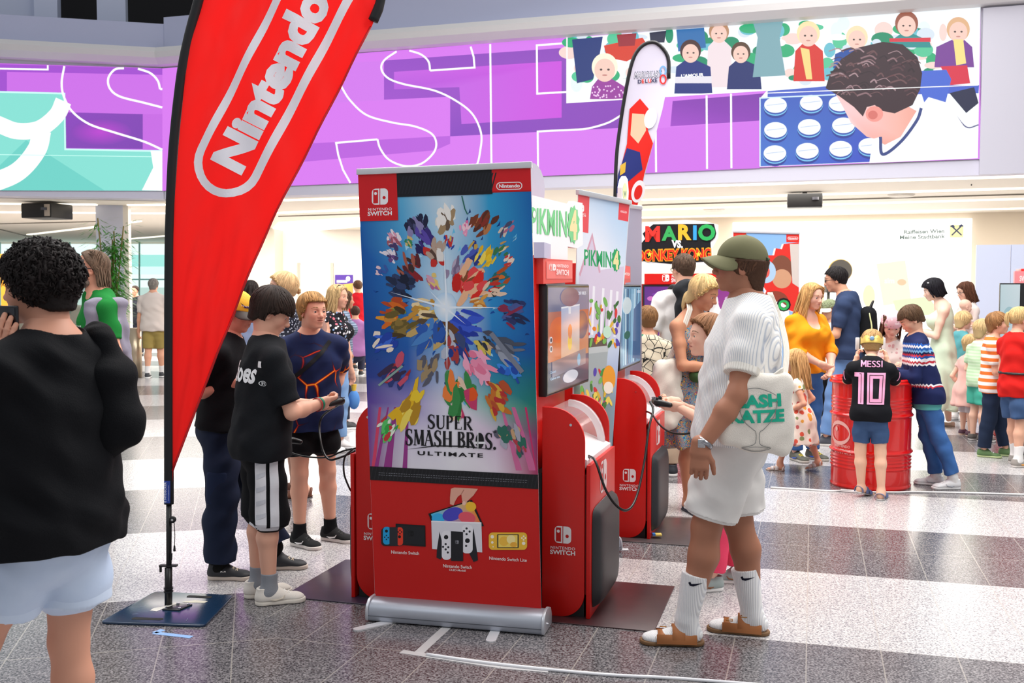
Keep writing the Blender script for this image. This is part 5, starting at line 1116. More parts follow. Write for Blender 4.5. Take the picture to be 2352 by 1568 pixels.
# ---------------------------------------------------------------- the tall banner in front
fa, fb = G(860, 1416), G(1252, 1448)
SM = Plane((fa + fb) / 2 + Vector((0, .02, 0)), math.degrees(math.atan2(fa.y - fb.y, fb.x - fa.x)))
tl, tr, br, bl = (823, 402), (1219, 386), (1244, 1424), (862, 1390)
def smash(A):
    def E(x0, y): t = (y - 400) / 1000; return 823 + 39 * t + x0 * (396 - 14 * t)      # fraction across at height y
    sl = lambda y: -.04 + (y - 390) * .00013
    def Q(u, y): return (E(u, y), y + (u - .5) * 396 * sl(y))
    def band(u0, u1, y0, y1, c): A.poly([Q(u0, y0), Q(u1, y0), Q(u1, y1), Q(u0, y1)], c)
    band(0, 1, 394, 1407, '#c81a17')
    def sky(y0, y1, c0, c1):   # rows of four printed colours
        for i in range(len(c0) - 1): A.poly([Q(i / (len(c0) - 1), y0), Q((i + 1) / (len(c0) - 1), y0), Q((i + 1) / (len(c0) - 1), y1), Q(i / (len(c0) - 1), y1)], [c0[i], c0[i + 1], c1[i + 1], c1[i]], i == 0)
    rows = [(446, ['#1668b0', '#5fb0da', '#cfe0ec', '#2f9fd2', '#0f62ae']), (560, ['#0f58ac', '#4a9fd4', '#b9d8ee', '#2f9ad0', '#0f6ab4']), (700, ['#0a4c9c', '#2a78c0', '#d8eaf8', '#2a8ccc', '#0c5cac']), (800, ['#08428c', '#1f5cae', '#8fbce4', '#1f74be', '#0a4f9c']), (870, ['#2a3c8e', '#3f5cae', '#b8cce8', '#2f8ca8', '#0f6a78']), (930, ['#5a3c9a', '#9a8cc8', '#e6e4f0', '#7ab4a8', '#1a7a6a']), (1000, ['#7a3c94', '#d8cfe6', '#ebe8f0', '#d8c0d8', '#8a2a6a']), (1092, ['#8f4a92', '#e8e4ec', '#eceaf0', '#e8dce8', '#a82a5a'])]
    for (y0, c0), (y1, c1) in zip(rows, rows[1:]): sky(y0, y1, c0, c1)
    r2 = random.Random(4)
    def clip(p):
        y = min(1085, max(450, p[1])); return (min(E(.992, y), max(E(.008, y), p[0])), y)
    def blob(x, y, r, cols, n=9):
        for i in range(int(n * 2)):
            a = r2.random() * 6.28; d = r2.random() * r * .95; px, py = x + d * math.cos(a), y + d * math.sin(a) * 1.1; da = math.atan2(py - 715, px - 1023) + r2.uniform(-.5, .5); L, w_ = r * r2.uniform(.3, .8), r * r2.uniform(.12, .32)
            c_, s_ = math.cos(da), math.sin(da); k = 8; pts = []
            for j in range(k): t = 6.283 * j / k; m = r2.uniform(.7, 1.15); pts.append(clip((px + L * m * math.cos(t) * c_ - w_ * m * math.sin(t) * s_, py + L * m * math.cos(t) * s_ + w_ * m * math.sin(t) * c_)))
            A.poly(pts, r2.choice(cols))
    for i in range(40):    # pale sparks and dark splashes in the blue
        a = r2.random() * 6.28; d = r2.uniform(120, 330); x, y = 1023 + d * .62 * math.cos(a), 690 + d * math.sin(a) * .75; p = [clip((x, y)), clip((x + 5, y + r2.uniform(-4, 4))), clip((x + 9 * math.cos(a), y + 12 * math.sin(a))), clip((x - 3, y + 5))]; A.poly(p, r2.choice(['#0a3c8c', '#0c4ca0', '#6ac4ec', '#a8dcf4', '#123a7a']))
    for x0, x1, w_ in ((870, 845, 10), (905, 880, 12), (935, 924, 7), (1150, 1185, 9), (1175, 1215, 14), (1205, 1230, 8), (890, 858, 6)): A.poly([clip((x0, 935)), clip((x0 + w_ * .6, 935)), clip((x1 + w_ * 1.6, 1080)), clip((x1, 1080))], r2.choice(['#c8306a', '#d8456a', '#9a3a8a', '#d06a9a']))
    W_, K_ = ['#f2f4fa', '#d8dcea'], ['#20243a', '#343a58']
    for args in ((955, 515, 28, ['#2a2f52', '#4a4f7a', '#1c2040', '#8a84b4']), (1020, 508, 30, ['#e8e2d8', '#a58a68', '#f4f0ea', '#6a5442'], 7), (1110, 510, 30, ['#7a3a22', '#5a2a1c', '#b8784a', '#8a2f24']), (1068, 525, 15, ['#f09ac0', '#e86aa0', '#f8d0dc']), (1160, 525, 18, ['#4a4a6a', '#b86a8a', '#d8c8b8'], 6),
                 (905, 550, 16, ['#e0a0b8', '#f0e4ea', '#a85a6a']), (898, 580, 18, ['#6a4a8a', '#e8e0ea', '#4a3a6a']), (940, 555, 12, ['#3a8a5a', '#d8b87a']), (970, 550, 26, ['#3a2a7a', '#5a48a8', '#241c58'], 7), (998, 580, 30, ['#e8e4e0', '#b8a090', '#5a4238', '#c8302a'], 8), (1034, 555, 16, ['#e0b058', '#c83028', '#2a4aa8'], 7), (1085, 580, 22, ['#2a3a8a', '#c8a048', '#4a5ab8'], 7), (1113, 592, 24, ['#f4cc2c', '#e8b820', '#f8dc58'], 9), (1152, 570, 17, ['#3a7a4a', '#c89a58', '#e8d0a8'], 7), (1170, 600, 14, ['#c83a3a', '#f0d8c8'], 5),
                 (945, 610, 30, ['#8a1f28', '#5a2028', '#3a2a2a', '#a85a48'], 8), (875, 620, 14, ['#d86a8a', '#e8c8d0', '#3a5aa8'], 5), (918, 655, 32, ['#1f2a48', '#2f3f68', '#141c34'], 9), (992, 645, 20, ['#d8a0b8', '#e8c878', '#b86a9a'], 7), (1050, 625, 26, ['#9a8aa8', '#b8a8c0', '#7a6a8a'], 7), (1080, 650, 42, ['#e02a1f', '#c81f18', '#e8484a', '#f0b890', '#8a4a2a'], 13), (1150, 635, 24, ['#d8702a', '#b8501f', '#1f6a6a'], 7), (1135, 665, 22, ['#c82f2a', '#3a3a3a', '#e8c8b0', '#2a8a7a'], 8),
                 (900, 715, 30, ['#d86a20', '#e89a2a', '#7a8a3a', '#b8481f'], 9), (920, 745, 34, ['#6a5a2a', '#8a7238', '#4a3a1f', '#c88a3a'], 9), (975, 712, 28, ['#e8c868', '#d8a848', '#f0d8a8', '#c8923a'], 9), (1000, 765, 46, ['#2a5ab0', '#1f4a98', '#4a84c8', '#c8a868', '#5a4a3a'], 12), (1060, 745, 42, ['#2a48c0', '#1f38a0', '#6a4428', '#3a5ad0'], 12), (1105, 700, 20, ['#e0a048', '#e8d0a0', '#c87a2a'], 7), (1180, 720, 30, ['#2a3468', '#1f2850', '#8a2a4a', '#4a5a98'], 9),
                 (880, 785, 28, ['#2a52c0', '#1f42a8', '#3a6ad8', '#f0e0d0'], 10), (1040, 805, 34, ['#3a4a78', '#1f3a8a', '#b8bccc', '#a83a3a'], 10), (1118, 790, 28, ['#d8c058', '#4a4a5a', '#2a3040', '#c8a888'], 9), (1165, 800, 34, ['#6a7080', '#9aa0b0', '#4a5060'], 7), (905, 860, 34, ['#2a3a7a', '#a82a2a', '#c8506a', '#3a2a4a'], 10), (985, 850, 28, ['#5a5a68', '#6a5038', '#a08a68'], 8), (1100, 840, 34, ['#f090b0', '#f4a8c4', '#e87a9c'], 10), (1175, 850, 26, ['#2a6ad0', '#3a8ae0', '#1f4aa8'], 8),
                 (935, 930, 40, ['#f0cc30', '#e8b820', '#f4dc60', '#b88a20'], 12), (1050, 905, 46, ['#e8581f', '#f0803a', '#2a7a3a', '#e8c8b0', '#c83a6a', '#3a8a4a'], 14), (1150, 920, 36, ['#c8702a', '#b8502a', '#d8a83a', '#b83030'], 10), (890, 985, 24, ['#3aa84a', '#5ac868', '#e8f0e0', '#c83a3a'], 9), (1170, 1000, 30, ['#5a5a6a', '#c8a078', '#2a6a5a', '#a8a8b8'], 9), (1195, 1030, 18, ['#3a4a5a', '#b83a48', '#2a6a5a'], 6)): blob(*args)
    A.glow(1023, 705, 26, 34, '#ffffff', '#b8d8f4', 20)
    for p in ([(895, 670), (1023, 703), (1150, 706), (1023, 709)], [(1020, 560), (1023, 705), (1027, 860), (1029, 705)], [(985, 665), (1023, 702), (1070, 745), (1023, 709)]): A.poly([clip(q) for q in p], '#eaf4ff')
    A.line([(1061, 450), (1068, 480), (1074, 492)], 2.5, '#1f6a5a'); A.line([(870, 885), (925, 840)], 5, '#8aa8a0'); A.line([(1128, 765), (1200, 855)], 11, '#7a8090')
    band(0, .223, 394, 503, '#d21a22'); band(.223, .775, 394, 449, '#15171e'); band(.775, 1, 394, 444, '#d21a22')
    for i in range(30): x = E(.23 + i * .0185, 420); A.poly([(x, 446 - i * .3), (x + 3, 446 - i * .3), (x + 14, 405 - i * .3), (x + 11, 405 - i * .3)], '#1d2029', i == 0)
    switch_logo(A, 873, 433, 37, '#f0eef2', '#d21a22', -.03); oval_logo(A, 1170, 427, 60, '#f0eef2', '#d21a22', -.03)
    serif(A, 'SUPER', 981, 983, 31, 104, '#16161a', .045); serif(A, 'SMASH BROS.', 930, 1021, 36, 214, '#16161a', .05)
    A.text('TM', 1136, 994, 5, '#16161a', .02); A.poly([(932, 1032), (1000, 1022), (1070, 1023), (1140, 1034), (1070, 1026), (1000, 1025)], '#16161a'); A.text('ULTIMATE', 1034, 1047, 9, '#16161a', .03, space=1.3, width=150, skew=.04)
    band(0, 1, 1080, 1112, '#17181c')
    for i in range(44): x = E(i / 44, 1095); A.poly([(x, 1110 + (i / 44 - .5) * 20), (x + 2, 1110 + (i / 44 - .5) * 20), (x + 8, 1082 + (i / 44 - .5) * 20), (x + 6, 1082 + (i / 44 - .5) * 20)], '#23242a', i == 0)
    rr = random.Random(2)
    for row in range(2):
        for i in range(60):
            x = 870 + i * 5.7; A.line([(x, 1094 + row * 5 + (x - 1040) * .052), (x + rr.uniform(2.5, 5), 1094 + row * 5 + (x - 1040) * .052)], 1.4, '#6c6e76', new=i == 0)
    # the three consoles on the red field
    T = lambda x, y: (x, y)
    A.poly([(909, 1202), (977, 1206), (978, 1255), (910, 1250)], '#17181c'); A.poly([(913, 1206), (974, 1209), (975, 1251), (914, 1247)], '#1f2126'); switch_logo(A, 944, 1218, 13, '#0c0d10', '#1f2126', .03, False)
    A.rrect(876, 1211, 927, 1253, 8, '#22242a'); A.rrect(880, 1209, 898, 1250, 8, '#1fa0dc'); A.rect(895, 1210, 911, 1251, '#2a2c32'); A.rrect(911, 1210, 926, 1252, 7, '#e8402a'); A.rect(909, 1210, 914, 1252, '#2a2c32')
    A.ell(888, 1219, 3.4, 3.4, '#15151a'); A.ell(918, 1232, 3.4, 3.4, '#15151a')
    for x, y in ((888, 1229), (888, 1238), (884, 1233), (892, 1234), (919, 1217), (915, 1221), (923, 1221), (919, 1225)): A.ell(x, y, 1.7, 1.7, '#15151a', 8)
    A.text('Nintendo Switch', 931, 1272, 7.4, '#f2e6e4', .012, width=64, skew=.05)
    A.poly([(984, 1179), (1084, 1147), (1112, 1208), (996, 1210)], '#14151a'); A.poly([(990, 1180), (1080, 1151), (1105, 1202), (1000, 1204)], ['#4ac8f0', '#f0b030', '#f07040', '#5a5ad0']); A.ell(1007, 1190, 15, 12, '#38b4ec'); A.ell(1040, 1180, 24, 15, '#4a48c0', rot=-.3); A.ell(1073, 1188, 20, 13, '#e85a6a', rot=.2); A.ell(1082, 1163, 12, 11, '#f4c038')
    A.poly([(991, 1195), (1106, 1199), (1108, 1268), (993, 1260)], '#e2e0e8'); A.poly([(991, 1195), (1106, 1199), (1106, 1202), (991, 1198)], '#f4f2f8')
    A.poly([(1010, 1220), (1004, 1260), (1003, 1280), (1012, 1284), (1022, 1270)], '#24252c'); A.poly([(1088, 1212), (1096, 1266), (1098, 1286), (1088, 1290), (1078, 1270)], '#24252c')
    A.rrect(1015, 1218, 1037, 1285, 10, '#eceaf0'); A.rrect(1061, 1204, 1086, 1270, 10, '#eceaf0'); A.poly([(1036, 1219), (1064, 1221), (1064, 1288), (1036, 1287)], '#202126'); switch_logo(A, 1050, 1240, 8, '#8a8a92', '#202126', .03, False)
    A.ell(1025, 1233, 5, 5, '#1a1a20'); A.ell(1074, 1241, 5.5, 5.5, '#1a1a20')
    for x, y in ((1024, 1249), (1024, 1261), (1018, 1255), (1030, 1256), (1072, 1213), (1072, 1226), (1066, 1219), (1079, 1220), (1029, 1268), (1071, 1253)): A.ell(x, y, 2.6, 2.6, '#2a2a32', 10)
    A.poly([(1036, 1122), (1044, 1119), (1098, 1122), (1088, 1137), (1074, 1150), (1068, 1160), (1062, 1150), (1060, 1134), (1052, 1140), (1046, 1150), (1042, 1160), (1034, 1157), (1034, 1142)], '#e2a894'); A.line([(1060, 1134), (1066, 1124)], 2, '#b87a68'); A.ell(1066, 1155, 4, 5, '#f0c4b4')
    A.text('Nintendo Switch', 1051, 1304, 7.6, '#f2e6e4', .012, width=66, skew=.055); A.text('OLED-Modell', 1051, 1311, 4.6, '#f2e6e4', .014, width=38, skew=.055)
    A.rrect(1123, 1222, 1211, 1262, 9, '#f0bc3c'); A.rrect(1142, 1226, 1192, 1258, 2, '#4a4030'); A.rect(1145, 1228, 1189, 1256, '#f8d868'); A.ell(1158, 1242, 11, 11, '#f4c048'); A.ell(1174, 1238, 10, 10, '#fbe8a0'); A.ell(1180, 1250, 8, 6, '#f0b040')
    for x, y, q in ((1131, 1232, 4), (1203, 1247, 4), (1131, 1245, 3), (1203, 1231, 2), (1199, 1235, 2), (1207, 1235, 2), (1203, 1239, 2), (1133, 1255, 1.5)): A.ell(x, y, q, q, '#fbf2e0', 10)
    A.text('Nintendo Switch Lite', 1167, 1287, 7.4, '#f2e6e4', .012, width=86, skew=.06)
r, q, L = roll_up('tall red and blue roll-up banner with a starburst picture and three small consoles', fa, fb, (tl, tr, br, bl), SM, smash)
for a, dx in ((-.28, -.16), (.2, .02)):   # swivel feet
    b = B(); p0 = q(a, .0, 0); p1 = q(a + dx, .2, 0); d = (p1 - p0).normalized(); s_ = Vector((-d.y, d.x, 0)) * .024
    pts = [p0 - s_, p1 - s_] + [p1 + d * .024 * math.sin(math.pi * i / 6) - s_ * math.cos(math.pi * i / 6) for i in range(1, 6)] + [p1 + s_, p0 + s_]; b.prism(pts, (0, 0, .006)); b.done('swivel_foot', mat('#dcdce0', .35, metal=.3), r)
# ---------------------------------------------------------------- demo kiosks
KO = G(1355, 1424)
def frame(O, sgn=1):
    """x out of the front, y along the front, z up"""
    return lambda x, y, z: AR * (x * sgn) + BR * y + Vector((0, 0, z))
def corner(x0, x1, z0, z1, rt, rb, n=10):
    """panel outline in x, z with rounded outer corners"""
    p = [(x0, z0)]
    p += [(x1 - rb + rb * math.sin(math.radians(90 * i / n)), z0 + rb - rb * math.cos(math.radians(90 * i / n))) for i in range(n + 1)]
    p += [(x1 - rt + rt * math.cos(math.radians(90 * i / n)), z1 - rt + rt * math.sin(math.radians(90 * i / n))) for i in range(n + 1)]
    return p + [(x0, z1)]
def kiosk(O, sgn, label, WD=.64, tower=True, sideart=True, group='demo kiosks', red=RED):
    f = frame(O, sgn); r = empty('demo_kiosk', O, 0, label, 'kiosk', group)
    hw = lambda y: [f(x, y, z) for x, z in corner(-.245, -.03, .006, 1.05, .17, .12)]
    for y0 in (0, WD - .018): pn = B().prism(hw(y0), BR * .018).done('side_panel', red, r, bevel=.002); \
        [B().tube([f(-.1, y0 + (-.002 if y0 == 0 else .02), .965), f(-.1, y0 + .001, .965)], .007, 8).done('screw', CHR, pn) for _ in (0,)]
    def bx(name, x0, x1, y0, y1, z0, z1, m, bv=.0, par=None):
        b = B(); c = [f(x, y, z) for z in (z0, z1) for x, y in ((x0, y0), (x1, y0), (x1, y1), (x0, y1))]; b.v = [tuple(p) for p in c]; b.f = [(0, 3, 2, 1), (4, 5, 6, 7), (0, 1, 5, 4), (1, 2, 6, 5), (2, 3, 7, 6), (3, 0, 4, 7)]; return b.done(name, m, par or r, bevel=bv)
    bx('plinth', -.243, -.035, .02, WD - .02, .004, .12, BLK); bx('cabinet_body', -.243, -.02, .02, WD - .02, .12, .72, mat('#8f100c', .5))
    fp = bx('front_panel', -.02, .0, -.004, WD + .004, .006, .77, red, .003); ts = B().prism([f(x, .02, z) for x, z in ((-.02, .765), (-.02, .79), (-.2, .86), (-.243, .86), (-.243, .72), (-.05, .72))], BR * (WD - .04)).done('console_shelf', mat('#f0eef0', .4), r)
    # padded knee cushion
    n, k = 20, 24; V, Fq = [], []
    for j in range(k + 1):
        for i in range(n + 1):
            a, b_ = -1 + 2 * i / n, -1 + 2 * j / k; e = max(0, 1 - abs(a) ** 7) ** .5 * max(0, 1 - abs(b_) ** 7) ** .5
            sq = lambda t, o: t * (1 - .06 * o ** 8); V.append(f(.002 + .048 * e, WD / 2 + sq(a, abs(b_)) * (WD / 2 - .035), .29 + sq(b_, abs(a)) * .255))
    for j in range(k):
        for i in range(n): q_ = j * (n + 1) + i; Fq.append([q_, q_ + 1, q_ + n + 2, q_ + n + 1])
    link('knee_cushion', npmesh('knee_cushion', np.array(V), np.array(Fq)), mat('#26272b', .42, bump=(700, .15)), r, True)
    cov = mat('#ffffff', .08, alpha=.22, spec=.8); rib = mat('#f2f0f4', .25, alpha=.75); arc = [(-.03 - .24 * (1 - math.sin(math.radians(t))) , .80 + .23 * math.sin(math.radians(90 - t)) ** .8) for t in ()]
    arc = [(-.245 + .2 * math.cos(math.radians(t)), .79 + .235 * math.sin(math.radians(t))) for t in range(0, 91, 9)]
    V, Fq = [], []
    for x, z in arc: V += [f(x, .03, z), f(x, WD - .03, z)]
    for i in range(len(arc) - 1): Fq.append([2 * i, 2 * i + 1, 2 * i + 3, 2 * i + 2])
    cv = link('clear_cover', npmesh('clear_cover', np.array(V), np.array(Fq)), cov, r, True)
    for y0 in (.045, WD - .075):
        b = B(); inn = [(-.245 + .165 * math.cos(math.radians(t)), .79 + .2 * math.sin(math.radians(t))) for t in range(90, -1, -9)]; pts = arc + inn
        for i in range(len(arc) - 1): q4 = [arc[i], arc[i + 1], inn[len(inn) - 2 - i], inn[len(inn) - 1 - i]]; b.prism([f(x, y0, z) for x, z in q4], BR * .03)
        b.done('cover_rib', rib, cv)
    bx('console_dock', -.235, -.19, WD / 2 - .14, WD / 2 + .14, .855, .95, mat('#d8d6da', .4)); bx('game_console', -.15, -.135, WD / 2 - .13, WD / 2 + .13, .83, .915, mat('#c43a4a', .3))
    if tower:
        bx('tower', -.64, -.285, -.004, WD + .01, .72, 1.80, red, .004); bx('tower_foot', -.63, -.247, .0, WD, .004, .72, BLK)
    pl = Plane(O + BR * (0 if True else 0), YR)
    def lg(A):   # logo on the near side panel
        switch_logo(A, (-.138 if sgn > 0 else .138), .46, .085, '#f1ecec', '#c4150f', 0, True, -1)
    A = Art(lambda a, b, o: AR * a + Vector((0, 0, b)) - BR * (.0012 + o), .0004); lg(A); A.done('side_logo', PRINT, r)
    A = Art(lambda a, b, o: f(.0012 + o, WD / 2 + a * sgn, b), .0004); switch_logo(A, 0, .745, .165, '#f4dcdc', '#d2160f', 0, True, -1); A.done('front_logo', PRINT, fp)
    B().tube([f(0, WD - .06, .47), f(.012, WD - .06, .47)], .011, 10).done('lock', CHR, fp)
    return r, f
kiosk(KO, 1, 'red demo kiosk with black knee cushion beside the tall banner, girl playing at it')
KB = KO + BR * 1.685 + AR * .04
kiosk(KB, 1, 'red demo kiosk standing behind the first one, a cable looping from it')
KL = KO - AR * 1.285
kiosk(KL, -1, 'red demo kiosk half hidden behind the tall banner, facing the boys')
def floor_mat(O, x0, x1, y0, y1, label, sgn=1, m=None):
    f = frame(O, sgn); o = B().prism([O + f(x, y, 0) for x, y in ((x0, y0), (x1, y0), (x1, y1), (x0, y1))], (0, 0, .006)).done('floor_mat', m or mat('#43282b', .3, noise=(14, .3)), bevel=.002); return tag(o, label, 'mat')
floor_mat(KO, -.62, .33, -.09, .68, 'dark brown floor plate under the kiosk beside the tall banner')
floor_mat(KB, -.62, .33, -.09, .68, 'dark floor plate under the kiosk standing behind the first one', 1, mat('#4a4243', .3, noise=(14, .3)))
floor_mat(KL, -.62, .36, -.09, .68, 'dark purple-brown floor plate under the kiosk facing the boys', -1, mat('#3d2f44', .3, noise=(14, .3)))
# screens on arms
def tv(name, label, p_near, p_far, z0, z1, art, thick=.05):
    """upright screen from the near to the far edge"""
    u = (p_far - p_near); u.z = 0; L = u.length; u.normalize(); n = Vector((u.y, -u.x, 0)); n = -n if n.dot(-p_near) < 0 else n
    r = empty(name, p_near, 0, label, 'screen'); q = lambda a, b, d: u * a + Vector((0, 0, b - p_near.z)) + n * d
    B().prism([q(0, z0, -thick), q(L, z0, -thick), q(L, z1, -thick), q(0, z1, -thick)], n * thick).done('casing', mat('#0e0e10', .35), r, bevel=.006)
    A = Art(lambda a, b, d: q(a * L, z0 + b * (z1 - z0), .001 + d), .0006); A.rect(.01, .02, .99, .985, '#101014'); art(A); A.done('picture', attr_mat(.08, .6, emit=.75), r)
    B().prism([q(L * .35, z0 + .2, -thick - .1), q(L * .65, z0 + .2, -thick - .1), q(L * .65, z1 - .2, -thick - .1), q(L * .35, z1 - .2, -thick - .1)], n * .1).done('wall_arm', BLK, r); return r
def scene_a(A):
    g = lambda x0, y0, x1, y1, c: A.poly([(x0, y0), (x1, y0), (x1, y1), (x0, y1)], c)
    g(.02, .03, .98, .97, ['#2d3a5a', '#7a5a68', '#9a98b0', '#6a6f98']); g(.02, .3, .98, .75, ['#d8784a', '#e8a070', '#c86a48', '#b8685a']); A.ell(.25, .58, .2, .12, '#e0683a'); A.ell(.8, .6, .16, .14, '#7a5a60')
    A.poly([(.3, .78), (.74, .8), (.74, .3), (.3, .26)], ['#b8c4e4', '#c8d4ec', '#f0c8a0', '#e8b890']); A.line([(.3, .78), (.74, .8)], .015, '#f4f4fa'); A.poly([(.45, .95), (.53, .95), (.52, .72), (.47, .72)], '#f0f0f6'); A.ell(.5, .45, .05, .08, '#f4d468'); A.ell(.5, .55, .05, .07, '#e8946a')
    A.poly([(.1, .3), (.9, .36), (.9, .2), (.1, .16)], ['#8a7a80', '#b89a90', '#a8a0a8', '#7a7a98']); A.ell(.52, .12, .18, .06, '#e8e4f0'); A.ell(.72, .26, .04, .06, '#9acbe8')
    A.ell(.5, .88, .22, .09, '#8a6a78'); A.text('28 1825', .8, .9, .03, '#f4f4ff', .02, width=.2, ydown=False); A.text('Gehe mit', .16, .14, .022, '#bfe0ff', .01, width=.2, ydown=False); A.text('Zurueck', .12, .2, .022, '#bfe0ff', .01, width=.12, ydown=False)
    for x, y in ((.07, .5), (.07, .42)): A.ell(x, y, .03, .03, '#f0f0f8'); A.ell(x, y, .02, .02, '#4a3a4a')
def scene_b(A):
    A.poly([(.02, .03), (.98, .03), (.98, .97), (.02, .97)], ['#3a6a9a', '#5a8ab8', '#9ac0d8', '#4a80a8'])
    for i in range(8): A.poly([(.1 + .11 * i, .95), (.15 + .11 * i, .95), (.2 + .09 * i, .05), (.13 + .09 * i, .05)], ['#8ab8d4', '#c8e0ec', '#3a5a80', '#6a98b8'][i % 4])
    A.ell(.3, .75, .2, .1, '#dce8ec'); A.ell(.3, .4, .14, .05, '#2a6a5a'); A.poly([(.6, .7), (.95, .8), (.95, .05), (.55, .1)], '#4a6a98'); A.text('1825', .85, .9, .03, '#f4f4ff', .02, width=.16, ydown=False)
def p_on(x, Y): v = P(x, 700, Y); return v
a_, b_ = P(1256, 652, 5.12), P(1353, 650, 5.98); tv('tv_screen', 'large flat screen over the kiosk beside the tall banner', a_, b_, P(1256, 912, 5.12).z, a_.z, scene_a, .05)
a_, b_ = P(1424, 653, 6.75), P(1472, 651, 7.58); tv('tv_screen', 'flat screen with a bluish scene over the second kiosk', a_, b_, P(1424, 853, 6.75).z, a_.z, scene_b, .05)
lf = frame(KL, -1); p = [KL + lf(-.215, .02, 0), KL + lf(-.215, .9, 0)]; tv('tv_screen', 'black-edged flat screen seen from behind the tall banner edge', p[0] + Vector((0, 0, 1.66)), p[1] + Vector((0, 0, 1.66)), 1.12, 1.66, scene_b, .06)
# toppers
def topper(label, px_n, px_f, Yn, Yf, body, art, extra=None, name='topper_sign', thick=.03, m='#f2f1f4'):
    """board that runs away from the camera; body: outline in px of the near/far frame"""
    a, b = P(px_n, 600, Yn), P(px_f, 600, Yf); yaw = -math.degrees(math.atan2(b.y - a.y, b.x - a.x)); pl = Plane(a, yaw); o = a.copy(); r = empty(name, o, 0, label, 'sign')
    B().prism([pl.px(*q, -thick) - o for q in body], pl.n * thick).done('board', mat(m, .45), r); A = Art(lambda x, y, d: pl.px(x, y, .001 + d) - o, .0006); art(A); A.done('print', PRINT, r); return r, pl, o
def pik(A, x, y, w, h, sk, c0='#3fae6a', four=True, pale='#f4e6a8'):
    A.text('PIKMIN', x + w * .38, y, h, c0, .022, width=w * .74, skew=sk); fx, fy = x + w * .88, y - h * .5 + w * .5 * sk; A.l += 1; n = 22
    A.poly([(fx + w * .13 * (1 if i % 2 else .82) * math.cos(6.283 * i / n), fy + h * .78 * (1 if i % 2 else .85) * math.sin(6.283 * i / n)) for i in range(n)], c0); A.text('4', fx, fy + h * .52, h * 1.05, pale, .06, width=w * .15, skew=sk); A.ell(x + w * .07, y - h * .72 + sk * w * -.3, w * .03, h * .14, '#f8f4f0')
topper('white cut-out sign with green lettering on top of the nearer kiosk', 1222, 1346, 5.0, 5.98, [(1222, 448), (1312, 470), (1318, 462), (1338, 466), (1339, 562), (1326, 570), (1304, 566), (1304, 604), (1246, 600), (1246, 556), (1222, 556)], lambda A: pik(A, 1218, 538, 112, 58, .12, '#6fcf86', pale='#f6dca0'))
def swl(A): A.rect(1254, 600, 1314, 640, '#f0706a'); switch_logo(A, 1268, 606, 15, '#fbe8e8', '#f0706a', .05, False); A.text('NINTENDO', 1290, 614, 7, '#fbe8e8', .02, width=27, skew=.07); A.text('SWITCH', 1290, 631, 12, '#fbe8e8', .03, width=28, skew=.07)
topper('small salmon red lettered box above the nearer kiosk screen', 1246, 1320, 5.06, 5.72, [(1248, 593), (1315, 598), (1315, 648), (1248, 652)], swl, thick=.1, m='#e23a30')
tag(B().prism([Vector(P(1226, 592, 5.0)) + Vector((0, 0, z)) for z in (0,)] + [P(1250, 592, 5.05), P(1250, 556, 5.05), P(1226, 556, 5.0)], (.05, .3, 0)).done('sign_bracket', mat('#b5b0cc', .5)), 'lilac-grey block carrying the white cut-out sign', 'bracket')
tag(B().lathe([(0, -.03), (.09, -.03), (.09, .0), (0, .0)], (0, 0, 0), 24).done('cloud_board', mat('#dcdcec', .5)), 'rounded pale board end peeking over the tall banner corner', 'board'); o_ = bpy.data.objects['cloud_board']; o_.location = P(1222, 436, 5.5); o_.rotation_euler = (math.pi / 2, 0, .3); o_.scale = (.8, 1.6, 1)
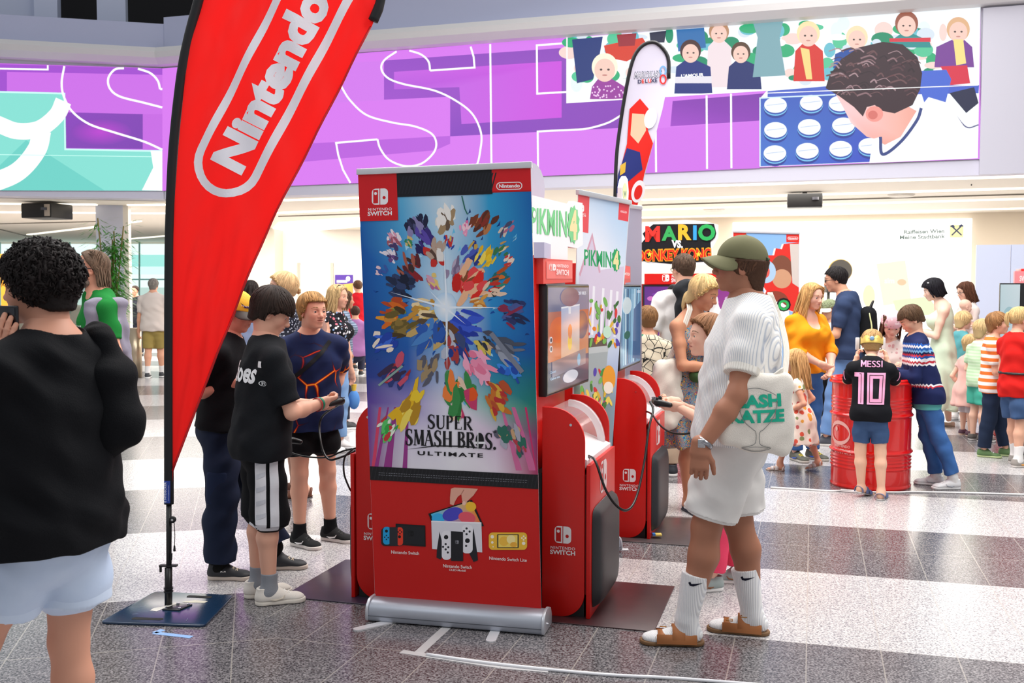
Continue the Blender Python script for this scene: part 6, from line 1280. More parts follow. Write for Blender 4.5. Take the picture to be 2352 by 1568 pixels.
# second roll-up, facing the players
PK = Plane(P(1328, 437, 6.0), -56); pa, pb = PK.px(1312, 660), PK.px(1402, 660); pa.z = pb.z = 0
def pikban(A):
    E = lambda u, y: (1328.5 - 10 * (y - 440) / 460) + u * (118 - 21 * (y - 440) / 460); Yy = lambda u, y: y + (u - .5) * 118 * (.2 if y < 660 else .2 - (y - 660) * .0011)
    Q = lambda u, y: (E(u, y), Yy(u, y))
    rows = [(452, ['#cfe0f4', '#bcd4f0', '#a8ccec']), (600, ['#eef2fa', '#f4f4fc', '#dce8f8']), (720, ['#d8dcf0', '#d4d0e8', '#e8ecf6']), (800, ['#b8c8e0', '#cfdcec', '#c8d4ec']), (860, ['#8a9a98', '#a8b0b4', '#a8b8d8']), (930, ['#5a7a58', '#7a8a70', '#8aa0b0']), (1500, ['#4a6a48', '#6a7a60', '#7a8a98'])]
    for (y0, c0), (y1, c1) in zip(rows, rows[1:]):
        for i in range(2): A.poly([Q(i / 2, y0), Q((i + 1) / 2, y0), Q((i + 1) / 2, y1), Q(i / 2, y1)], [c0[i], c0[i + 1], c1[i + 1], c1[i]], i == 0)
    A.poly([Q(.05, 640), Q(.3, 540), Q(.5, 620), Q(.98, 600), Q(.98, 760), Q(.05, 760)], '#dccfe4'); A.poly([Q(.05, 640), Q(.3, 538), Q(.5, 625), Q(.47, 628), Q(.3, 552), Q(.08, 645)], '#d8a8bc')
    for u in (.2, .35, .55, .72, .85): A.poly([Q(u, 660), Q(u + .05, 660), Q(u + .05, 770), Q(u, 770)], '#f4f2fa')
    A.poly([Q(.0, 452), Q(.22, 452), Q(.22, 542), Q(.0, 542)], '#ea5a60'); switch_logo(A, *Q(.05, 480), 16, '#fbeef0', '#ea5a60', .15); A.poly([Q(.8, 452), Q(1, 452), Q(1, 497), Q(.8, 497)], '#ea4a52'); oval_logo(A, *Q(.9, 477), 15, '#fbeef0', '#ea4a52', .2)
    pik(A, 1341, 611, 84, 36, .1, '#2fa868')
    # plain coloured leaves and petals in the garden scene
    r3 = random.Random(8)
    A.poly([Q(.1, 800), Q(.75, 790), Q(.7, 935), Q(.15, 940)], '#a9b2b4'); A.poly([Q(.1, 800), Q(.75, 790), Q(.75, 806), Q(.1, 816)], '#c4cacb'); A.poly([Q(.15, 780), Q(.7, 772), Q(.72, 792), Q(.12, 802)], '#6a5a50')
    for u in (.25, .5, .62): A.poly([Q(u, 770), Q(u + .04, 770), Q(u + .02, 690)], '#5aa05a')
    for i in range(110):
        u, y = r3.uniform(.03, .96), r3.choice([r3.uniform(690, 790), r3.uniform(840, 940)]); c = r3.choice(['#5a48b0', '#e0b840', '#d83a3a', '#f08a2a', '#4a9a4a', '#7ab85a', '#b83a7a', '#4a7a3a', '#3a6a3a', '#f4d860']); A.ell(*Q(u, y), r3.uniform(1.5, 4.5), r3.uniform(4, 12), c, 12, r3.uniform(-.5, .5))
    A.ell(*Q(.8, 870), 15, 30, '#f0a030'); A.ell(*Q(.8, 892), 11, 14, '#f8ead8'); A.ell(*Q(.7, 760), 10, 14, '#c8e8d0')
roll_up('pale roll-up banner with green lettering between the two kiosks', pa, pb, ((1328, 447), (1447, 471), (1394, 1180), (1305, 1300)), PK, pikban)
# its neighbour seen from behind
GK = Plane(P(1447, 480, 7.75), YR - 6); ga, gb = GK.px(1449, 660), GK.px(1474, 660); ga.z = gb.z = 0
roll_up('grey back of a roll-up banner beside the second screen', ga + Vector((-.35, .1, 0)), gb, ((1380, 470), (1474, 482), (1474, 1180), (1380, 1180)), GK, lambda A: A.poly([(1380, 470), (1474, 482), (1474, 1180), (1380, 1180)], '#b6b3c6'))
topper('small red lettered box above the second kiosk screen', 1428, 1450, 6.75, 7.2, [(1430, 608), (1448, 612), (1448, 648), (1430, 650)], lambda A: (A.rect(1431, 612, 1447, 640, '#e83a3a'), A.text('SWITCH', 1439, 632, 6, '#fbe8e8', .03, width=13, skew=.1)), m='#d8241c')
topper('white rounded board with a yellow-green badge over the pale banner', 1424, 1443, 7.4, 7.9, [(1428, 430), (1432, 412), (1437, 404), (1442, 412), (1444, 440), (1442, 480), (1436, 940), (1424, 940)], lambda A: (A.ell(1435, 440, 5, 20, '#e8f0a0'), A.text('W', 1435, 452, 14, '#3a6a3a', .04, width=7)))
# second feather flag (white)
def kart_flag():
    PLN = Plane(P(1415, 700, 9.0), 8); o = PLN.px(1413, 700); o.z = 0; r = empty('feather_flag', o, 0, 'smaller white and red feather flag behind the pale banner', 'flag'); q = lambda x, y, d=0: PLN.px(x, y, d + .015 * math.sin(y * .02 + x * .03)) - o
    L = [(1413, 448), (1416, 360), (1424, 290), (1436, 215), (1450, 150), (1464, 118), (1485, 100)]; R_ = [(1462, 480), (1482, 400), (1502, 325), (1522, 250), (1536, 180), (1534, 130), (1510, 100)]
    ys = np.linspace(1, 480, 60); V, Fq = [], []; n = 12
    for j in range(61):
        y = 100 + 380 * j / 60; a = np.interp(y, [p[1] for p in L[::-1]], [p[0] for p in L[::-1]]); b = np.interp(y, [p[1] for p in R_[::-1]], [p[0] for p in R_[::-1]])
        for i in range(n + 1): V.append(q(a + (b - a) * i / n, y))
    for j in range(60):
        for i in range(n): k = j * (n + 1) + i; Fq.append([k, k + n + 1, k + n + 2, k + 1])
    cl = link('flag_cloth', npmesh('flag_cloth', np.array(V), np.array(Fq)), mat('#dcd8ea', .6), r, True)
    A = Art(lambda x, y, d: q(x, y, .003 + d), .001); A.text('MARIOKART', 1487, 178, 15, '#6a6f80', .03, shear=.25, width=64, skew=-.06); A.text('MARIOKART', 1486.5, 177.5, 13, '#e8e8f2', .0, shear=.25, width=62, skew=-.06)
    for i, (c_, col) in enumerate(zip('DELUXE', ['#3a3f60', '#e84a3a', '#3a3f60', '#e84a3a', '#3a3f60', '#3a3f60'])): A.text(c_, 1469 + i * 7.6, 191 - i * .6, 8.5, col, .03)
    for y, c_ in ((162, '#7ab0e0'), (182, '#e83a3a')): A.line([(1523 + 6.5 * math.cos(6.283 * i / 16), y + 10 * math.sin(6.283 * i / 16)) for i in range(16)], 3.5, c_, True)
    # plain colour sweep in place of the printed figure
    A.poly([(1446, 250), (1470, 226), (1490, 250), (1488, 300), (1500, 330), (1480, 400), (1463, 478), (1440, 478), (1428, 440), (1422, 400), (1440, 330)], '#e02820'); A.poly([(1452, 260), (1480, 262), (1484, 300), (1466, 330), (1448, 310)], '#f0c0a0'); A.poly([(1420, 400), (1440, 340), (1470, 350), (1476, 390), (1440, 420), (1416, 446)], '#2a3478'); A.ell(1494, 272, 14, 24, '#eeecf4', rot=.2); A.ell(1466, 440, 15, 26, '#f0ecf0', rot=.25); A.ell(1466, 442, 9, 17, '#e02820', rot=.25); A.poly([(1425, 380), (1438, 372), (1436, 396), (1424, 404)], '#d8b040')
    A.done('print', MATTE, cl, 14)
    B().tube(smooth_curve([q(*p) for p in [(1411, 700), (1411, 560)] + L + R_[::-1][:3]], 4), .016, 8).done('pole', mat('#111114', .5), r, True); B().tube([q(1411, 700), Vector((0, 0, .01))], .016, 8).done('pole_foot', BLK, r); B().box((-.25, -.25, 0), (.25, .25, .012)).done('foot_plate', BLK, r)
kart_flag()
# ---------------------------------------------------------------- far kiosk with the big cut-out sign
MK = Plane(P(1560, 600, 11.6), YR - 8)
def mvd():
    o = MK.px(1560, 640); r = empty('topper_sign', o, 0, 'big cut-out sign with colourful lettering on black above the backpack man', 'sign'); q = lambda x, y, d: MK.px(x, y, d) - o
    out = [(1462, 600), (1464, 540), (1476, 510), (1520, 508), (1575, 505), (1620, 508), (1650, 516), (1650, 545), (1636, 570), (1640, 612), (1590, 606), (1530, 610)]; B().prism([q(x, y, -.03) for x, y in out], MK.n * .03).done('board', mat('#f1f0f2', .5), r)
    A = Art(lambda x, y, d: q(x, y, .002 + d), .0016); A.poly([(1466, 598), (1470, 562), (1482, 548), (1476, 536), (1500, 515), (1640, 514), (1644, 530), (1632, 556), (1634, 600), (1600, 602), (1540, 606)], '#17151a')
    for c_, x, y, col, h in (('M', 1499, 553, '#e8352c', 33), ('A', 1537, 551, '#3aa85a', 31), ('R', 1570, 549, '#f2b632', 33), ('I', 1596, 549, '#3aa0e0', 31), ('O', 1623, 550, '#2fae5a', 34)):
        A.text(c_, x + 1.5, y + 1.5, h, '#0c0b0e', .06); A.text(c_, x, y, h, col, .045)
    A.text('VS.', 1556, 568, 16, '#f4f4f8', .05, width=26, skew=.05); A.text('DONKEY KONG', 1548, 597, 25, '#f2a020', .07, width=172, skew=-.03); A.text('DONKEY KONG', 1548, 596.5, 23, '#d82a1c', .03, width=168, skew=-.03)
    for x in (1492, 1604): A.poly([(x + (7 if i % 2 == 0 else 3) * math.sin(6.283 * i / 10), 584 - (7 if i % 2 == 0 else 3) * math.cos(6.283 * i / 10)) for i in range(10)], '#f8d840')
    A.done('print', PRINT, r)
    k = empty('demo_kiosk', MK.px(1560, 1000) * 1.0, 0, 'far red demo kiosk with a purple screen in front of the backpack man', 'kiosk', 'demo kiosks'); g = MK.p.copy(); g.z = 0; k.location = g; z = lambda y: MK.px(1560, y).z
    w_ = lambda x: (MK.px(x, 640) - MK.p).dot(MK.u); kp = Plane(Vector((0, 0, 0)), YR - 8)
    def bb(nm, x0, x1, z0, z1, d0, d1, m): return slab(kp, w_(x0), w_(x1), z0, z1, d0, d1).done(nm, m, k)
    bb('header', 1480, 1690, z(652), z(628), -.1, .0, RED); bb('tower', 1470, 1700, .02, z(652), -.3, -.12, mat('#c9241c', .4)); bb('cabinet_body', 1476, 1690, .01, .8, -.3, .15, RED)
    A = Art(lambda x, y, d: MK.px(x, y, .002 + d) - g, .001); switch_logo(A, 1529, 630, 16, '#f8f0f0', '#d2160f', 0, False); A.text('NINTENDO', 1558, 637, 6, '#f8f0f0', .02, width=30); A.text('SWITCH', 1558, 648, 9, '#f8f0f0', .03, width=32); A.done('header_logo', PRINT, k)
    A = Art(lambda x, y, d: MK.px(x, y, -.05 + d) - g, .002); A.rect(1476, 654, 1690, 790, '#141218'); A.poly([(1480, 658), (1686, 658), (1686, 786), (1480, 786)], ['#6a2a9a', '#a838a0', '#c848a8', '#5a2a8a'])
    r4 = random.Random(6)
    for i in range(60): x, y = r4.uniform(1482, 1684), r4.uniform(662, 784); A.ell(x, y, r4.uniform(3, 9), r4.uniform(3, 7), r4.choice(['#8a3ab8', '#c84ac0', '#5a2888', '#e87ad8', '#3a1f68', '#f0c0f0']), 10)
    A.ell(1508, 705, 12, 18, '#f4e8f4'); A.done('screen', attr_mat(.2, .4, emit=.8), k)
mvd()
# far banner with a red burst
DB = Plane(P(1760, 700, 13.0), YR - 10)
def dkb(A):
    A.poly([(1684, 532), (1836, 536), (1834, 1000), (1684, 1000)], ['#7fb0e4', '#8ab8e8', '#9ac0ea', '#8ab4e4']); A.rect(1684, 534, 1714, 600, '#d8281f'); A.rect(1806, 538, 1836, 556, '#d8281f')
    bur = [(1835, 556), (1800, 560), (1796, 572), (1782, 570), (1778, 586), (1762, 586), (1766, 604), (1750, 612), (1760, 630), (1748, 650), (1760, 668), (1752, 690), (1770, 700), (1768, 716), (1790, 712), (1800, 724), (1812, 712), (1835, 720)]
    A.poly([(x - 4 if x < 1830 else x, y) for x, y in bur], '#f4f2f6'); A.poly(bur, '#d83028'); A.ell(1795, 620, 26, 34, '#7a4a38'); A.ell(1796, 640, 22, 22, '#c89878'); A.ell(1760, 624, 22, 26, '#a8c8e4'); A.ell(1758, 624, 10, 14, '#d85a50'); A.poly([(1814, 560), (1835, 560), (1835, 660), (1820, 650)], '#cfc6c0'); A.ell(1780, 690, 30, 22, '#8a4030')
    A.poly([(1770, 700), (1790, 690), (1810, 705), (1816, 740), (1770, 740)], '#f0f0f4'); A.text('O', 1800, 712, 26, '#1a1a1c', .08); A.text('O', 1800, 711, 22, '#2fae5a', .04); oval_logo(A, 1821, 547, 24, '#f8eef0', '#d8281f')
da, db = DB.px(1690, 660), DB.px(1832, 660); da.z = db.z = 0
roll_up('far blue roll-up banner with a jagged red burst beside the green cap', da, db, ((1684, 534), (1836, 538), (1834, 1010), (1686, 1010)), DB, dkb)
# slim screen and red box at the frame edge
RK = P(2330, 700, 11.5); r = empty('demo_kiosk', Vector((RK.x, RK.y, 0)), -.3, 'red demo kiosk with a slim screen at the pale partition', 'kiosk', 'demo kiosks'); rel = lambda z: z
B().box((.05, -.06, 0), (.35, .3, 1.85)).done('tower', RED, r, bevel=.01); B().box((-.22, -.35, .0), (.35, -.06, .62)).done('cabinet_body', RED, r, bevel=.02); B().box((-.15, -.42, .62), (.35, -.06, 1.0)).done('console_hood', RED, r, bevel=.08); B().box((-.02, -.1, 1.66), (.3, -.02, 1.82)).done('header', mat('#f08a90', .5), r)
A = Art(lambda a, b, o: Vector((a, -.101 - o, b)), .002); A.text('SWITCH', .1, 1.71, .06, '#fbe8e8', .03, width=.14, ydown=False); A.done('header_logo', PRINT, r)
s_ = empty('tv_screen', P(2318, 730, 11.2), -.3, 'slim pale screen at the pale partition by the red-shirted girl', 'screen'); zz = s_.location.z; s_.location.z = 0
B().box((-.1, 0, P(2318, 800, 11.2).z), (.16, .05, P(2318, 650, 11.2).z)).done('casing', mat('#16161a', .4), s_); A = Art(lambda a, b, o: Vector((a, -.002 - o, b)), .001); z0, z1 = P(2318, 797, 11.2).z, P(2318, 653, 11.2).z; A.poly([(-.095, z0), (.1, z0), (.1, z1), (-.095, z1)], ['#bcd8e0', '#c8dce4', '#dceaf0', '#cfe4ea']); A.ell(0, (z0 + z1) / 2, .06, .1, '#a8ccd4'); A.done('picture', attr_mat(.2, .5, emit=.8), s_); B().box((.0, .05, 1.2), (.1, .3, 1.4)).done('wall_arm', BLK, s_)
tag(B().lathe([(.0, .01), (.16, .01), (.2, .1), (.2, .42), (.18, .5), (0, .5)], G(2352, 1040), 24).done('grey_bin', mat('#6a6a70', .5), smooth=2), 'dark grey round tub on the floor behind the red-shirted girl', 'tub')
# ---------------------------------------------------------------- red oil drum
DC = G(1998, 1112); DC = Vector((DC.x, DC.y, 0))
def drum():
    r = empty('oil_drum', DC, 0, 'glossy red ribbed oil drum used as a play table by the children', 'drum'); R = .315; pf = [(R - .02, .0), (R + .004, .0), (R + .006, .02), (R - .002, .03)]
    ribs = [.17, .2, .23, .255, .68, .71, .735, .65]; zs = np.linspace(.04, .86, 165)
    for z in zs:
        q = R + sum(.006 * math.exp(-((z - a) / .007) ** 2) for a in ribs) + .016 * math.exp(-((z - .3) / .012) ** 2) + .016 * math.exp(-((z - .6) / .012) ** 2); pf.append((q, z))
    pf += [(R + .002, .87), (R + .012, .878), (R + .014, .89), (R + .006, .9), (R - .006, .896), (R - .012, .88), (R - .02, .865), (0, .865)]
    B().lathe(pf, (0, 0, 0), 96).done('drum_body', mat('#e0150f', .16, spec=.6, coat=.5), r, 2)
    B().lathe([(R + .004, .852), (R + .02, .856), (R + .022, .868), (R + .012, .876)], (0, 0, 0), 96, True).done('clamp_ring', mat('#d8120c', .25), r, 2); B().box((.02, -R - .04, .85), (.1, -R - .012, .88)).done('clamp_lever', mat('#c81a14', .3), r, bevel=.004)
    A = Art(lambda a, b, o: Vector(((R + .004 + o) * math.sin(a), -(R + .004 + o) * math.cos(a), b)), .001)
    a0 = -1.22; A.line([(a0 + .35 * math.cos(6.283 * i / 24), .45 + .085 * math.sin(6.283 * i / 24)) for i in range(24)], .03, '#f4b8b0', True); A.ell(a0 - .1, .48, .05, .018, '#f4b8b0'); A.text('NINTENDO', a0 + .12, .335, .02, '#f4b8b0', .02, width=.5, ydown=False); A.text('SWITCH', a0 + .12, .285, .035, '#f4c0b8', .03, width=.55, ydown=False); A.done('logo', PRINT, r, .06)
    for i, (x, y) in enumerate(((-.2, -.1), (-.16, -.14), (-.13, -.08))): tag(B().lathe([(0, 0), (.022, .004), (.026, .016), (.012, .028), (0, .03)], DC + Vector((x, y, .866)), 10).done('snack', mat(['#f0c060', '#e8b048', '#f4d080'][i], .6), smooth=2), 'small yellow crisp lying on the red drum top', 'snack', 'crisps on the red drum')
drum()
# black bag and mint green scooter behind the drum
def handbag():
    g = G(1893, 957); r = empty('handbag', g, .2, 'black leather bag on the floor behind the red drum', 'bag'); T = SDF(); T.cap((-.17, 0, .13), (.17, 0, .13), .125, .125, .03, .8, .8, (0, 1, 0)); T.half((0, 0, .24), (0, 0, 1), .03); T.half((0, 0, .003), (0, 0, -1), .01); V, Q = T.mesh(.012); link('bag_body', npmesh('bag_body', V, Q), mat('#17171a', .4), r, True)
    B().tube(smooth_curve([(-.12, -.08, .2), (-.1, -.09, .3), (0, -.1, .36), (.1, -.09, .3), (.12, -.08, .2)], 6), .01, 8).done('handle', mat('#141416', .4), r, True); B().box((-.05, -.112, .02), (.05, -.1, .03)).done('metal_bar', CHR, r)
handbag()
def toycar():
    g = G(1890, 915); r = empty('toy_car', Vector((g.x + .05, g.y, 0)), .2, 'pale mint toy car with a dark wheel behind the navy-shirted man', 'toy car'); T = SDF(); T.cap((-.25, 0, .32), (.3, 0, .34), .2, .22, .05, 1.2, 1.2, (0, 1, 0)); T.ell((.1, 0, .55), (.28, .2, .2), k=.1); T.half((0, 0, .14), (0, 0, -1), .03); V, Q = T.mesh(.015); link('car_body', npmesh('car_body', V, Q), mat('#cfe8e0', .3), r, True)
    for x in (-.2, .28):
        for y in (-.25, .25): w_ = B().lathe([(.0, -.04), (.1, -.04), (.13, -.03), (.13, .03), (.1, .04), (0, .04)], (0, 0, 0), 24).done('wheel', mat('#232326', .6), r, 2); w_.location = (x, y, .131); w_.rotation_euler = (math.pi / 2, 0, 0); B().lathe([(0, .041), (.06, .042), (.05, .05), (0, .052)], (0, 0, 0), 16).done('hub', mat('#c9c9cc', .4), w_, 2)
toycar()
# cables of the controllers (filled in with the players) and small litter
tag(B().box((-.03, -.02, 0), (.03, .02, .016)).done('crisp_packet', mat('#d8c060', .4), bevel=.004), 'tiny yellow and blue wrapper on the plate by the second kiosk', 'wrapper'); bpy.data.objects['crisp_packet'].location = G(1509, 1230, .02)
B().box((-.031, -.021, .004), (-.012, .021, .0165)).done('blue_stripe', mat('#3a7ac8', .4), bpy.data.objects['crisp_packet'])
tag(B().box((-.05, -.012, 0), (.05, .012, .004)).done('swivel_foot_tip', mat('#e6e6ea', .4)), 'white tongue of the pale banner stand sticking out on the floor', 'stand foot'); bpy.data.objects['swivel_foot_tip'].location = G(1425, 1262)
# ---------------------------------------------------------------- bamboo by the pale column
def bamboo():
    base = P(262, 700, 19.5); base.z = 0; r = empty('potted_bamboo', base, 0, 'tall potted bamboo beside the pale column behind the bearded man', 'plant'); B().lathe([(0, .01), (.26, .01), (.34, .55), (.3, .55), (.28, .5), (0, .5)], (0, 0, 0), 24).done('pot', mat('#6a5a4c', .6), r, 2); rb = random.Random(3); V, Fq = [], []
    for i in range(7):
        x, y = rb.uniform(-.2, .2), rb.uniform(-.2, .2); h = rb.uniform(2.2, 3.0); tx, ty = x + rb.uniform(-.25, .35), y + rb.uniform(-.2, .2); B().tube(smooth_curve([(x, y, .5), ((x + tx) / 2, (y + ty) / 2, h * .6), (tx, ty, h)], 5), .014, 6).done('stem', mat('#8a7a3c', .6), r, True)
        for k in range(330):
            t = rb.uniform(.25, 1); p = Vector((x + (tx - x) * t, y + (ty - y) * t, .5 + (h - .5) * t)); a = rb.random() * 6.28; L = rb.uniform(.1, .26); d = Vector((math.cos(a), math.sin(a), rb.uniform(-.5, .6))).normalized(); st_ = p + d * rb.uniform(.03, .28); e = st_ + d * L + Vector((0, 0, -.05)); s_ = d.cross(Vector((0, 0, 1))).normalized() * .018; n = len(V); V += [st_, (st_ + e) / 2 + s_, e, (st_ + e) / 2 - s_]; Fq.append([n, n + 1, n + 2, n + 3])
    o = link('foliage', npmesh('foliage', np.array(V), np.array(Fq)), mat('#4f9a3c', .5, noise=(6, .5)), r); tag(o, kind='stuff')
bamboo()
# ---------------------------------------------------------------- far cafe
def chair(p, rz, first=[None]):
    if first[0] is None:
        r = empty('cafe_chair', p, rz, 'white cafe chair far off between the floral-top woman and the tall banner', 'chair', 'white cafe chairs far off'); m = mat('#efe6d4', .5)
        B().prism([(-.2, -.2, .45), (.2, -.2, .45), (.22, .2, .46), (-.22, .2, .46)], (0, 0, .02)).done('seat', m, r, bevel=.006); B().prism([(-.2, .2, .5), (.2, .2, .5), (.17, .26, .88), (-.17, .26, .88)], (0, .015, 0)).done('backrest', m, r, bevel=.006)
        for x in (-1, 1):
            for y in (-1, 1): B().tube([(x * .17, y * .16, .45), (x * .22, y * .22, 0)], .012, 6).done('leg', ALU, r)
        first[0] = r; return r
    r = first[0].copy(); C.objects.link(r); r.location = p; r.rotation_euler = (0, 0, rz)
    for c in list(first[0].children): d = c.copy(); C.objects.link(d); d.parent = r
    return r
for x, y, a in ((775, 815, .4), (800, 822, 2.0), (822, 812, -1), (765, 800, 1.5), (812, 800, .9), (835, 803, 2.6)): chair(G(x, y), a)
tb = empty('cafe_table', G(795, 805), 0, 'white round cafe table far off among the white chairs', 'table'); B().lathe([(0, .72), (.38, .72), (.38, .75), (0, .75)], seg=28).done('table_top', mat('#f4efe6', .4), tb); B().tube([(0, 0, .02), (0, 0, .72)], .03).done('column', ALU, tb); B().lathe([(0, 0), (.22, 0), (.2, .02), (0, .02)]).done('foot', ALU, tb)
ps = FW; o_ = ps.px(791, 665); r = empty('poster', o_, 0, 'purple and yellow poster on the far white wall', 'poster'); B().prism([ps.px(*q, .01) - o_ for q in ((770, 631), (811, 631), (811, 702), (770, 702))], ps.n * .02).done('board', mat('#5a3f9a', .5), r)
A = Art(lambda x, y, d: ps.px(x, y, .032 + d) - o_, .002); A.rect(770, 631, 811, 702, '#53379a'); A.poly([(770, 655), (811, 650), (811, 702), (770, 702)], ['#e8c060', '#f0a850', '#d86a3a', '#f4d890']); A.ell(800, 640, 5, 6, '#f0ecf4'); A.rect(774, 643, 798, 649, '#f0ecf4'); A.ell(785, 672, 9, 10, '#f4b83a'); A.ell(800, 685, 8, 10, '#d8502a'); A.done('print', PRINT, r)
for x, y in ((1, 0), ): tag(B().lathe([(0, 0), (.12, .0), (.12, .9), (0, .9)], G(311, 866), 16).done('steel_post', mat('#b8a890', .3, metal=.6), smooth=2), 'steel post standing by the bearded man', 'post')
# ================================================================= CLOTH PATTERNS
def pat(kind, *cols, rough=.8, sc=1.0, **kw):
    k = ('pat', kind, cols, rough, sc, str(kw))
    if k in MATS: return MATS[k]
    m = mat(cols[0], rough, spec=.2, key=k); nt = m.node_tree; b = nt.nodes['Principled BSDF']; N = nt.nodes.new; Lk = nt.links.new; tc = N('ShaderNodeTexCoord'); O = tc.outputs['Object']
    def math_(op, a, c=None, d=None):
        n = N('ShaderNodeMath'); n.operation = op
        for i, v in enumerate((a, c, d)):
            if v is None: continue
            if isinstance(v, (int, float)): n.inputs[i].default_value = v
            else: Lk(v, n.inputs[i])
        return n.outputs[0]
    def ramp(fac, stops, const=True):
        r = N('ShaderNodeValToRGB'); r.color_ramp.interpolation = 'CONSTANT' if const else 'LINEAR'; e = r.color_ramp.elements
        while len(e) < len(stops): e.new(.5)
        for q, (p, c) in zip(e, stops): q.position = p; q.color = (*lin(c), 1)
        Lk(fac, r.inputs[0]); return r.outputs[0]
    def mix(f, a, c):
        n = N('ShaderNodeMix'); n.data_type = 'RGBA'
        for i, v in ((0, f), (6, a), (7, c)):
            if isinstance(v, str): n.inputs[i].default_value = (*lin(v), 1)
            elif isinstance(v, float): n.inputs[i].default_value = v
            else: Lk(v, n.inputs[i])
        return n.outputs[2]
    sx = N('ShaderNodeSeparateXYZ'); Lk(O, sx.inputs[0]); x, y, z = sx.outputs
    def vor(s_, feat='F1'):
        v = N('ShaderNodeTexVoronoi'); v.feature = feat; v.inputs['Scale'].default_value = s_; Lk(O, v.inputs['Vector']); return v
    def noi(s_, det=3):
        v = N('ShaderNodeTexNoise'); v.inputs['Scale'].default_value = s_; v.inputs['Detail'].default_value = det; Lk(O, v.inputs['Vector']); return v.outputs['Fac']
    out = None
    if kind == 'stripes': out = ramp(math_('FRACT', math_('MULTIPLY', z, sc)), [(0, cols[0]), (.5, cols[1])])
    elif kind == 'knit':
        f = math_('FRACT', math_('MULTIPLY', math_('ADD', y, math_('MULTIPLY', x, .55)), 95 * sc)); t = math_('PINGPONG', f, .5); out = ramp(math_('MULTIPLY', t, 2), [(0, cols[1]), (.45, cols[0])], False)
        bp = N('ShaderNodeBump'); bp.inputs['Strength'].default_value = .7; bp.inputs['Distance'].default_value = .006; Lk(t, bp.inputs['Height']); Lk(bp.outputs[0], b.inputs['Normal'])
    elif kind == 'lava':
        v = vor(6.5 * sc, 'DISTANCE_TO_EDGE').outputs['Distance']; n = noi(3.2, 1); d = math_('ADD', v, math_('MULTIPLY', math_('MAXIMUM', math_('SUBTRACT', .56, n), 0.0), .55))
        out = ramp(d, [(0, '#ffd23a'), (.012, '#ff7a18'), (.026, '#c8281a'), (.05, '#3a1a2c'), (.085, cols[0])], False); sh = ramp(noi(6, 3), [(.3, cols[0]), (.7, cols[1])], False); g = math_('LESS_THAN', d, .08); out = mix(g, sh, out)
    elif kind == 'floral':
        v = vor(16 * sc); c = v.outputs['Color']; s2 = N('ShaderNodeSeparateColor'); Lk(c, s2.inputs[0]); pick = ramp(s2.outputs[0], [(0, cols[1]), (.28, cols[2]), (.5, cols[3]), (.7, cols[4])]); dd = math_('ADD', v.outputs['Distance'], math_('MULTIPLY', noi(70), .12))
        out = mix(math_('LESS_THAN', dd, math_('ADD', .16, math_('MULTIPLY', s2.outputs[1], .38))), cols[0], pick)
    elif kind == 'paisley':
        n = N('ShaderNodeTexNoise'); n.inputs['Scale'].default_value = 14 * sc; n.inputs['Detail'].default_value = 2; n.inputs['Distortion'].default_value = 1.6; Lk(O, n.inputs['Vector']); k_ = len(cols); f = math_('FRACT', math_('MULTIPLY', n.outputs['Fac'], 5)); out = ramp(f, [(i / k_, c) for i, c in enumerate(cols)])
    elif kind == 'dots': out = mix(math_('LESS_THAN', vor(60 * sc).outputs['Distance'], .34), cols[0], cols[1])
    elif kind == 'bands':      # knitted yoke: (z0, z1) and a colour list from the top down, with zigzag edges
        zz = math_('ADD', z, math_('MULTIPLY', math_('PINGPONG', math_('ADD', x, math_('MULTIPLY', y, 1.0)), .016), .9)); f = math_('DIVIDE', math_('SUBTRACT', zz, kw['z0']), kw['z1'] - kw['z0']); k_ = len(cols); out = ramp(math_('MINIMUM', math_('MAXIMUM', f, 0.0), .999), [(p, c) for p, c in zip(kw['pos'], cols)])
    elif kind == 'denim': out = mix(noi(9, 6), cols[0], cols[1])
    elif kind == 'sketch':
        v = vor(15 * sc, 'DISTANCE_TO_EDGE').outputs['Distance']; out = mix(math_('LESS_THAN', v, .035), cols[0], '#2a2a28'); s2 = N('ShaderNodeSeparateColor'); Lk(vor(5).outputs['Color'], s2.inputs[0]); out = mix(math_('GREATER_THAN', s2.outputs[0], .72), out, cols[1])
    Lk(out, b.inputs['Base Color']); MATS[k] = m; return m
def fab(c, b=.25): return mat(c, .85, spec=.15, bump=(260, b))
JEANS = pat('denim', '#2f5590', '#4a78b8'); DENIM = pat('denim', '#2e4468', '#4a6690'); WHITE = fab('#eceae8')
def Gp(px, py): g = G(px, py); return (g.x, g.y, 0)
def at(px, Y): return ((px - CX) / FPX * Y, Y, 0)
SK, SKL, SKT = '#e0a688', '#efc1a8', '#c98a68'
def controller(label, pos, yaw, m=None):
    r = empty('game_controller', pos, yaw, label, 'controller'); T = SDF(); T.cap((-.045, 0, 0), (.045, 0, 0), .022, .022, .015, 1.0, 1.0); T.cap((-.055, -.005, 0), (-.068, -.062, -.012), .021, .014, .012); T.cap((.055, -.005, 0), (.068, -.062, -.012), .021, .014, .012); T.half((0, 0, .016), (0, 0, 1), .01); V, Q = T.mesh(.0035); link('controller_body', npmesh('controller_body', V, Q), m or mat('#141416', .35), r, True)
    for x, y in ((-.045, .004), (.02, -.02), (-.02, -.02)): B().lathe([(.009, .014), (.006, .022), (.009, .027), (0, .028)], (x, y, 0), 12).done('thumb_stick', mat('#2a2a2e', .4), r, 2)
    for a in range(4): B().lathe([(.004, .015), (.004, .019), (0, .02)], (.047 + .011 * math.cos(a * 1.571), .006 + .011 * math.sin(a * 1.571), 0), 8).done('face_button', mat('#3a3a40', .3), r)
    return r
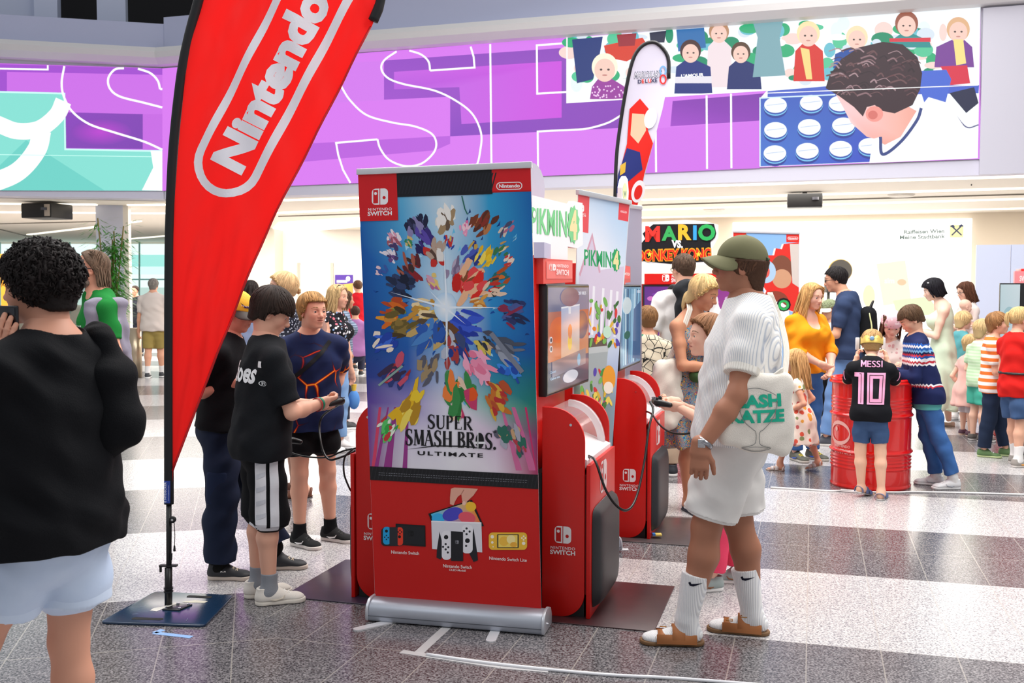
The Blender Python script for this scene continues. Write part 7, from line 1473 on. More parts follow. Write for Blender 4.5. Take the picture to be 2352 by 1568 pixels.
def cable(label, pts, r=.006, name='controller_cable'):
    return tag(B().tube(smooth_curve(pts, 8), r, 8).done(name, mat('#0d0d0f', .35), smooth=2), label, 'cable')
# ================================================================= PEOPLE
# --- curly man walking out of the frame
def curly():
    s = Person('man with curly black hair in black t-shirt and pale blue shorts holding a phone', at(112, 3.15), 70, H=1.765, hh=.236, lean=0, head=(14, 2, 0), nf=.2, g=1.06, skin='#c89078', h=.0052, face=1,
               arms={'L': dict(to=(-.082, .03, .79), dir=(.1, -.05, 1), palm=(1, .3, -.1), curl=.14, thumb=.55, pole=(-.7, .1, -1)), 'R': dict(to=(.07, .12, .52), pole=(.6, -1, -.2))}, legs={'L': dict(at=(-.06, .24), yaw=4), 'R': dict(at=(.05, .02), yaw=-6, pole=(.1, 1, 0))})
    s.hair('#191212', N=1500, curl=1.0, ln=.3, width=.024, thick=.075, puff=.035, back=-.34, side=-.05, front=.3, tone=.5); s.brows('#1a1414')
    s.shirt(fab('#0e0f13'), sleeve=.98, hem=-.12, e=.022, es=.026, drape=1.0, flare=.03, wr=.009, neck=.058); s.pants(pat('denim', '#aebfdc', '#c9d6ea'), 'shorts', upto=.62, e=.014, eh=.03, wr=.007)
    for nm in 'LR':    # rolled hems
        l = s.leg[nm]; T = SDF(); a = l['hp'] + (l['kn'] - l['hp']) * .53; b = l['hp'] + (l['kn'] - l['hp']) * .64; T.cap(a, b, .122, .126, .01, c0=True, c1=True); s.cloth('rolled_hem', T, pat('denim', '#b6c6e0', '#d0dcee'), .005)
    s.shoes(mat('#d8d6d2', .6)); a = s.arm['L']; s.band('L', .82, mat('#14151a', .5), 'watch_strap', .03, .004)
    p = s.W(a['wr'] + a['hd'] * .12 + a['pn'] * .038); ph = empty('phone', p, s.root.rotation_euler.z, 'dark phone held to the ear by the curly-haired man', 'phone'); B().box((-.0045, -.036, -.075), (.0045, .036, .075)).done('phone_body', mat('#12131a', .25), ph, bevel=.004); B().box((-.0062, -.028, .045), (-.0045, -.006, .068)).done('camera_bump', mat('#22242c', .2), ph)
    st = B(); pts = [(.13, .07, 1.36), (.07, -.0, 1.475), (.0, -.1, 1.44), (-.08, -.14, 1.30), (-.14, -.13, 1.12)]
    bv = BVHTree.FromPolygons([v.co for v in s.root.children[-1].data.vertices], [p_.vertices for p_ in s.root.children[-1].data.polygons]) if False else None
    # tattoo on the nape
    g = [(s.hp((.06, -.3, -.52)), .03)]; me = s.body.data; ca = me.color_attributes['col']; arr = np.ones((len(me.vertices), 4), np.float32); arr[:, :3] = s.bcol; V = np.array([v.co for v in me.vertices]); q = s.hp((.12, -.28, -.55)); d = np.linalg.norm(V - q, axis=1); n = np.sin(V[:, 0] * 260) * np.sin(V[:, 2] * 300 + V[:, 0] * 120); mk = (d < .035) & (n > .1); arr[mk, :3] *= .35; ca.data.foreach_set('color', arr.ravel())
    T = SDF(); o = s.root.matrix_basis.inverted(); q = lambda x, y, Y: A3(o @ P(x, y, Y)); T.cap(q(222, 765, 3.25), q(252, 880, 3.22), .05, .07, .08); T.cap(q(252, 880, 3.22), q(268, 985, 3.2), .07, .068, .08); T.cap(q(278, 985, 3.22), q(232, 1020, 3.2), .05, .06, .06); T.cap(q(292, 960, 3.2), q(296, 1000, 3.2), .025, .03, .03); V, Q = T.mesh(.007); N_ = vnormals(V, Q); V = wrinkle(V, N_, .014, 4); j = link('jacket', npmesh('jacket', V, Q), fab('#0c0d11'), None, True); j.location = s.root.location; j.rotation_euler = s.root.rotation_euler; tag(j, 'bundled black jacket hanging over the arm of the curly-haired man', 'jacket')
curly()
# --- bearded man
def bearded():
    s = Person('bearded man with glasses in green t-shirt and black trousers, grey jacket on his shoulder', Gp(238, 1182), 124, H=1.9, hh=.25, head=(-14, -3, 0), skin='#dda084', arms={'L': dict(to=(-.135, .05, .5), pole=(-.6, -.8, -.2), curl=.8), 'R': dict(to=(.15, .08, .5))}, legs={'L': dict(at=(-.05, .02), yaw=30), 'R': dict(at=(.06, .05))})
    s.hair('#6a5646', back=-.55, side=.16, front=.47, ln=.5, long_to=-.5, ly_=-.24, width=.025, tone=.4, N=500); s.beard('#8a7e74'); s.brows('#6a5a4c'); s.glasses()
    t = s.shirt(fab('#1c7a34'), sleeve=.75, hem=-.1, wr=.006, es=.016); s.pants(fab('#121316'), upto=1.98, eh=.012); s.shoes(mat('#c9c4c4', .6), '#d8d2d0', lace=mat('#e84038', .6), accent=mat('#4a5262', .6)); s.band('L', .93, mat('#1c1c1e', .4), 'watch_strap', .022)
    s.decal(t, lambda A: A.text('Signed Cards', 0, 0, .014, '#eef4ee', .01, shear=.3, width=.16, ydown=False), s.sp(.66), (-1, 0, 0), (0, 0, 1), (0, 1, 0), 'chest_print')
    T = SDF(); sh = s.arm['L']['sh']; Y_ = (0, 1, 0); T.cap(sh + A3((.0, .1, -.3)), sh + A3((.01, .07, .03)), .036, .034, .02, 1.7, 1.9, Y_); T.cap(sh + A3((.01, .07, .035)), sh + A3((.01, -.08, .03)), .036, .036, .03, 1.6, 1.6, Y_); T.cap(sh + A3((.01, -.07, .03)), sh + A3((-.03, -.12, -.46)), .036, .034, .02, 1.9, 1.5, Y_); T.cap(sh + A3((-.05, -.04, -.1)), sh + A3((-.055, -.06, -.3)), .025, .03, .03, 1.5, 1.5, Y_); V, Q = T.mesh(.008); V = wrinkle(V, vnormals(V, Q), .012, 3); j = link('jacket', npmesh('jacket', V, Q), fab('#8d8a9a'), None, True); j.location = s.root.location; j.rotation_euler = s.root.rotation_euler; tag(j, 'grey jacket slung over the shoulder of the bearded man', 'jacket')
bearded()
def far_man():
    s = Person('grey-haired man in beige t-shirt and khaki shorts walking away far off', at(352, 18.6), 4, H=1.8, g=1.05, skin=SK, face=0, legs={'L': dict(at=(-.05, -.06)), 'R': dict(at=(.06, .07))}); s.hair('#8a847c', back=-.35, N=200, tone=.4); s.shirt(fab('#dfd2c8'), sleeve=.8, wr=.008); s.pants(fab('#a08c50'), 'shorts', upto=.95, eh=.025); s.socks(WHITE, 1.7); s.shoes(mat('#3a3c40', .6))
far_man()
s = Person('small dark-clothed person far off beyond the bearded man', at(313, 24), 170, H=1.68, fem=1, face=0); s.hair('#3a2a22', N=120); s.shirt(fab('#2a2c34')); s.pants(fab('#2a2c38')); s.shoes(mat('#222', .6))
s = Person('long dark-haired woman in grey blue top far behind the yellow cap boy', at(578, 12.2), 20, H=1.72, fem=1, face=0); s.hair('#231a18', long_to=-1.1, ln=1.4, width=.05, N=260, back=-.5); s.shirt(fab('#7a84a0')); s.pants(fab('#2a2e40')); s.shoes(mat('#333', .6))
# --- yellow cap boy
def capboy():
    s = Person('boy in yellow cap, black t-shirt and dark navy cargo trousers beside the flag', at(508, 5.8), -88, H=1.62, hh=.225, lean=5, head=(2, 12, 0), nf=.15, skin='#dca089', h=.0058, arms={'R': dict(to=(.085, .055, .68), pole=(.3, -1, -.2), dir=(-.3, .9, .35), palm=(-.7, .2, .5), curl=.5), 'L': dict(to=(-.06, .15, .66), curl=.7, palm=(.6, .2, .6))},
               legs={'R': dict(at=(.065, .0), yaw=-4), 'L': dict(at=(-.06, .18), yaw=2)})
    s.hair('#3a2a22', N=200, back=-.3, ln=.2, top=.1); s.brows('#3a2a24'); s.cap(mat('#e2b92a', .7), mat('#3c3a36', .6), z0=.05, tilt=0)
    A = Art(lambda a, b, o: s.hc + s.HR @ (A3(((.40 + o) * math.sin(a), (.475 + o) * math.cos(a) - .05, b)) * s.hh), .01); A.poly([(.35, .3), (.6, .22), (.95, .2), (1.25, .27), (.95, .15), (.6, .16)], '#3a2a5a'); [A.poly([(.55 + i * .09, .21), (.61 + i * .09, .21), (.6 + i * .09, .17)], '#f4f0f4', i == 0) for i in range(7)]; A.done('grin_print', MATTE, s.root, .08)
    s.shirt(fab('#101115'), sleeve=.75, hem=.02, e=.016, wr=.007); s.pants(pat('denim', '#141c30', '#1f2a44'), 'cargo_trousers', upto=1.94, e=.018, eh=.026, wr=.008, top=.28)
    for sd, nm in ((1, 'R'), (-1, 'L')):
        l = s.leg[nm]; c = l['hp'] + (l['kn'] - l['hp']) * .8; T = SDF(); T.cap(c + A3((sd * .072, -.01, .07)), c + A3((sd * .07, -.01, -.09)), .022, .024, .02, 2.6, 2.6, (0, 1, 0)); s.cloth('cargo_pocket', T, pat('denim', '#18213a', '#22304e'), .003)
    s.shoes(mat('#26282d', .6), '#d2c4b8', lace=mat('#d8c8b0', .6)); s.socks(fab('#141414'), 1.9)
    for sx in (1,):
        M = s.footM('R'); A = Art(lambda a, b, o: tuple(M @ Vector((.178 * s.fl + o, a, b))), .002); A.text('DC', .03, .035, .022, '#e8e4e0', .03, ydown=False, width=.03); A.done('shoe_mark', MATTE, s.root)
    return s
capb = capboy()
# --- boy with the controller
def player():
    s = Person('dark-haired boy in black t-shirt and striped black shorts playing with a controller', at(597, 5.3), -66, H=1.63, hh=.228, lean=4, head=(-16, 26, 0), nf=.1, g=1.05, belly=.01, skin='#e3ab92', h=.0052, lw=.95,
               arms={'R': dict(to=(.05, .185, .635), pole=(.75, -.7, -.6), dir=(-.35, .9, .05), palm=(-.8, 0, .55), curl=.75, thumb=.75), 'L': dict(to=(-.05, .185, .62), pole=(-.7, -.6, -.6), dir=(.3, .9, .05), palm=(.8, 0, .55), curl=.75, thumb=.75)}, legs={'R': dict(at=(.045, .01), yaw=-4), 'L': dict(at=(-.05, -.01), yaw=6)})
    s.hair('#2e221d', N=1100, back=-.36, side=.1, front=.22, fringe=.1, ln=.42, width=.028, thick=.075, tone=.4, puff=.02); s.brows('#2a201c')
    t = s.shirt(fab('#191b1f'), sleeve=.8, hem=-.16, e=.016, es=.022, wr=.006, drape=1.04, flare=.02)
    def pr(A):
        A.text('Shoes', -.02, 0, .1, '#eef0f2', .03, width=.25, ydown=False); A.rect(.115, .08, .15, .112, '#eef0f2'); A.text('®', .13, -.012, .026, '#eef0f2', .0, ydown=False)
    s.decal(t, pr, s.sp(.66) + s.sv * .075, s.sv, s.U, -s.fv, 'back_print')
    p = s.pants(fab('#131417'), 'shorts', upto=1.1, e=.014, eh=.028, wr=.004)
    def st(A):
        z0, z1 = .40, .80; A.rect(-.062, z0, -.012, z1, '#e6e5ea'); A.rect(.006, z0, .052, z1, '#d8d8de'); A.rect(-.062, z0, .052, z0 + .018, '#e8e8ec')
        r5 = random.Random(1)
        for i in range(5): y = z0 + .06 + i * .07; A.poly([(-.058, y), (-.016, y + .02), (-.016, y + .04), (-.058, y + .025)], '#cfd0d8', i == 0)
    s.decal(p, st, (0, 0, 0), (0, 1, 0), (0, 0, 1), (1, 0, 0), 'side_panel', .004, .02)
    s.socks(fab('#8d9097'), 1.78); s.shoes(fab('#e2dbd2', .15), '#e6ded2', lace=mat('#f2efe9', .6), accent=mat('#d8cdbc', .6)); s.band('R', .9, mat('#1f8a68', .5), 'wristband', .014, .004); s.band('R', .83, mat('#c23a3a', .5), 'wristband', .008, .004)
    m = s.mid(); c = controller('black game controller held by the dark-haired boy in black', m + Vector((.03, 0, .012)), s.root.rotation_euler.z); return s
pl_ = player()
# --- boy in the lava shirt
def lava():
    s = Person('fair-haired boy in navy t-shirt with glowing orange crack pattern and black shorts', at(712, 6.5), 205, H=1.61, hh=.222, head=(20, 2, 0), nf=.4, skin='#e2aa90', h=.006, arms={'R': dict(to=(.125, -.03, .5), pole=(.9, -.8, 0)), 'L': dict(to=(-.1, -.08, .55), pole=(-.6, -1, 0))}, legs={'R': dict(at=(.055, .02), yaw=28), 'L': dict(at=(-.08, -.02), yaw=38)}, eyes='#5a6a72')
    s.hair('#a8814f', N=1000, back=-.3, side=.08, front=.36, ln=.24, fringe=.04, width=.022, thick=.06, tone=.45, sweep=.5); s.brows('#a07c54')
    t = s.shirt(pat('lava', '#101a3c', '#1c2a55'), sleeve=.85, hem=-.2, e=.014, es=.02, wr=.006, neck=.035); s.pants(fab('#101114'), 'shorts', upto=.62, e=.012, eh=.02)
    s.decal(t, lambda A: A.line([(.11, .1), (.05, .04), (-.05, -.05), (-.14, -.13)], .026, '#15161a'), s.sp(.78), (-1, 0, 0), s.U, s.fv, 'bag_strap', .006)
    s.socks(fab('#16171a'), 1.82); s.shoes(fab('#2a2b2c', .15), '#e8e2dc', lace=mat('#161616', .6), accent=mat('#f2f2f2', .5)); s.band('R', .82, mat('#1d1e22', .4), 'bracelet', .02); s.band('R', .93, mat('#5a5a66', .4), 'bracelet', .01)
    me = s.root.children; s.decal([c for c in s.root.children if c.name.startswith('shorts')][0], lambda A: A.text('BRK', 0, 0, .05, '#3a3b40', .03, rot=math.pi / 2, width=.13, ydown=False), (.0, 0, .68), (0, 1, 0), (0, 0, 1), (1, 0, 0), 'shorts_print')
lava()
# --- woman with glasses
def glasswoman():
    s = Person('blonde woman with glasses and tied hair in dark dotted dress behind the players', at(664, 8.0), 104, H=1.76, hh=.24, fem=1, head=(0, -4, 0), skin='#e6b49c', arms={'L': dict(to=(-.06, .17, .62), pole=(-.6, -.6, -.6), palm=(.7, 0, .6), curl=.6), 'R': dict(to=(.04, .18, .64), palm=(-.7, 0, .6), curl=.6)}, legs={'L': dict(at=(-.04, -.05)), 'R': dict(at=(.05, -.02))}, feet=True)
    s.hair('#d2b183', back=-.25, side=-.02, front=.3, ln=.55, width=.03, N=520, tone=.3, tail=([(0, -.42, .0), (0, -.52, -.05), (.02, -.5, -.15)], [.1, .13, .05])); s.brows('#9a7a5a'); s.glasses('#3a3438'); s.shirt(pat('dots', '#1c1f2c', '#aab0c0'), name='dress', sleeve=.7, skirt=(.2, .1, 8, .014, .35), e=.012)
    s.shoes(mat('#6a3c28', .5), '#5a3a2a', kind='sandal'); [B().lathe([(0, -.012), (.012, 0), (0, .012)], tuple(s.hp((x * .37, -.06, -.25))), 10).done('earring', mat('#2fa6c8', .3), s.root, 2) for x in (-1, 1)]
    m = s.mid(); m = Vector((P(648, 810, m.y - .06))); r = empty('plush_toy', m, 0, 'white and orange plush toy held by the woman with glasses', 'plush toy'); T = SDF(); T.ell((0, 0, -.02), (.07, .06, .085)); V, Q = T.mesh(.006); link('plush_body', npmesh('plush_body', V, Q), fab('#efeae6'), r, True)
    for c, q in (((-.045, 0, .085), (.03, .025, .03)), ((.045, -.01, .09), (.04, .03, .035)), ((0, 0, .07), (.07, .055, .035))): T = SDF(); T.ell(c, q); V, Q = T.mesh(.005); link('plush_ear' if c[0] else 'plush_head', npmesh('plush_ear', V, Q), fab('#f0a020'), r, True)
glasswoman()
def floralwoman():
    s = Person('blonde woman in black floral top, open rose-brown cardigan and light jeans', at(768, 10.3), -112, H=1.665, hh=.228, fem=1, head=(4, 4, 0), skin='#dfa78c', arms={'R': dict(to=(.14, .04, .47)), 'L': dict(to=(-.14, .03, .47))})
    s.hair('#c9a877', long_to=-.78, ln=1.0, width=.045, N=320, part=.2, back=-.5, front=.38, side=.1); s.brows('#8a6a4a'); s.shirt(pat('floral', '#14151c', '#d8c8d8', '#c86a7a', '#8aa8d0', '#e8e4ea', sc=1.8), name='top', sleeve=0, hem=.02); s.pants(pat('denim', '#6f95c4', '#8fb2da'), 'jeans', upto=1.9); s.shoes(mat('#e6e2de', .6))
    T = SDF(); s.trunk(T, .024, .05, [-.16, 0, .3, .6, .93]); [s.arm_(T, nm, .012, 1.9) for nm in 'LR']; T.fun(lambda x, y, z: (y - .045) + 0 * x + 0 * z, .03); s.cloth('cardigan', T, fab('#a98479'), .006); B().tube([s.hp((-.3, .0, .32)), s.hp((-.2, .1, .5)), s.hp((.2, .1, .5)), s.hp((.3, 0, .32))], .008, 6).done('sunglasses', mat('#1a1718', .3), s.root)
    p = s.W(s.arm['L']['wr'] + s.arm['L']['hd'] * .14); r = empty('blue_pouch', p, 0, 'blue pouch with yellow top hanging from the hand of the floral-top woman', 'pouch'); T = SDF(); T.ell((0, 0, -.16), (.06, .05, .1)); V, Q = T.mesh(.009); link('pouch_body', npmesh('pouch_body', V, Q), fab('#5a8fd0'), r, True); B().tube([(0, 0, 0), (0, 0, -.07)], [.03, .02], 8).done('yellow_top', mat('#e0b83a', .6), r)
floralwoman()
s = Person('person in grey blue t-shirt with hand on hip behind the floral-top woman', at(786, 11.9), -70, H=1.6, fem=1, skin=SKT, arms={'R': dict(to=(.13, .02, .56), pole=(1, -.6, 0)), 'L': {}}); s.hair('#5a4232', N=160, long_to=-.6, ln=.7, width=.05); s.shirt(pat('stripes', '#5a6a80', '#8a98ac', sc=36), sleeve=.6); s.pants(fab('#2a2e3c')); s.shoes(mat('#333', .6))
s = Person('man in red t-shirt standing far off by the cafe tables', at(824, 20.5), 30, H=1.78, face=0); s.hair('#6a4a34', N=120); s.shirt(fab('#d0202c'), sleeve=.8); s.pants(fab('#2c3040')); s.shoes(mat('#333', .6))
s = Person('person in mauve t-shirt seated at the far cafe table', at(816, 18.6), 10, H=1.72, drop=.42, face=0, legs={'L': dict(at=(-.06, .22)), 'R': dict(at=(.06, .22))}); s.hair('#4a3228', N=120); s.shirt(fab('#b07ab0'), sleeve=.7); s.pants(fab('#3a3c50')); s.shoes(mat('#333', .6))
# --- man in the green cap
def capman():
    s = Person('man in olive cap, ribbed white shirt and linen shorts with white socks in sandals', at(1688, 4.70), 81, H=1.87, hh=.25, lean=-6, head=(2, -3, 0), nf=.3, g=1.12, belly=.006, skin='#aa735a', h=.0052, shw=.108,
               arms={'L': dict(to=(-.195, .085, .51), pole=(-.35, -1, 0), dir=(.05, .05, -1), palm=(1, 0, 0), curl=.45, thumb=.4), 'R': dict(to=(.13, -.03, .50), pole=(.5, -1, 0))}, legs={'L': dict(at=(-.05, .115), yaw=4), 'R': dict(at=(.055, -.055), yaw=-6, pole=(.1, 1, 0))}, eyes='#4a5a4a')
    s.hair('#54392a', N=900, back=-.5, side=.04, front=.36, top=.1, ln=.4, width=.022, thick=.055, tone=.45, curl=.12); s.brows('#3a281e'); c = s.cap(pat('denim', '#67664a', '#767457'), None, z0=.11, tilt=-4, bend=.12)
    B().tube([s.hp((.2, -.46, .13)), s.hp((.1, -.51, .13)), s.hp((-.1, -.51, .13)), s.hp((-.2, -.46, .13))], .02 * s.hh * 1.6, 8).done('strap', mat('#3f4a34', .7), c)
    t = s.shirt(pat('knit', '#f1efec', '#b4bccb'), name='knit_shirt', sleeve=.64, hem=-.04, e=.018, es=.026, wr=.006, drape=1.02, neck=.046)
    a = s.arm['L']; f = lambda q: a['sh'] + (a['el'] - a['sh']) * q
    for nm in 'LR':
        a = s.arm[nm]; T = SDF(); T.cap(a['sh'] + (a['el'] - a['sh']) * .56, a['sh'] + (a['el'] - a['sh']) * .71, .078, .077, .01, c0=True, c1=True); s.cloth('sleeve_cuff', T, pat('knit', '#f2eee6', '#d8d2c8', sc=.9), .002)
    T = SDF(); T.cap(s.nb - s.U * .03, s.nb + s.U * .03 + s.fv * .01, .105, .086, .01, 1.0, 1.0, c1=True); T.cap(s.nb - s.U * .1, s.nb + s.U * .1 + s.fv * .012, .074, .066, .01, mode='s'); s.cloth('collar', T, pat('knit', '#f4f2ee', '#ccd2dc'), .002)
    s.pants(pat('denim', '#d9d5d2', '#e9e6e3'), 'shorts', upto=.86, e=.02, eh=.032, wr=.008)
    for nm in 'LR':
        l = s.leg[nm]; T = SDF(); T.cap(l['hp'] + (l['kn'] - l['hp']) * .76, l['hp'] + (l['kn'] - l['hp']) * .885, .124, .122, .012, c0=True, c1=True); s.cloth('rolled_hem', T, pat('denim', '#dedad6', '#eeebe8'), .005)
    for o, nm in zip(s.socks(pat('knit', '#f4f3f3', '#dcdce2', sc=1.15), 1.5, .005), 'LR'):
        l = s.leg[nm]; c0 = l['kn'] + (l['an'] - l['kn']) * .58
        s.decal(o, lambda A: A.poly([(-.03, .006), (-.022, .012), (-.016, .002), (.036, .008), (-.008, -.009), (-.024, -.007)], '#15162a'), c0, (0, -1, 0), (0, 0, 1), (-1, 0, 0), 'sock_mark', .0015, .01)
    s.shoes(mat('#a9693a', .55), '#7a5836', kind='sandal', lace=mat('#c89048', .25, metal=.9)); s.band('L', .9, mat('#9a9aa0', .25, metal=.9), 'watch_strap', .02, .004)
    a = s.arm['L']; p = a['el'] + (a['wr'] - a['el']) * .9 + A3((-.032, .012, 0)); B().box((-.007, -.016, -.018), (.007, .016, .018)).done('watch_case', mat('#b8b8bc', .2, metal=.9), s.root, bevel=.003, loc=None).location = p
    # tote bag
    r = empty('tote_bag', P(1735, 960, 4.41), 0, 'white canvas tote bag with green lettering hanging at the hip of the capped man', 'bag'); o = r.location.copy(); T = SDF(); q = lambda x, y, d=0: A3(P(x, y, 4.41 + d) - o)
    for p0, p1, r0 in (((1690, 885), (1672, 985), .035), ((1672, 1000), (1795, 1025), .04), ((1800, 870), (1806, 1005), .03), ((1735, 905), (1735, 985), .085), ((1775, 900), (1775, 985), .06), ((1700, 890), (1790, 880), .03)): T.cap(q(*p0), q(*p1), r0, r0, .05)
    T.fun(lambda x, y, z: np.abs(y) - .05 + 0 * x + 0 * z, .03)
    V, Q = T.mesh(.006); V = wrinkle(V, vnormals(V, Q), .007, 5); bag = link('bag_body', npmesh('bag_body', V, Q), fab('#ece5db', .3), r, True)
    A = None
    def pr(A):
        A.text('CASH', .0, .045, .05, '#28b090', .05, width=.21, ydown=False, rot=.06); A.text('KATZE', .0, -.02, .05, '#28b090', .05, width=.235, ydown=False, rot=.04)
        K = '#8a8a88'; A.curve([(-.09, .1), (-.05, .12), (.0, .125), (.05, .11), (.08, .095)], .003, K); A.curve([(-.085, .08), (-.06, -.01), (-.02, -.05), (-.005, -.065), (-.006, -.11), (-.03, -.125), (-.06, -.135), (.0, -.15), (.06, -.135), (.03, -.125), (.012, -.11), (.012, -.065), (.03, -.05), (.07, 0), (.085, .075)], .003, K); A.curve([(-.05, -.135), (0, -.128), (.05, -.135)], .002, K)
    s.decal(bag, pr, A3((-.005, 0, .01)), (1, 0, 0), (0, 0, 1), (0, -1, 0), 'bag_print', .003, .012, bag)
    sp_ = [q(1802, 868), q(1806, 800, .12), q(1792, 735, .26), q(1768, 672, .33)]; b = B()
    for w_ in (-.009, -.003, .003, .009): b.tube([tuple(p + Vector((w_, 0, 0))) for p in smooth_curve(sp_, 6)], .0045, 6)
    b.done('strap', fab('#e9e2d8'), r, 2); b = B()
    for w_ in (-.008, .0, .008): b.tube([tuple(p + Vector((0, 0, w_))) for p in smooth_curve([q(1690, 868, -.02), q(1715, 858, .0), q(1760, 872, -.02), q(1798, 850, .0)], 6)], .006, 6)
    b.done('strap', fab('#e6dfd4'), r, 2)
    return s
capman()
# --- girl with controller
def girl():
    s = Person('girl in long white t-shirt and pink trousers holding a controller beside the capped man', at(1672, 5.55), 90, H=1.5, hh=.226, lean=3, head=(6, -2, 0), nf=.45, fem=1, skin='#eebfa6', h=.0056, arms={'L': dict(to=(-.035, .185, .665), pole=(-.7, -.5, -.8), dir=(.25, .95, .05), palm=(.75, 0, .6), curl=.8, thumb=.7), 'R': dict(to=(.035, .185, .675), pole=(.6, -.5, -.8), dir=(-.25, .95, .05), palm=(-.75, 0, .6), curl=.8, thumb=.7)}, legs={'L': dict(at=(-.05, .06), yaw=10), 'R': dict(at=(.05, -.06), yaw=-4)}, eyes='#4a6a5a')
    s.hair('#94694a', back=-.2, side=.02, front=.34, ln=.5, width=.022, N=900, tone=.35, thick=.055, puff=.02, tail=([(0, -.4, .15), (0, -.55, .12), (0, -.56, -.1), (0, -.5, -.25)], [.09, .13, .1, .04])); s.brows('#7a5a44'); s.shirt(fab('#ece3ea'), sleeve=.6, hem=-.32, e=.018, wr=.007, flare=.1); s.pants(fab('#ee4a6c'), upto=1.9, eh=.018); s.shoes(mat('#9aa6a4', .6), '#eceae8', lace=mat('#e8e8e4', .6), accent=mat('#8a5a3a', .6))
    m = s.mid(); controller('black game controller held by the girl in white', m + Vector((-.035, 0, .012)), s.root.rotation_euler.z); return s
gi = girl()
cable('black cable looping from the nearer kiosk past its side to the girl', [KO + frame(KO)(-.03, .1, .80), P(1368, 1060, 4.98), P(1390, 1122, 4.93), P(1415, 1160, 4.95), P(1441, 1171, 5.0), P(1462, 1140, 5.1), P(1480, 1060, 5.25), P(1490, 985, 5.36), P(1500, 942, 5.45), gi.mid() + Vector((-.07, 0, .01))], .0065)
cable('short black cable sagging below the hands of the girl in white', [KB + frame(KB)(-.06, .1, .83), P(1496, 950, 6.4), P(1515, 975, 6.1), P(1540, 992, 5.9), P(1575, 996, 5.75), P(1610, 985, 5.65), P(1650, 960, 5.58)], .006)
cable('black cable sagging between the boys and the kiosk behind the banner', [pl_.mid() + Vector((.05, 0, 0)), P(738, 960, 5.7), P(737, 1015, 5.62), P(752, 1052, 5.55), P(782, 1050, 5.5), KL + frame(KL, -1)(-.03, .3, .80)], .006)
cable('thin black cable running behind the boy in black to the kiosk', [P(655, 1000, 5.75), P(652, 1028, 5.7), P(690, 1046, 5.65), P(750, 1050, 5.6), P(790, 1035, 5.55), KL + frame(KL, -1)(-.02, .2, .785)], .005)
cable('black cable dangling in a loop at the edge of the kiosk behind the banner', [P(812, 1030, 5.42), P(792, 1050, 5.4), P(790, 1085, 5.4), P(800, 1115, 5.4), P(808, 1128, 5.42), P(815, 1120, 5.45)], .005)
controller('second black game controller hanging by its cable beside the boy in black', P(652, 1012, 5.72), 1.2)
# --- blonde woman with paisley dress
def paisley():
    s = Person('blonde woman in paisley summer dress looking down beside the kiosks', at(1588, 7.55), 222, H=1.73, hh=.238, fem=1, head=(16, 24, 0), nf=.6, skin='#cd8e6c', arms={'R': dict(to=(.0, .135, .615), pole=(.9, -.3, -.7), dir=(-1, .3, .05), palm=(0, -.3, 1), curl=.5), 'L': dict(to=(-.07, .15, .63), pole=(-.8, -.3, -.7), curl=.6)}, legs={'R': dict(at=(.045, .03), yaw=-28), 'L': dict(at=(-.06, -.04), yaw=0)}, feet=True)
    s.hair('#dcbd84', back=-.5, side=.0, front=.34, ln=.6, width=.035, N=620, tone=.3, part=-.3, sweep=-.2, thick=.07, tail=([(0, -.42, -.1), (.02, -.5, -.3), (.04, -.46, -.6), (.02, -.4, -.8)], [.11, .12, .09, .04])); s.brows('#8a6844'); s.shirt(pat('paisley', '#3a6aa8', '#c88a5a', '#58a0b8', '#2a4a7a', '#d8b858', '#a85a7a', '#7ab0a8'), name='dress', sleeve=0, strap=True, skirt=(.275, .115, 11, .016, .33), e=.01, vneck=.075, ndrop=.02)
    c = s.sp(.2); T = SDF(); T.cap(c + A3((.12, .14, .01)), c + A3((-.1, .17, .0)), .05, .05, .03, 1, 1); T.half(c + A3((0, 0, .035)), (0, 0, 1), .01); V, Q = T.mesh(.008); r = empty('belt_bag', s.W(c), s.root.rotation_euler.z, 'dark green belt bag worn over the paisley dress', 'bag'); link('bag_body', npmesh('bag_body', V - c.astype(np.float32), Q), fab('#3f5a36'), r, True)
    b = B(); b.tube([tuple(c * 0 + A3((.17 * math.cos(a), .11 * math.sin(a), .0))) for a in np.linspace(0, 6.283, 25)], .012, 6); b.done('belt', mat('#34492e', .6), r); s.shoes(mat('#20263f', .5), '#1a1e30', kind='flat')
    b = B(); n0 = s.nb; [b.tube([tuple(n0 + A3((sx * .06, -.02, .02))), tuple(n0 + A3((sx * .055, .085, -.06))), tuple(n0 + A3((sx * .03, .15, -.2))), tuple(n0 + A3((0, .17, -.36)))], .009, 6) for sx in (-1, 1)]; b.done('lanyard', mat('#4a5fb0', .6), s.root, 2)
    p = P(1532, 850, 7.4); r = empty('tote_bag', p, .3, 'cream canvas tote bag on the shoulder of the woman in paisley dress', 'bag'); T = SDF(); T.cap((0, 0, 0), (-.02, 0, -.3), .09, .14, .05, 1.2, 1.2); T.fun(lambda x, y, z: np.abs(y) - .06 + 0 * x + 0 * z, .05); V, Q = T.mesh(.01); V = wrinkle(V, vnormals(V, Q), .01, 2); link('bag_body', npmesh('bag_body', V, Q), fab('#ece2d4'), r, True); b = B(); [b.tube([(w_, .0, .05), (.1 + w_, -.02, .25), (.17 + w_, -.02, .44), (.2 + w_, .06, .5)], .008, 6) for w_ in (-.014, 0, .014)]; b.done('strap', fab('#f0e8dc'), r, 2)
paisley()
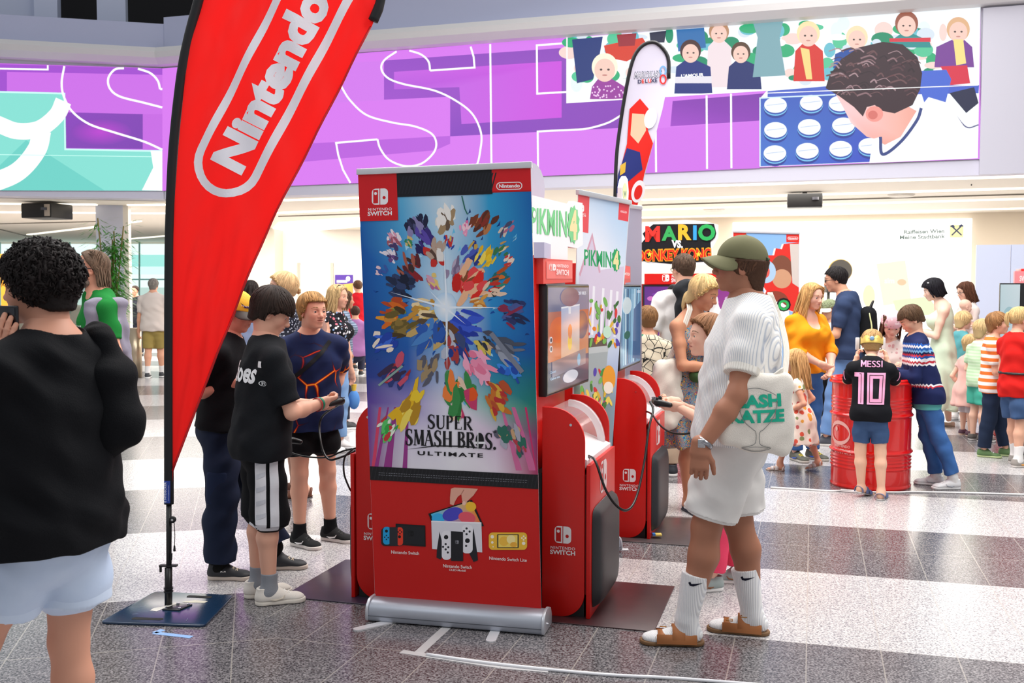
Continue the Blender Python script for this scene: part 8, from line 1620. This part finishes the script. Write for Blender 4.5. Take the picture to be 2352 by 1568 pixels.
def packman():
    s = Person('tall man in white t-shirt with a dark hiking backpack seen from behind', at(1572, 8.9), 8, H=1.93, hh=.25, head=(16, 4, 0), skin='#e0a88e', arms={'L': dict(to=(-.165, .05, .5)), 'R': dict(to=(.16, .1, .55))}); s.hair('#5a4638', back=-.28, side=.05, N=420, ln=.16, tone=.35, thick=.035); s.shirt(fab('#ece9e8'), sleeve=.82, wr=.008, es=.016); s.pants(fab('#c2ab94'), upto=1.96, eh=.012); s.shoes(mat('#2c3038', .6)); s.glasses('#3a3a3c')
    p = s.W(s.sp(.66) + A3((0, -.2, 0))); r = empty('backpack', p, s.root.rotation_euler.z, 'dark grey hiking backpack on the back of the tall man in white', 'backpack'); T = SDF(); T.cap((0, 0, .16), (0, 0, -.22), .11, .12, .05, 1.25, 1.3); T.cap((-.08, .0, .24), (.08, 0, .24), .075, .075, .04); V, Q = T.mesh(.01); V = wrinkle(V, vnormals(V, Q), .01, 6); link('pack_body', npmesh('pack_body', V, Q), fab('#2a2c30'), r, True)
    for x in (-1, 1): B().tube(smooth_curve([(x * .1, .06, .24), (x * .13, .16, .26), (x * .15, .3, .12), (x * .13, .26, -.12), (x * .12, .06, -.2)], 5), .018, 8).done('shoulder_strap', mat('#232528', .7), r, 2)
    B().tube(smooth_curve([(-.05, -.07, .3), (0, -.1, .34), (.05, -.07, .3)], 5), .01, 6).done('grab_loop', mat('#55585e', .6), r, 2); b = B(); [b.box((x - .012, -.165, -.2), (x + .012, -.155, .2)) for x in (-.07, .07)]; b.done('compression_strap', mat('#9a9ca0', .6), r)
packman()
s = Person('short-haired boy in sketch-print t-shirt seen from behind near the purple screen', at(1490, 8.45), 6, H=1.485, hh=.215, face=0, skin=SK); s.hair('#8a6440', N=420, back=-.3, ln=.2, tone=.35); s.shirt(pat('sketch', '#d8ccb4', '#1f8a68'), sleeve=.8, hem=-.2); s.pants(fab('#3a4458'), 'shorts', upto=.9); s.shoes(mat('#444', .6))
# --- woman in orange, little girl in florals
def orange():
    s = Person('woman with long fair hair in orange blouse and blue jeans', at(1852, 9.7), 205, H=1.68, hh=.236, fem=1, head=(10, 10, 0), nf=.4, g=1.1, skin='#e8b6a0', arms={'R': dict(to=(.0, .13, .55), pole=(.9, -.3, -.5), dir=(-.8, .4, -.4), curl=.5), 'L': dict(to=(-.05, .15, .52), pole=(-1, -.2, -.3), dir=(.6, .3, -.7), curl=.5)}); s.hair('#c79a62', long_to=-1.15, ln=1.5, width=.045, N=420, part=.1, back=-.55, front=.38, side=.12, tone=.25); s.brows('#b08a5a'); s.shirt(fab('#f49a1e'), name='blouse', sleeve=1.3, hem=-.06, e=.014, es=.018, wr=.01, vneck=.05); s.pants(JEANS, 'jeans', upto=1.95); s.shoes(mat('#5a5c52', .6), '#b8b4ac', lace=mat('#e8d82a', .6), accent=mat('#3a62c8', .6))
orange()
def floralgirl():
    s = Person('little girl with long hair in cream floral dress walking past the orange blouse', at(1836, 9.1), 66, H=1.09, hh=.2, head=(14, 0, 0), skin='#dfa58a', h=.0085, arms={'L': dict(to=(-.12, .06, .5)), 'R': dict(to=(.12, .02, .5))}, legs={'L': dict(at=(-.04, .14), yaw=0), 'R': dict(at=(.04, -.17), yaw=-8, lift=.02, pitch=18)}, feet=True); s.hair('#c59a66', long_to=-1.25, ln=1.6, width=.05, N=420, back=-.55, tone=.3); s.brows('#9a7850'); s.shirt(pat('floral', '#efe6d8', '#e0604a', '#e8a848', '#8a9a6a', '#c86a6a', sc=1.15), name='dress', sleeve=.35, skirt=(.235, .17, 10, .012, .4), e=.009); s.shoes(mat('#cfc6c4', .4), '#c8b0a0', kind='sandal')
floralgirl()
def navyman():
    s = Person('man with glasses in navy t-shirt and jeans standing behind the drum', at(1946, 10.6), 62, H=1.86, hh=.25, head=(14, 10, 0), nf=.6, skin='#dba284', arms={'L': dict(to=(-.1, .17, .6), pole=(-.5, -1, -.4), curl=.6, palm=(.7, 0, .7)), 'R': dict(to=(.06, .18, .6), palm=(-.7, 0, .7))}, legs={'L': dict(at=(-.07, .09)), 'R': dict(at=(.06, -.05))}); s.hair('#231f20', back=-.26, side=.03, N=420, ln=.2, tone=.3, thick=.05); s.brows('#201c1c'); s.glasses(); s.shirt(fab('#32405f'), sleeve=.78, hem=-.1, wr=.006, e=.018, es=.02); s.pants(pat('denim', '#5a80b4', '#7a9ccc'), 'jeans', upto=1.96, e=.014, eh=.014); s.shoes(mat('#4a4c54', .6), '#e4e0d8', lace=mat('#222', .6))
    p = s.W(s.sp(.5) + A3((.02, -.2, -.02))); r = empty('backpack', p, s.root.rotation_euler.z, 'black backpack with a loop handle on the navy-shirted man', 'backpack'); T = SDF(); T.cap((0, 0, .14), (0, 0, -.16), .09, .11, .05, 1.3, 1.3); V, Q = T.mesh(.011); link('pack_body', npmesh('pack_body', V, Q), fab('#17181b'), r, True); B().tube(smooth_curve([(-.05, -.02, .2), (0, -.05, .28), (.05, -.02, .2)], 5), .011, 6).done('grab_loop', mat('#141416', .6), r, 2); B().tube(smooth_curve([(-.1, -.03, .16), (-.12, -.06, 0), (-.1, -.03, -.16)], 5), .008, 6).done('piping', mat('#d8dca0', .6), r, 2)
navyman()
s = Person('child in green and white cap and white t-shirt behind the navy-shirted man', at(1913, 11.6), 98, H=1.5, hh=.215, face=1, head=(0, 10, 0)); s.hair('#4a3a2a', N=120, top=.08); s.cap(mat('#8a9470', .7), mat('#eceade', .7), z0=.1); s.shirt(fab('#f0eeea'), sleeve=.7); s.pants(fab('#1c1e22'), upto=1.9); s.shoes(mat('#ddd', .6))
# --- boy in the football shirt
def footballer():
    s = Person('boy with gold paper crown in black football shirt and blue shorts leaning on the drum', at(2004, 7.98), -19, H=1.33, hh=.208, lean=13, hip=(0, -.045), head=(0, 12, 0), nf=.5, skin='#ecbb9f', h=.0068, face=0, arms={'L': dict(to=(-.085, .2, .80), pole=(-.45, .1, -1), dir=(.1, .3, .9), palm=(.9, .2, 0), curl=.7), 'R': dict(to=(.085, .2, .80), pole=(.45, .1, -1), dir=(-.1, .3, .9), palm=(-.9, .2, 0), curl=.7)},
               legs={'L': dict(at=(-.045, -.02), yaw=-35, pole=(-.9, .8, 0), pitch=14), 'R': dict(at=(.065, -.07), yaw=-12)}, feet=True)
    s.hair('#bd9562', back=-.32, side=.04, N=700, ln=.3, tone=.35, width=.022, thick=.055)
    b = []; n = 48; V, Fq = [], []
    for j, zz in enumerate((0, 1)):
        for lay in (0, .012):
            for i in range(n):
                a = 2 * math.pi * i / n; pk = (.12 * abs(math.sin(a * 3.0)) ** 1.5) if j else 0; V.append(s.hp(((.40 + lay) * math.sin(a), (.475 + lay) * math.cos(a) - .07, -.04 + zz * .17 + pk)))
    for i in range(n): j = (i + 1) % n; Fq += [[n + i, n + j, 3 * n + j, 3 * n + i], [j, i, 2 * n + i, 2 * n + j], [2 * n + i, 3 * n + i, 3 * n + j, 2 * n + j]]
    cr = link('paper_crown', npmesh('paper_crown', np.array(V), np.array(Fq)), mat('#d6b85c', .45, metal=.25), s.root); B().lathe([(0, 0), (.018, 0), (.012, .01), (0, .012)], seg=14).done('jewel', mat('#8fb4d8', .2), cr).matrix_local = Matrix.Translation(s.hp((0, -.56, .12))) @ Matrix.Rotation(math.pi / 2, 4, 'X')
    t = s.shirt(fab('#16171c'), name='football_shirt', sleeve=.85, hem=-.14, e=.014, es=.02, wr=.006)
    def pr(A):
        pk = '#f3a6cc'; A.text('ESSI', .024, .135, .05, pk, .006, width=.112, ydown=False); A.line([(-.074, .135), (-.074, .185)], .011, pk); A.line([(-.042, .135), (-.042, .185)], .011, pk, new=False); A.line([(-.074, .182), (-.058, .155), (-.042, .182)], .01, pk)
        o = lambda pts, w_: A.line(pts, w_, pk, True)
        A.poly([(-.125, .09), (-.055, .09), (-.055, -.155), (-.095, -.155), (-.095, .055), (-.125, .055)], pk); A.poly([(-.03, .09), (.105, .09), (.095, -.155), (-.03, -.155)], pk); A.poly([(.012, .045), (.06, .045), (.055, -.11), (.012, -.11)], '#16171c'); A.line([(-.088, .08), (-.075, .08), (-.075, -.145)], .004, '#16171c'); A.line([(-.012, .072), (.086, .072), (.078, -.138), (-.012, -.138)], .004, '#16171c', True)
    s.decal(t, pr, s.sp(.62), (1, 0, 0), s.U, (0, -1, 0), 'name_and_number', .003, .012)
    for nm in 'LR': a = s.arm[nm]; s.decal(t, lambda A: A.rect(-.006, -.05, .008, .02, '#f3a6cc'), a['sh'] + (a['el'] - a['sh']) * .4, (0, 1, 0), (0, 0, 1), (a['sd'], -.5, .1), 'sleeve_stripe')
    s.pants(DENIM, 'shorts', upto=.76, e=.008, eh=.012, wr=.005, mul=.86, top=.3); s.shoes(mat('#5b6f9c', .6), '#c9c6c4', kind='sandal', lace=None)
    m = s.mid(); r = empty('handheld_console', m + Vector((0, .03, .06)), 0, 'white handheld game console held up by the boy in the crown', 'console'); B().box((-.09, -.006, -.05), (.09, .006, .05)).done('console_body', mat('#1c1c20', .4), r, bevel=.004); B().box((-.082, -.0075, -.044), (.082, -.006, .044)).done('screen', mat('#d8f0ec', .2, emit=.9), r)
    for x in (-1, 1): B().box((x * .105 - .016, -.008, -.05), (x * .105 + .016, .008, .05)).done('side_grip', mat('#eeeef0', .4), r, bevel=.006)
footballer()
# --- girl with pink headscarf
s = Person('girl with pink knitted headscarf and pale blouse behind the drum', at(2046, 9.1), 164, H=1.43, hh=.215, head=(6, 28, 0), nf=.6, skin='#ecc0aa', arms={'L': dict(to=(-.06, .17, .66), curl=.6), 'R': dict(to=(.06, .17, .66), curl=.6)})
s.hair('#5a3a28', long_to=-.9, ln=1.1, width=.04, N=260, front=.4, back=-.5); s.brows('#6a4a38'); T = SDF(); T.ell(s.hp((0, -.07, .15)), A3((.435, .525, .46)) * s.hh, s.HR); T.half(s.hp((0, .0, .06)), -(s.HR @ A3((0, .05, 1)))); s.cloth('headscarf', T, pat('floral', '#e6bcc4', '#f2dce0', '#c89aa4', '#f4e8e8', '#b8c8a8', sc=2.2), .004); s.shirt(pat('floral', '#ecdcd6', '#f4eae6', '#d8a8a8', '#e8d8d0', '#c8b8b0', sc=2), name='blouse', sleeve=.45, hem=-.1); s.pants(fab('#8a94b0'), upto=1.9); s.shoes(mat('#ccc', .6)); s.band('L', .85, mat('#e8d8c8', .5), 'bracelet', .02)
# --- boy in the patterned jumper
def jumper():
    s = Person('boy in navy patterned jumper and jeans bending over the drum', at(2136, 8.38), 80, H=1.5, hh=.215, lean=12, hip=(0, .01), head=(4, 36, 0), nf=.0, skin='#e8b296', h=.007, arms={'L': dict(to=(-.05, .225, .635), pole=(-.6, -1, -.4), dir=(.2, .95, -.1), palm=(.4, 0, -1), curl=.5), 'R': dict(to=(.05, .235, .63), palm=(-.4, 0, -1), curl=.5)}, legs={'L': dict(at=(-.05, -.13), yaw=12, pole=(0, 1, 0)), 'R': dict(at=(.05, -.06), yaw=-14)})
    s.hair('#5d4532', back=-.34, side=.1, front=.30, fringe=.05, N=760, ln=.24, width=.022, tone=.35, thick=.055); s.brows('#5a4430')
    z0, z1 = .82, 1.2; NV = '#1b2450'
    s.shirt(fab('#5fb0ae'), name='undershirt', sleeve=.3, hem=-.2, e=.012); s.shirt(pat('bands', NV, '#c23240', '#f0eef0', NV, NV, '#f0eef0', '#c23240', '#f0eef0', '#1f55a8', '#c23240', NV, '#7fb4e0', '#2a62b0', '#f0eef0', '#1f55a8', NV, z0=.80, z1=1.22, pos=[0, .09, .125, .16, .46, .52, .56, .60, .66, .695, .73, .77, .81, .86, .9, .94]), name='jumper', sleeve=1.93, hem=-.1, e=.022, es=.016, wr=.006, drape=1.03)
    for nm in 'LR': a = s.arm[nm]; T = SDF(); f = lambda q: a['el'] + (a['wr'] - a['el']) * q; T.cap(f(.62), f(.78), .046, .043, .01, c0=True, c1=True); s.cloth('patterned_cuff', T, pat('floral', '#c83040', '#f2eef0', '#f2eef0', '#c83040', '#1b2450', sc=2.6), .001)
    s.pants(JEANS, 'jeans', upto=1.93, e=.008, wr=.007, top=.1); s.socks(WHITE, 1.9); s.shoes(mat('#dcdcde', .45), '#eeeeee', lace=mat('#f4f4f4', .6), accent=mat('#a8acb4', .4))
jumper()
# --- the right-hand group
def greendress():
    s = Person('woman with black bobbed hair in long pale green sleeveless dress', at(2166, 12.0), 68, H=1.74, hh=.24, fem=1, head=(8, 18, 0), nf=.6, skin='#f0c8b2', arms={'L': dict(to=(-.05, .17, .66), pole=(-.5, -1, -.5), curl=.6), 'R': dict(to=(.05, .18, .66), curl=.6)}, legs={'L': dict(at=(-.05, .03)), 'R': dict(at=(.05, -.05))}); s.hair('#17151c', back=-.46, side=-.05, front=.26, ln=.5, width=.04, N=380, thick=.085, puff=.03, tone=.4, long_to=-.38); s.brows('#1a1618'); s.shirt(fab('#cfdfc6'), name='dress', sleeve=0, strap=True, skirt=(.125, .14, 9, .02, .38), e=.01, vneck=.02); s.shoes(mat('#cbb9a6', .5), '#b8a48e', kind='flat'); B().box((-.02, -.01, -.006), (.02, .01, .006)).done('hair_clip', mat('#f0f0f0', .3), s.root).location = s.hp((-.3, .12, .42))
greendress()
s = Person('woman with brown hair and glasses carrying a baby by the partition', at(2224, 13.5), 92, H=1.71, hh=.238, fem=1, head=(4, 14, 0), skin='#e6b8a0', arms={'L': dict(to=(-.04, .15, .66), pole=(-.8, -.4, -.6)), 'R': dict(to=(.06, .15, .68))}); s.hair('#5d3a2a', long_to=-.7, ln=1.0, width=.05, N=260, back=-.5); s.brows('#5a3a2a'); s.glasses('#3a3030'); s.shirt(fab('#e6d6d0'), sleeve=.6); s.pants(fab('#3a4258'), upto=1.9); s.shoes(mat('#ddd', .6))
bp = P(2212, 712, 13.25); s = Person('bald baby carried against the shoulder of the woman with glasses', (bp.x, bp.y, bp.z - .52), 250, H=.66, hh=.185, head=(20, 10, 0), skin='#efc4ae', h=.0085, face=0, arms={'L': dict(to=(-.14, .2, .5)), 'R': dict(to=(.14, .2, .5))}, legs={'L': dict(at=(-.1, .16), lift=.1), 'R': dict(at=(.1, .16), lift=.1)}); s.shirt(fab('#e8d8d2'), name='romper', sleeve=.6, hem=-.2); s.pants(fab('#e8d8d2'), 'romper_legs', upto=1.6)
def kid(label, px, Y, hd, H, hh, hair, shirt, low, lowname='shorts', up=.85, shoe='#dcdcdc', sole='#eee', arms=None, legs=None, head=(0, 0, 0), sleeve=.7, hem=-.16, hairkw=None, dress=None, sock=None, skin=SKL, sname='t_shirt', lean=0, **kw):
    s = Person(label, at(px, Y), hd, H=H, hh=hh, head=head, skin=skin, arms=arms or {}, legs=legs or {}, lean=lean, **kw); q = dict(back=-.4, side=-.02, front=.26, fringe=.1, N=420, ln=.36, width=.032, tone=.3, thick=.06); q.update(hairkw or {}); s.hair(hair, **q); s.brows(hair)
    s.shirt(shirt, name=sname, sleeve=sleeve, hem=hem, e=.014, es=.018, wr=.006, **(dict(skirt=dress) if dress else {}))
    if low is not None: s.pants(low, lowname, upto=up, e=.012, eh=.024 if up < 1.2 else .008)
    if sock: s.socks(fab(sock), 1.75)
    s.shoes(mat(shoe, .6), sole, lace=mat('#e8e8e8', .6)); return s
F_ = dict(L=dict(to=(-.07, .17, .62), curl=.6), R=dict(to=(.07, .17, .62), curl=.6))
kid('blond child in teal t-shirt and dark patterned shorts with red side stripe', 2208, 12.6, -74, 1.34, .212, '#dcc08c', fab('#5fa8b0'), pat('sketch', '#1a1c24', '#8a90a4'), shoe='#f0eeec', arms=F_, head=(-10, 4, 0), hairkw=dict(side=-.12, back=-.45, thick=.08), sock='#f0f0f0')
k_ = bpy.data.objects['shorts.001'] if False else None
kid('small child in pink dress half hidden behind the pale green t-shirt', 2226, 11.3, -80, 1.12, .2, '#c9a878', fab('#eab8ae'), fab('#d8d4d8'), 'leggings', 1.2, shoe='#5a3a4a', sole='#e8c8b0', dress=(.3, .15, 8, .01, .4), sname='dress', sleeve=.4)
kid('child with fair hair in pale green striped t-shirt and turquoise shorts', 2252, 10.9, -78, 1.3, .21, '#d4b684', pat('stripes', '#bfe0b4', '#d2eac8', sc=30), fab('#4fb8a0'), shoe='#55504c', sole='#d8d4d0', arms=dict(L=dict(to=(-.1, .1, .5)), R=dict(to=(.13, .08, .44))), head=(-6, 2, 0), hairkw=dict(side=-.14, back=-.45))
st = kid('boy in orange and white striped t-shirt and dark jeans holding a toy with wheels', 2282, 9.9, -114, 1.4, .212, '#9a7048', pat('stripes', '#ee7a34', '#f4f0ec', sc=15), pat('denim', '#1a2438', '#26344e'), 'jeans', 1.93, shoe='#5a7a4a', sole='#c8d8a0', arms=dict(L=dict(to=(-.06, .17, .55), curl=.7), R=dict(to=(.07, .15, .54), curl=.7, palm=(-.6, 0, .7))), head=(-4, -2, 0), skin='#e8b296', legs=dict(L=dict(at=(-.05, .1)), R=dict(at=(.05, -.04))), hairkw=dict(side=.02))
p = st.mid(); r = empty('toy_truck', p + Vector((.02, -.04, -.03)), .3, 'small black toy with grey wheels held by the striped-shirt boy', 'toy'); B().box((-.1, -.035, -.015), (.1, .035, .03)).done('toy_body', mat('#1a1a1e', .5), r, bevel=.01)
for x in (-.075, .06):
    for y in (-.05, .03): w_ = B().lathe([(0, -.012), (.034, -.012), (.038, 0), (.034, .012), (0, .012)], seg=18).done('wheel', mat('#4a4a52', .5), r, 2); w_.location = (x, y, -.022); w_.rotation_euler = (math.pi / 2, 0, 0)
def redgirl():
    s = Person('girl with fair ponytail in red tunic with black belt and denim shorts', at(2336, 9.4), -72, H=1.46, hh=.215, skin='#e8b296', head=(-16, 4, 0), arms={'L': dict(to=(-.08, .15, .58)), 'R': dict(to=(.1, .15, .56), pole=(.8, -.8, -.2))}, legs={'L': dict(at=(-.06, .07)), 'R': dict(at=(.07, -.03))})
    s.hair('#d3b27c', back=-.22, side=.04, front=.36, ln=.5, width=.024, N=600, tone=.3, thick=.04, tail=([(0, -.42, .2), (.0, -.58, .18), (0, -.62, -.1), (.02, -.55, -.36)], [.08, .13, .12, .03])); s.brows('#a88a5a'); B().tube([s.hp((.07 * math.cos(a), -.47, .2 + .07 * math.sin(a))) for a in np.linspace(0, 6.283, 13)], .008, 6).done('hair_tie', mat('#1a1a1c', .6), s.root, 2)
    s.shirt(fab('#d6231f'), name='tunic', sleeve=.42, hem=-.2, e=.016, es=.02, wr=.007); c = s.sp(.3); T = SDF(); s.trunk(T, .026, .05, [.2, .3, .4], .95, .06); T.half(c + s.U * .012, s.U, .003); T.half(c - s.U * .012, -s.U, .003); s.cloth('belt', T, mat('#17171a', .5), 0); s.pants(DENIM, 'shorts', upto=.86, e=.012, eh=.03, wr=.006); s.socks(WHITE, 1.62); s.shoes(mat('#9a948e', .6), '#d8d2cc', lace=mat('#f09a2a', .5), accent=mat('#f0a030', .5))
redgirl()
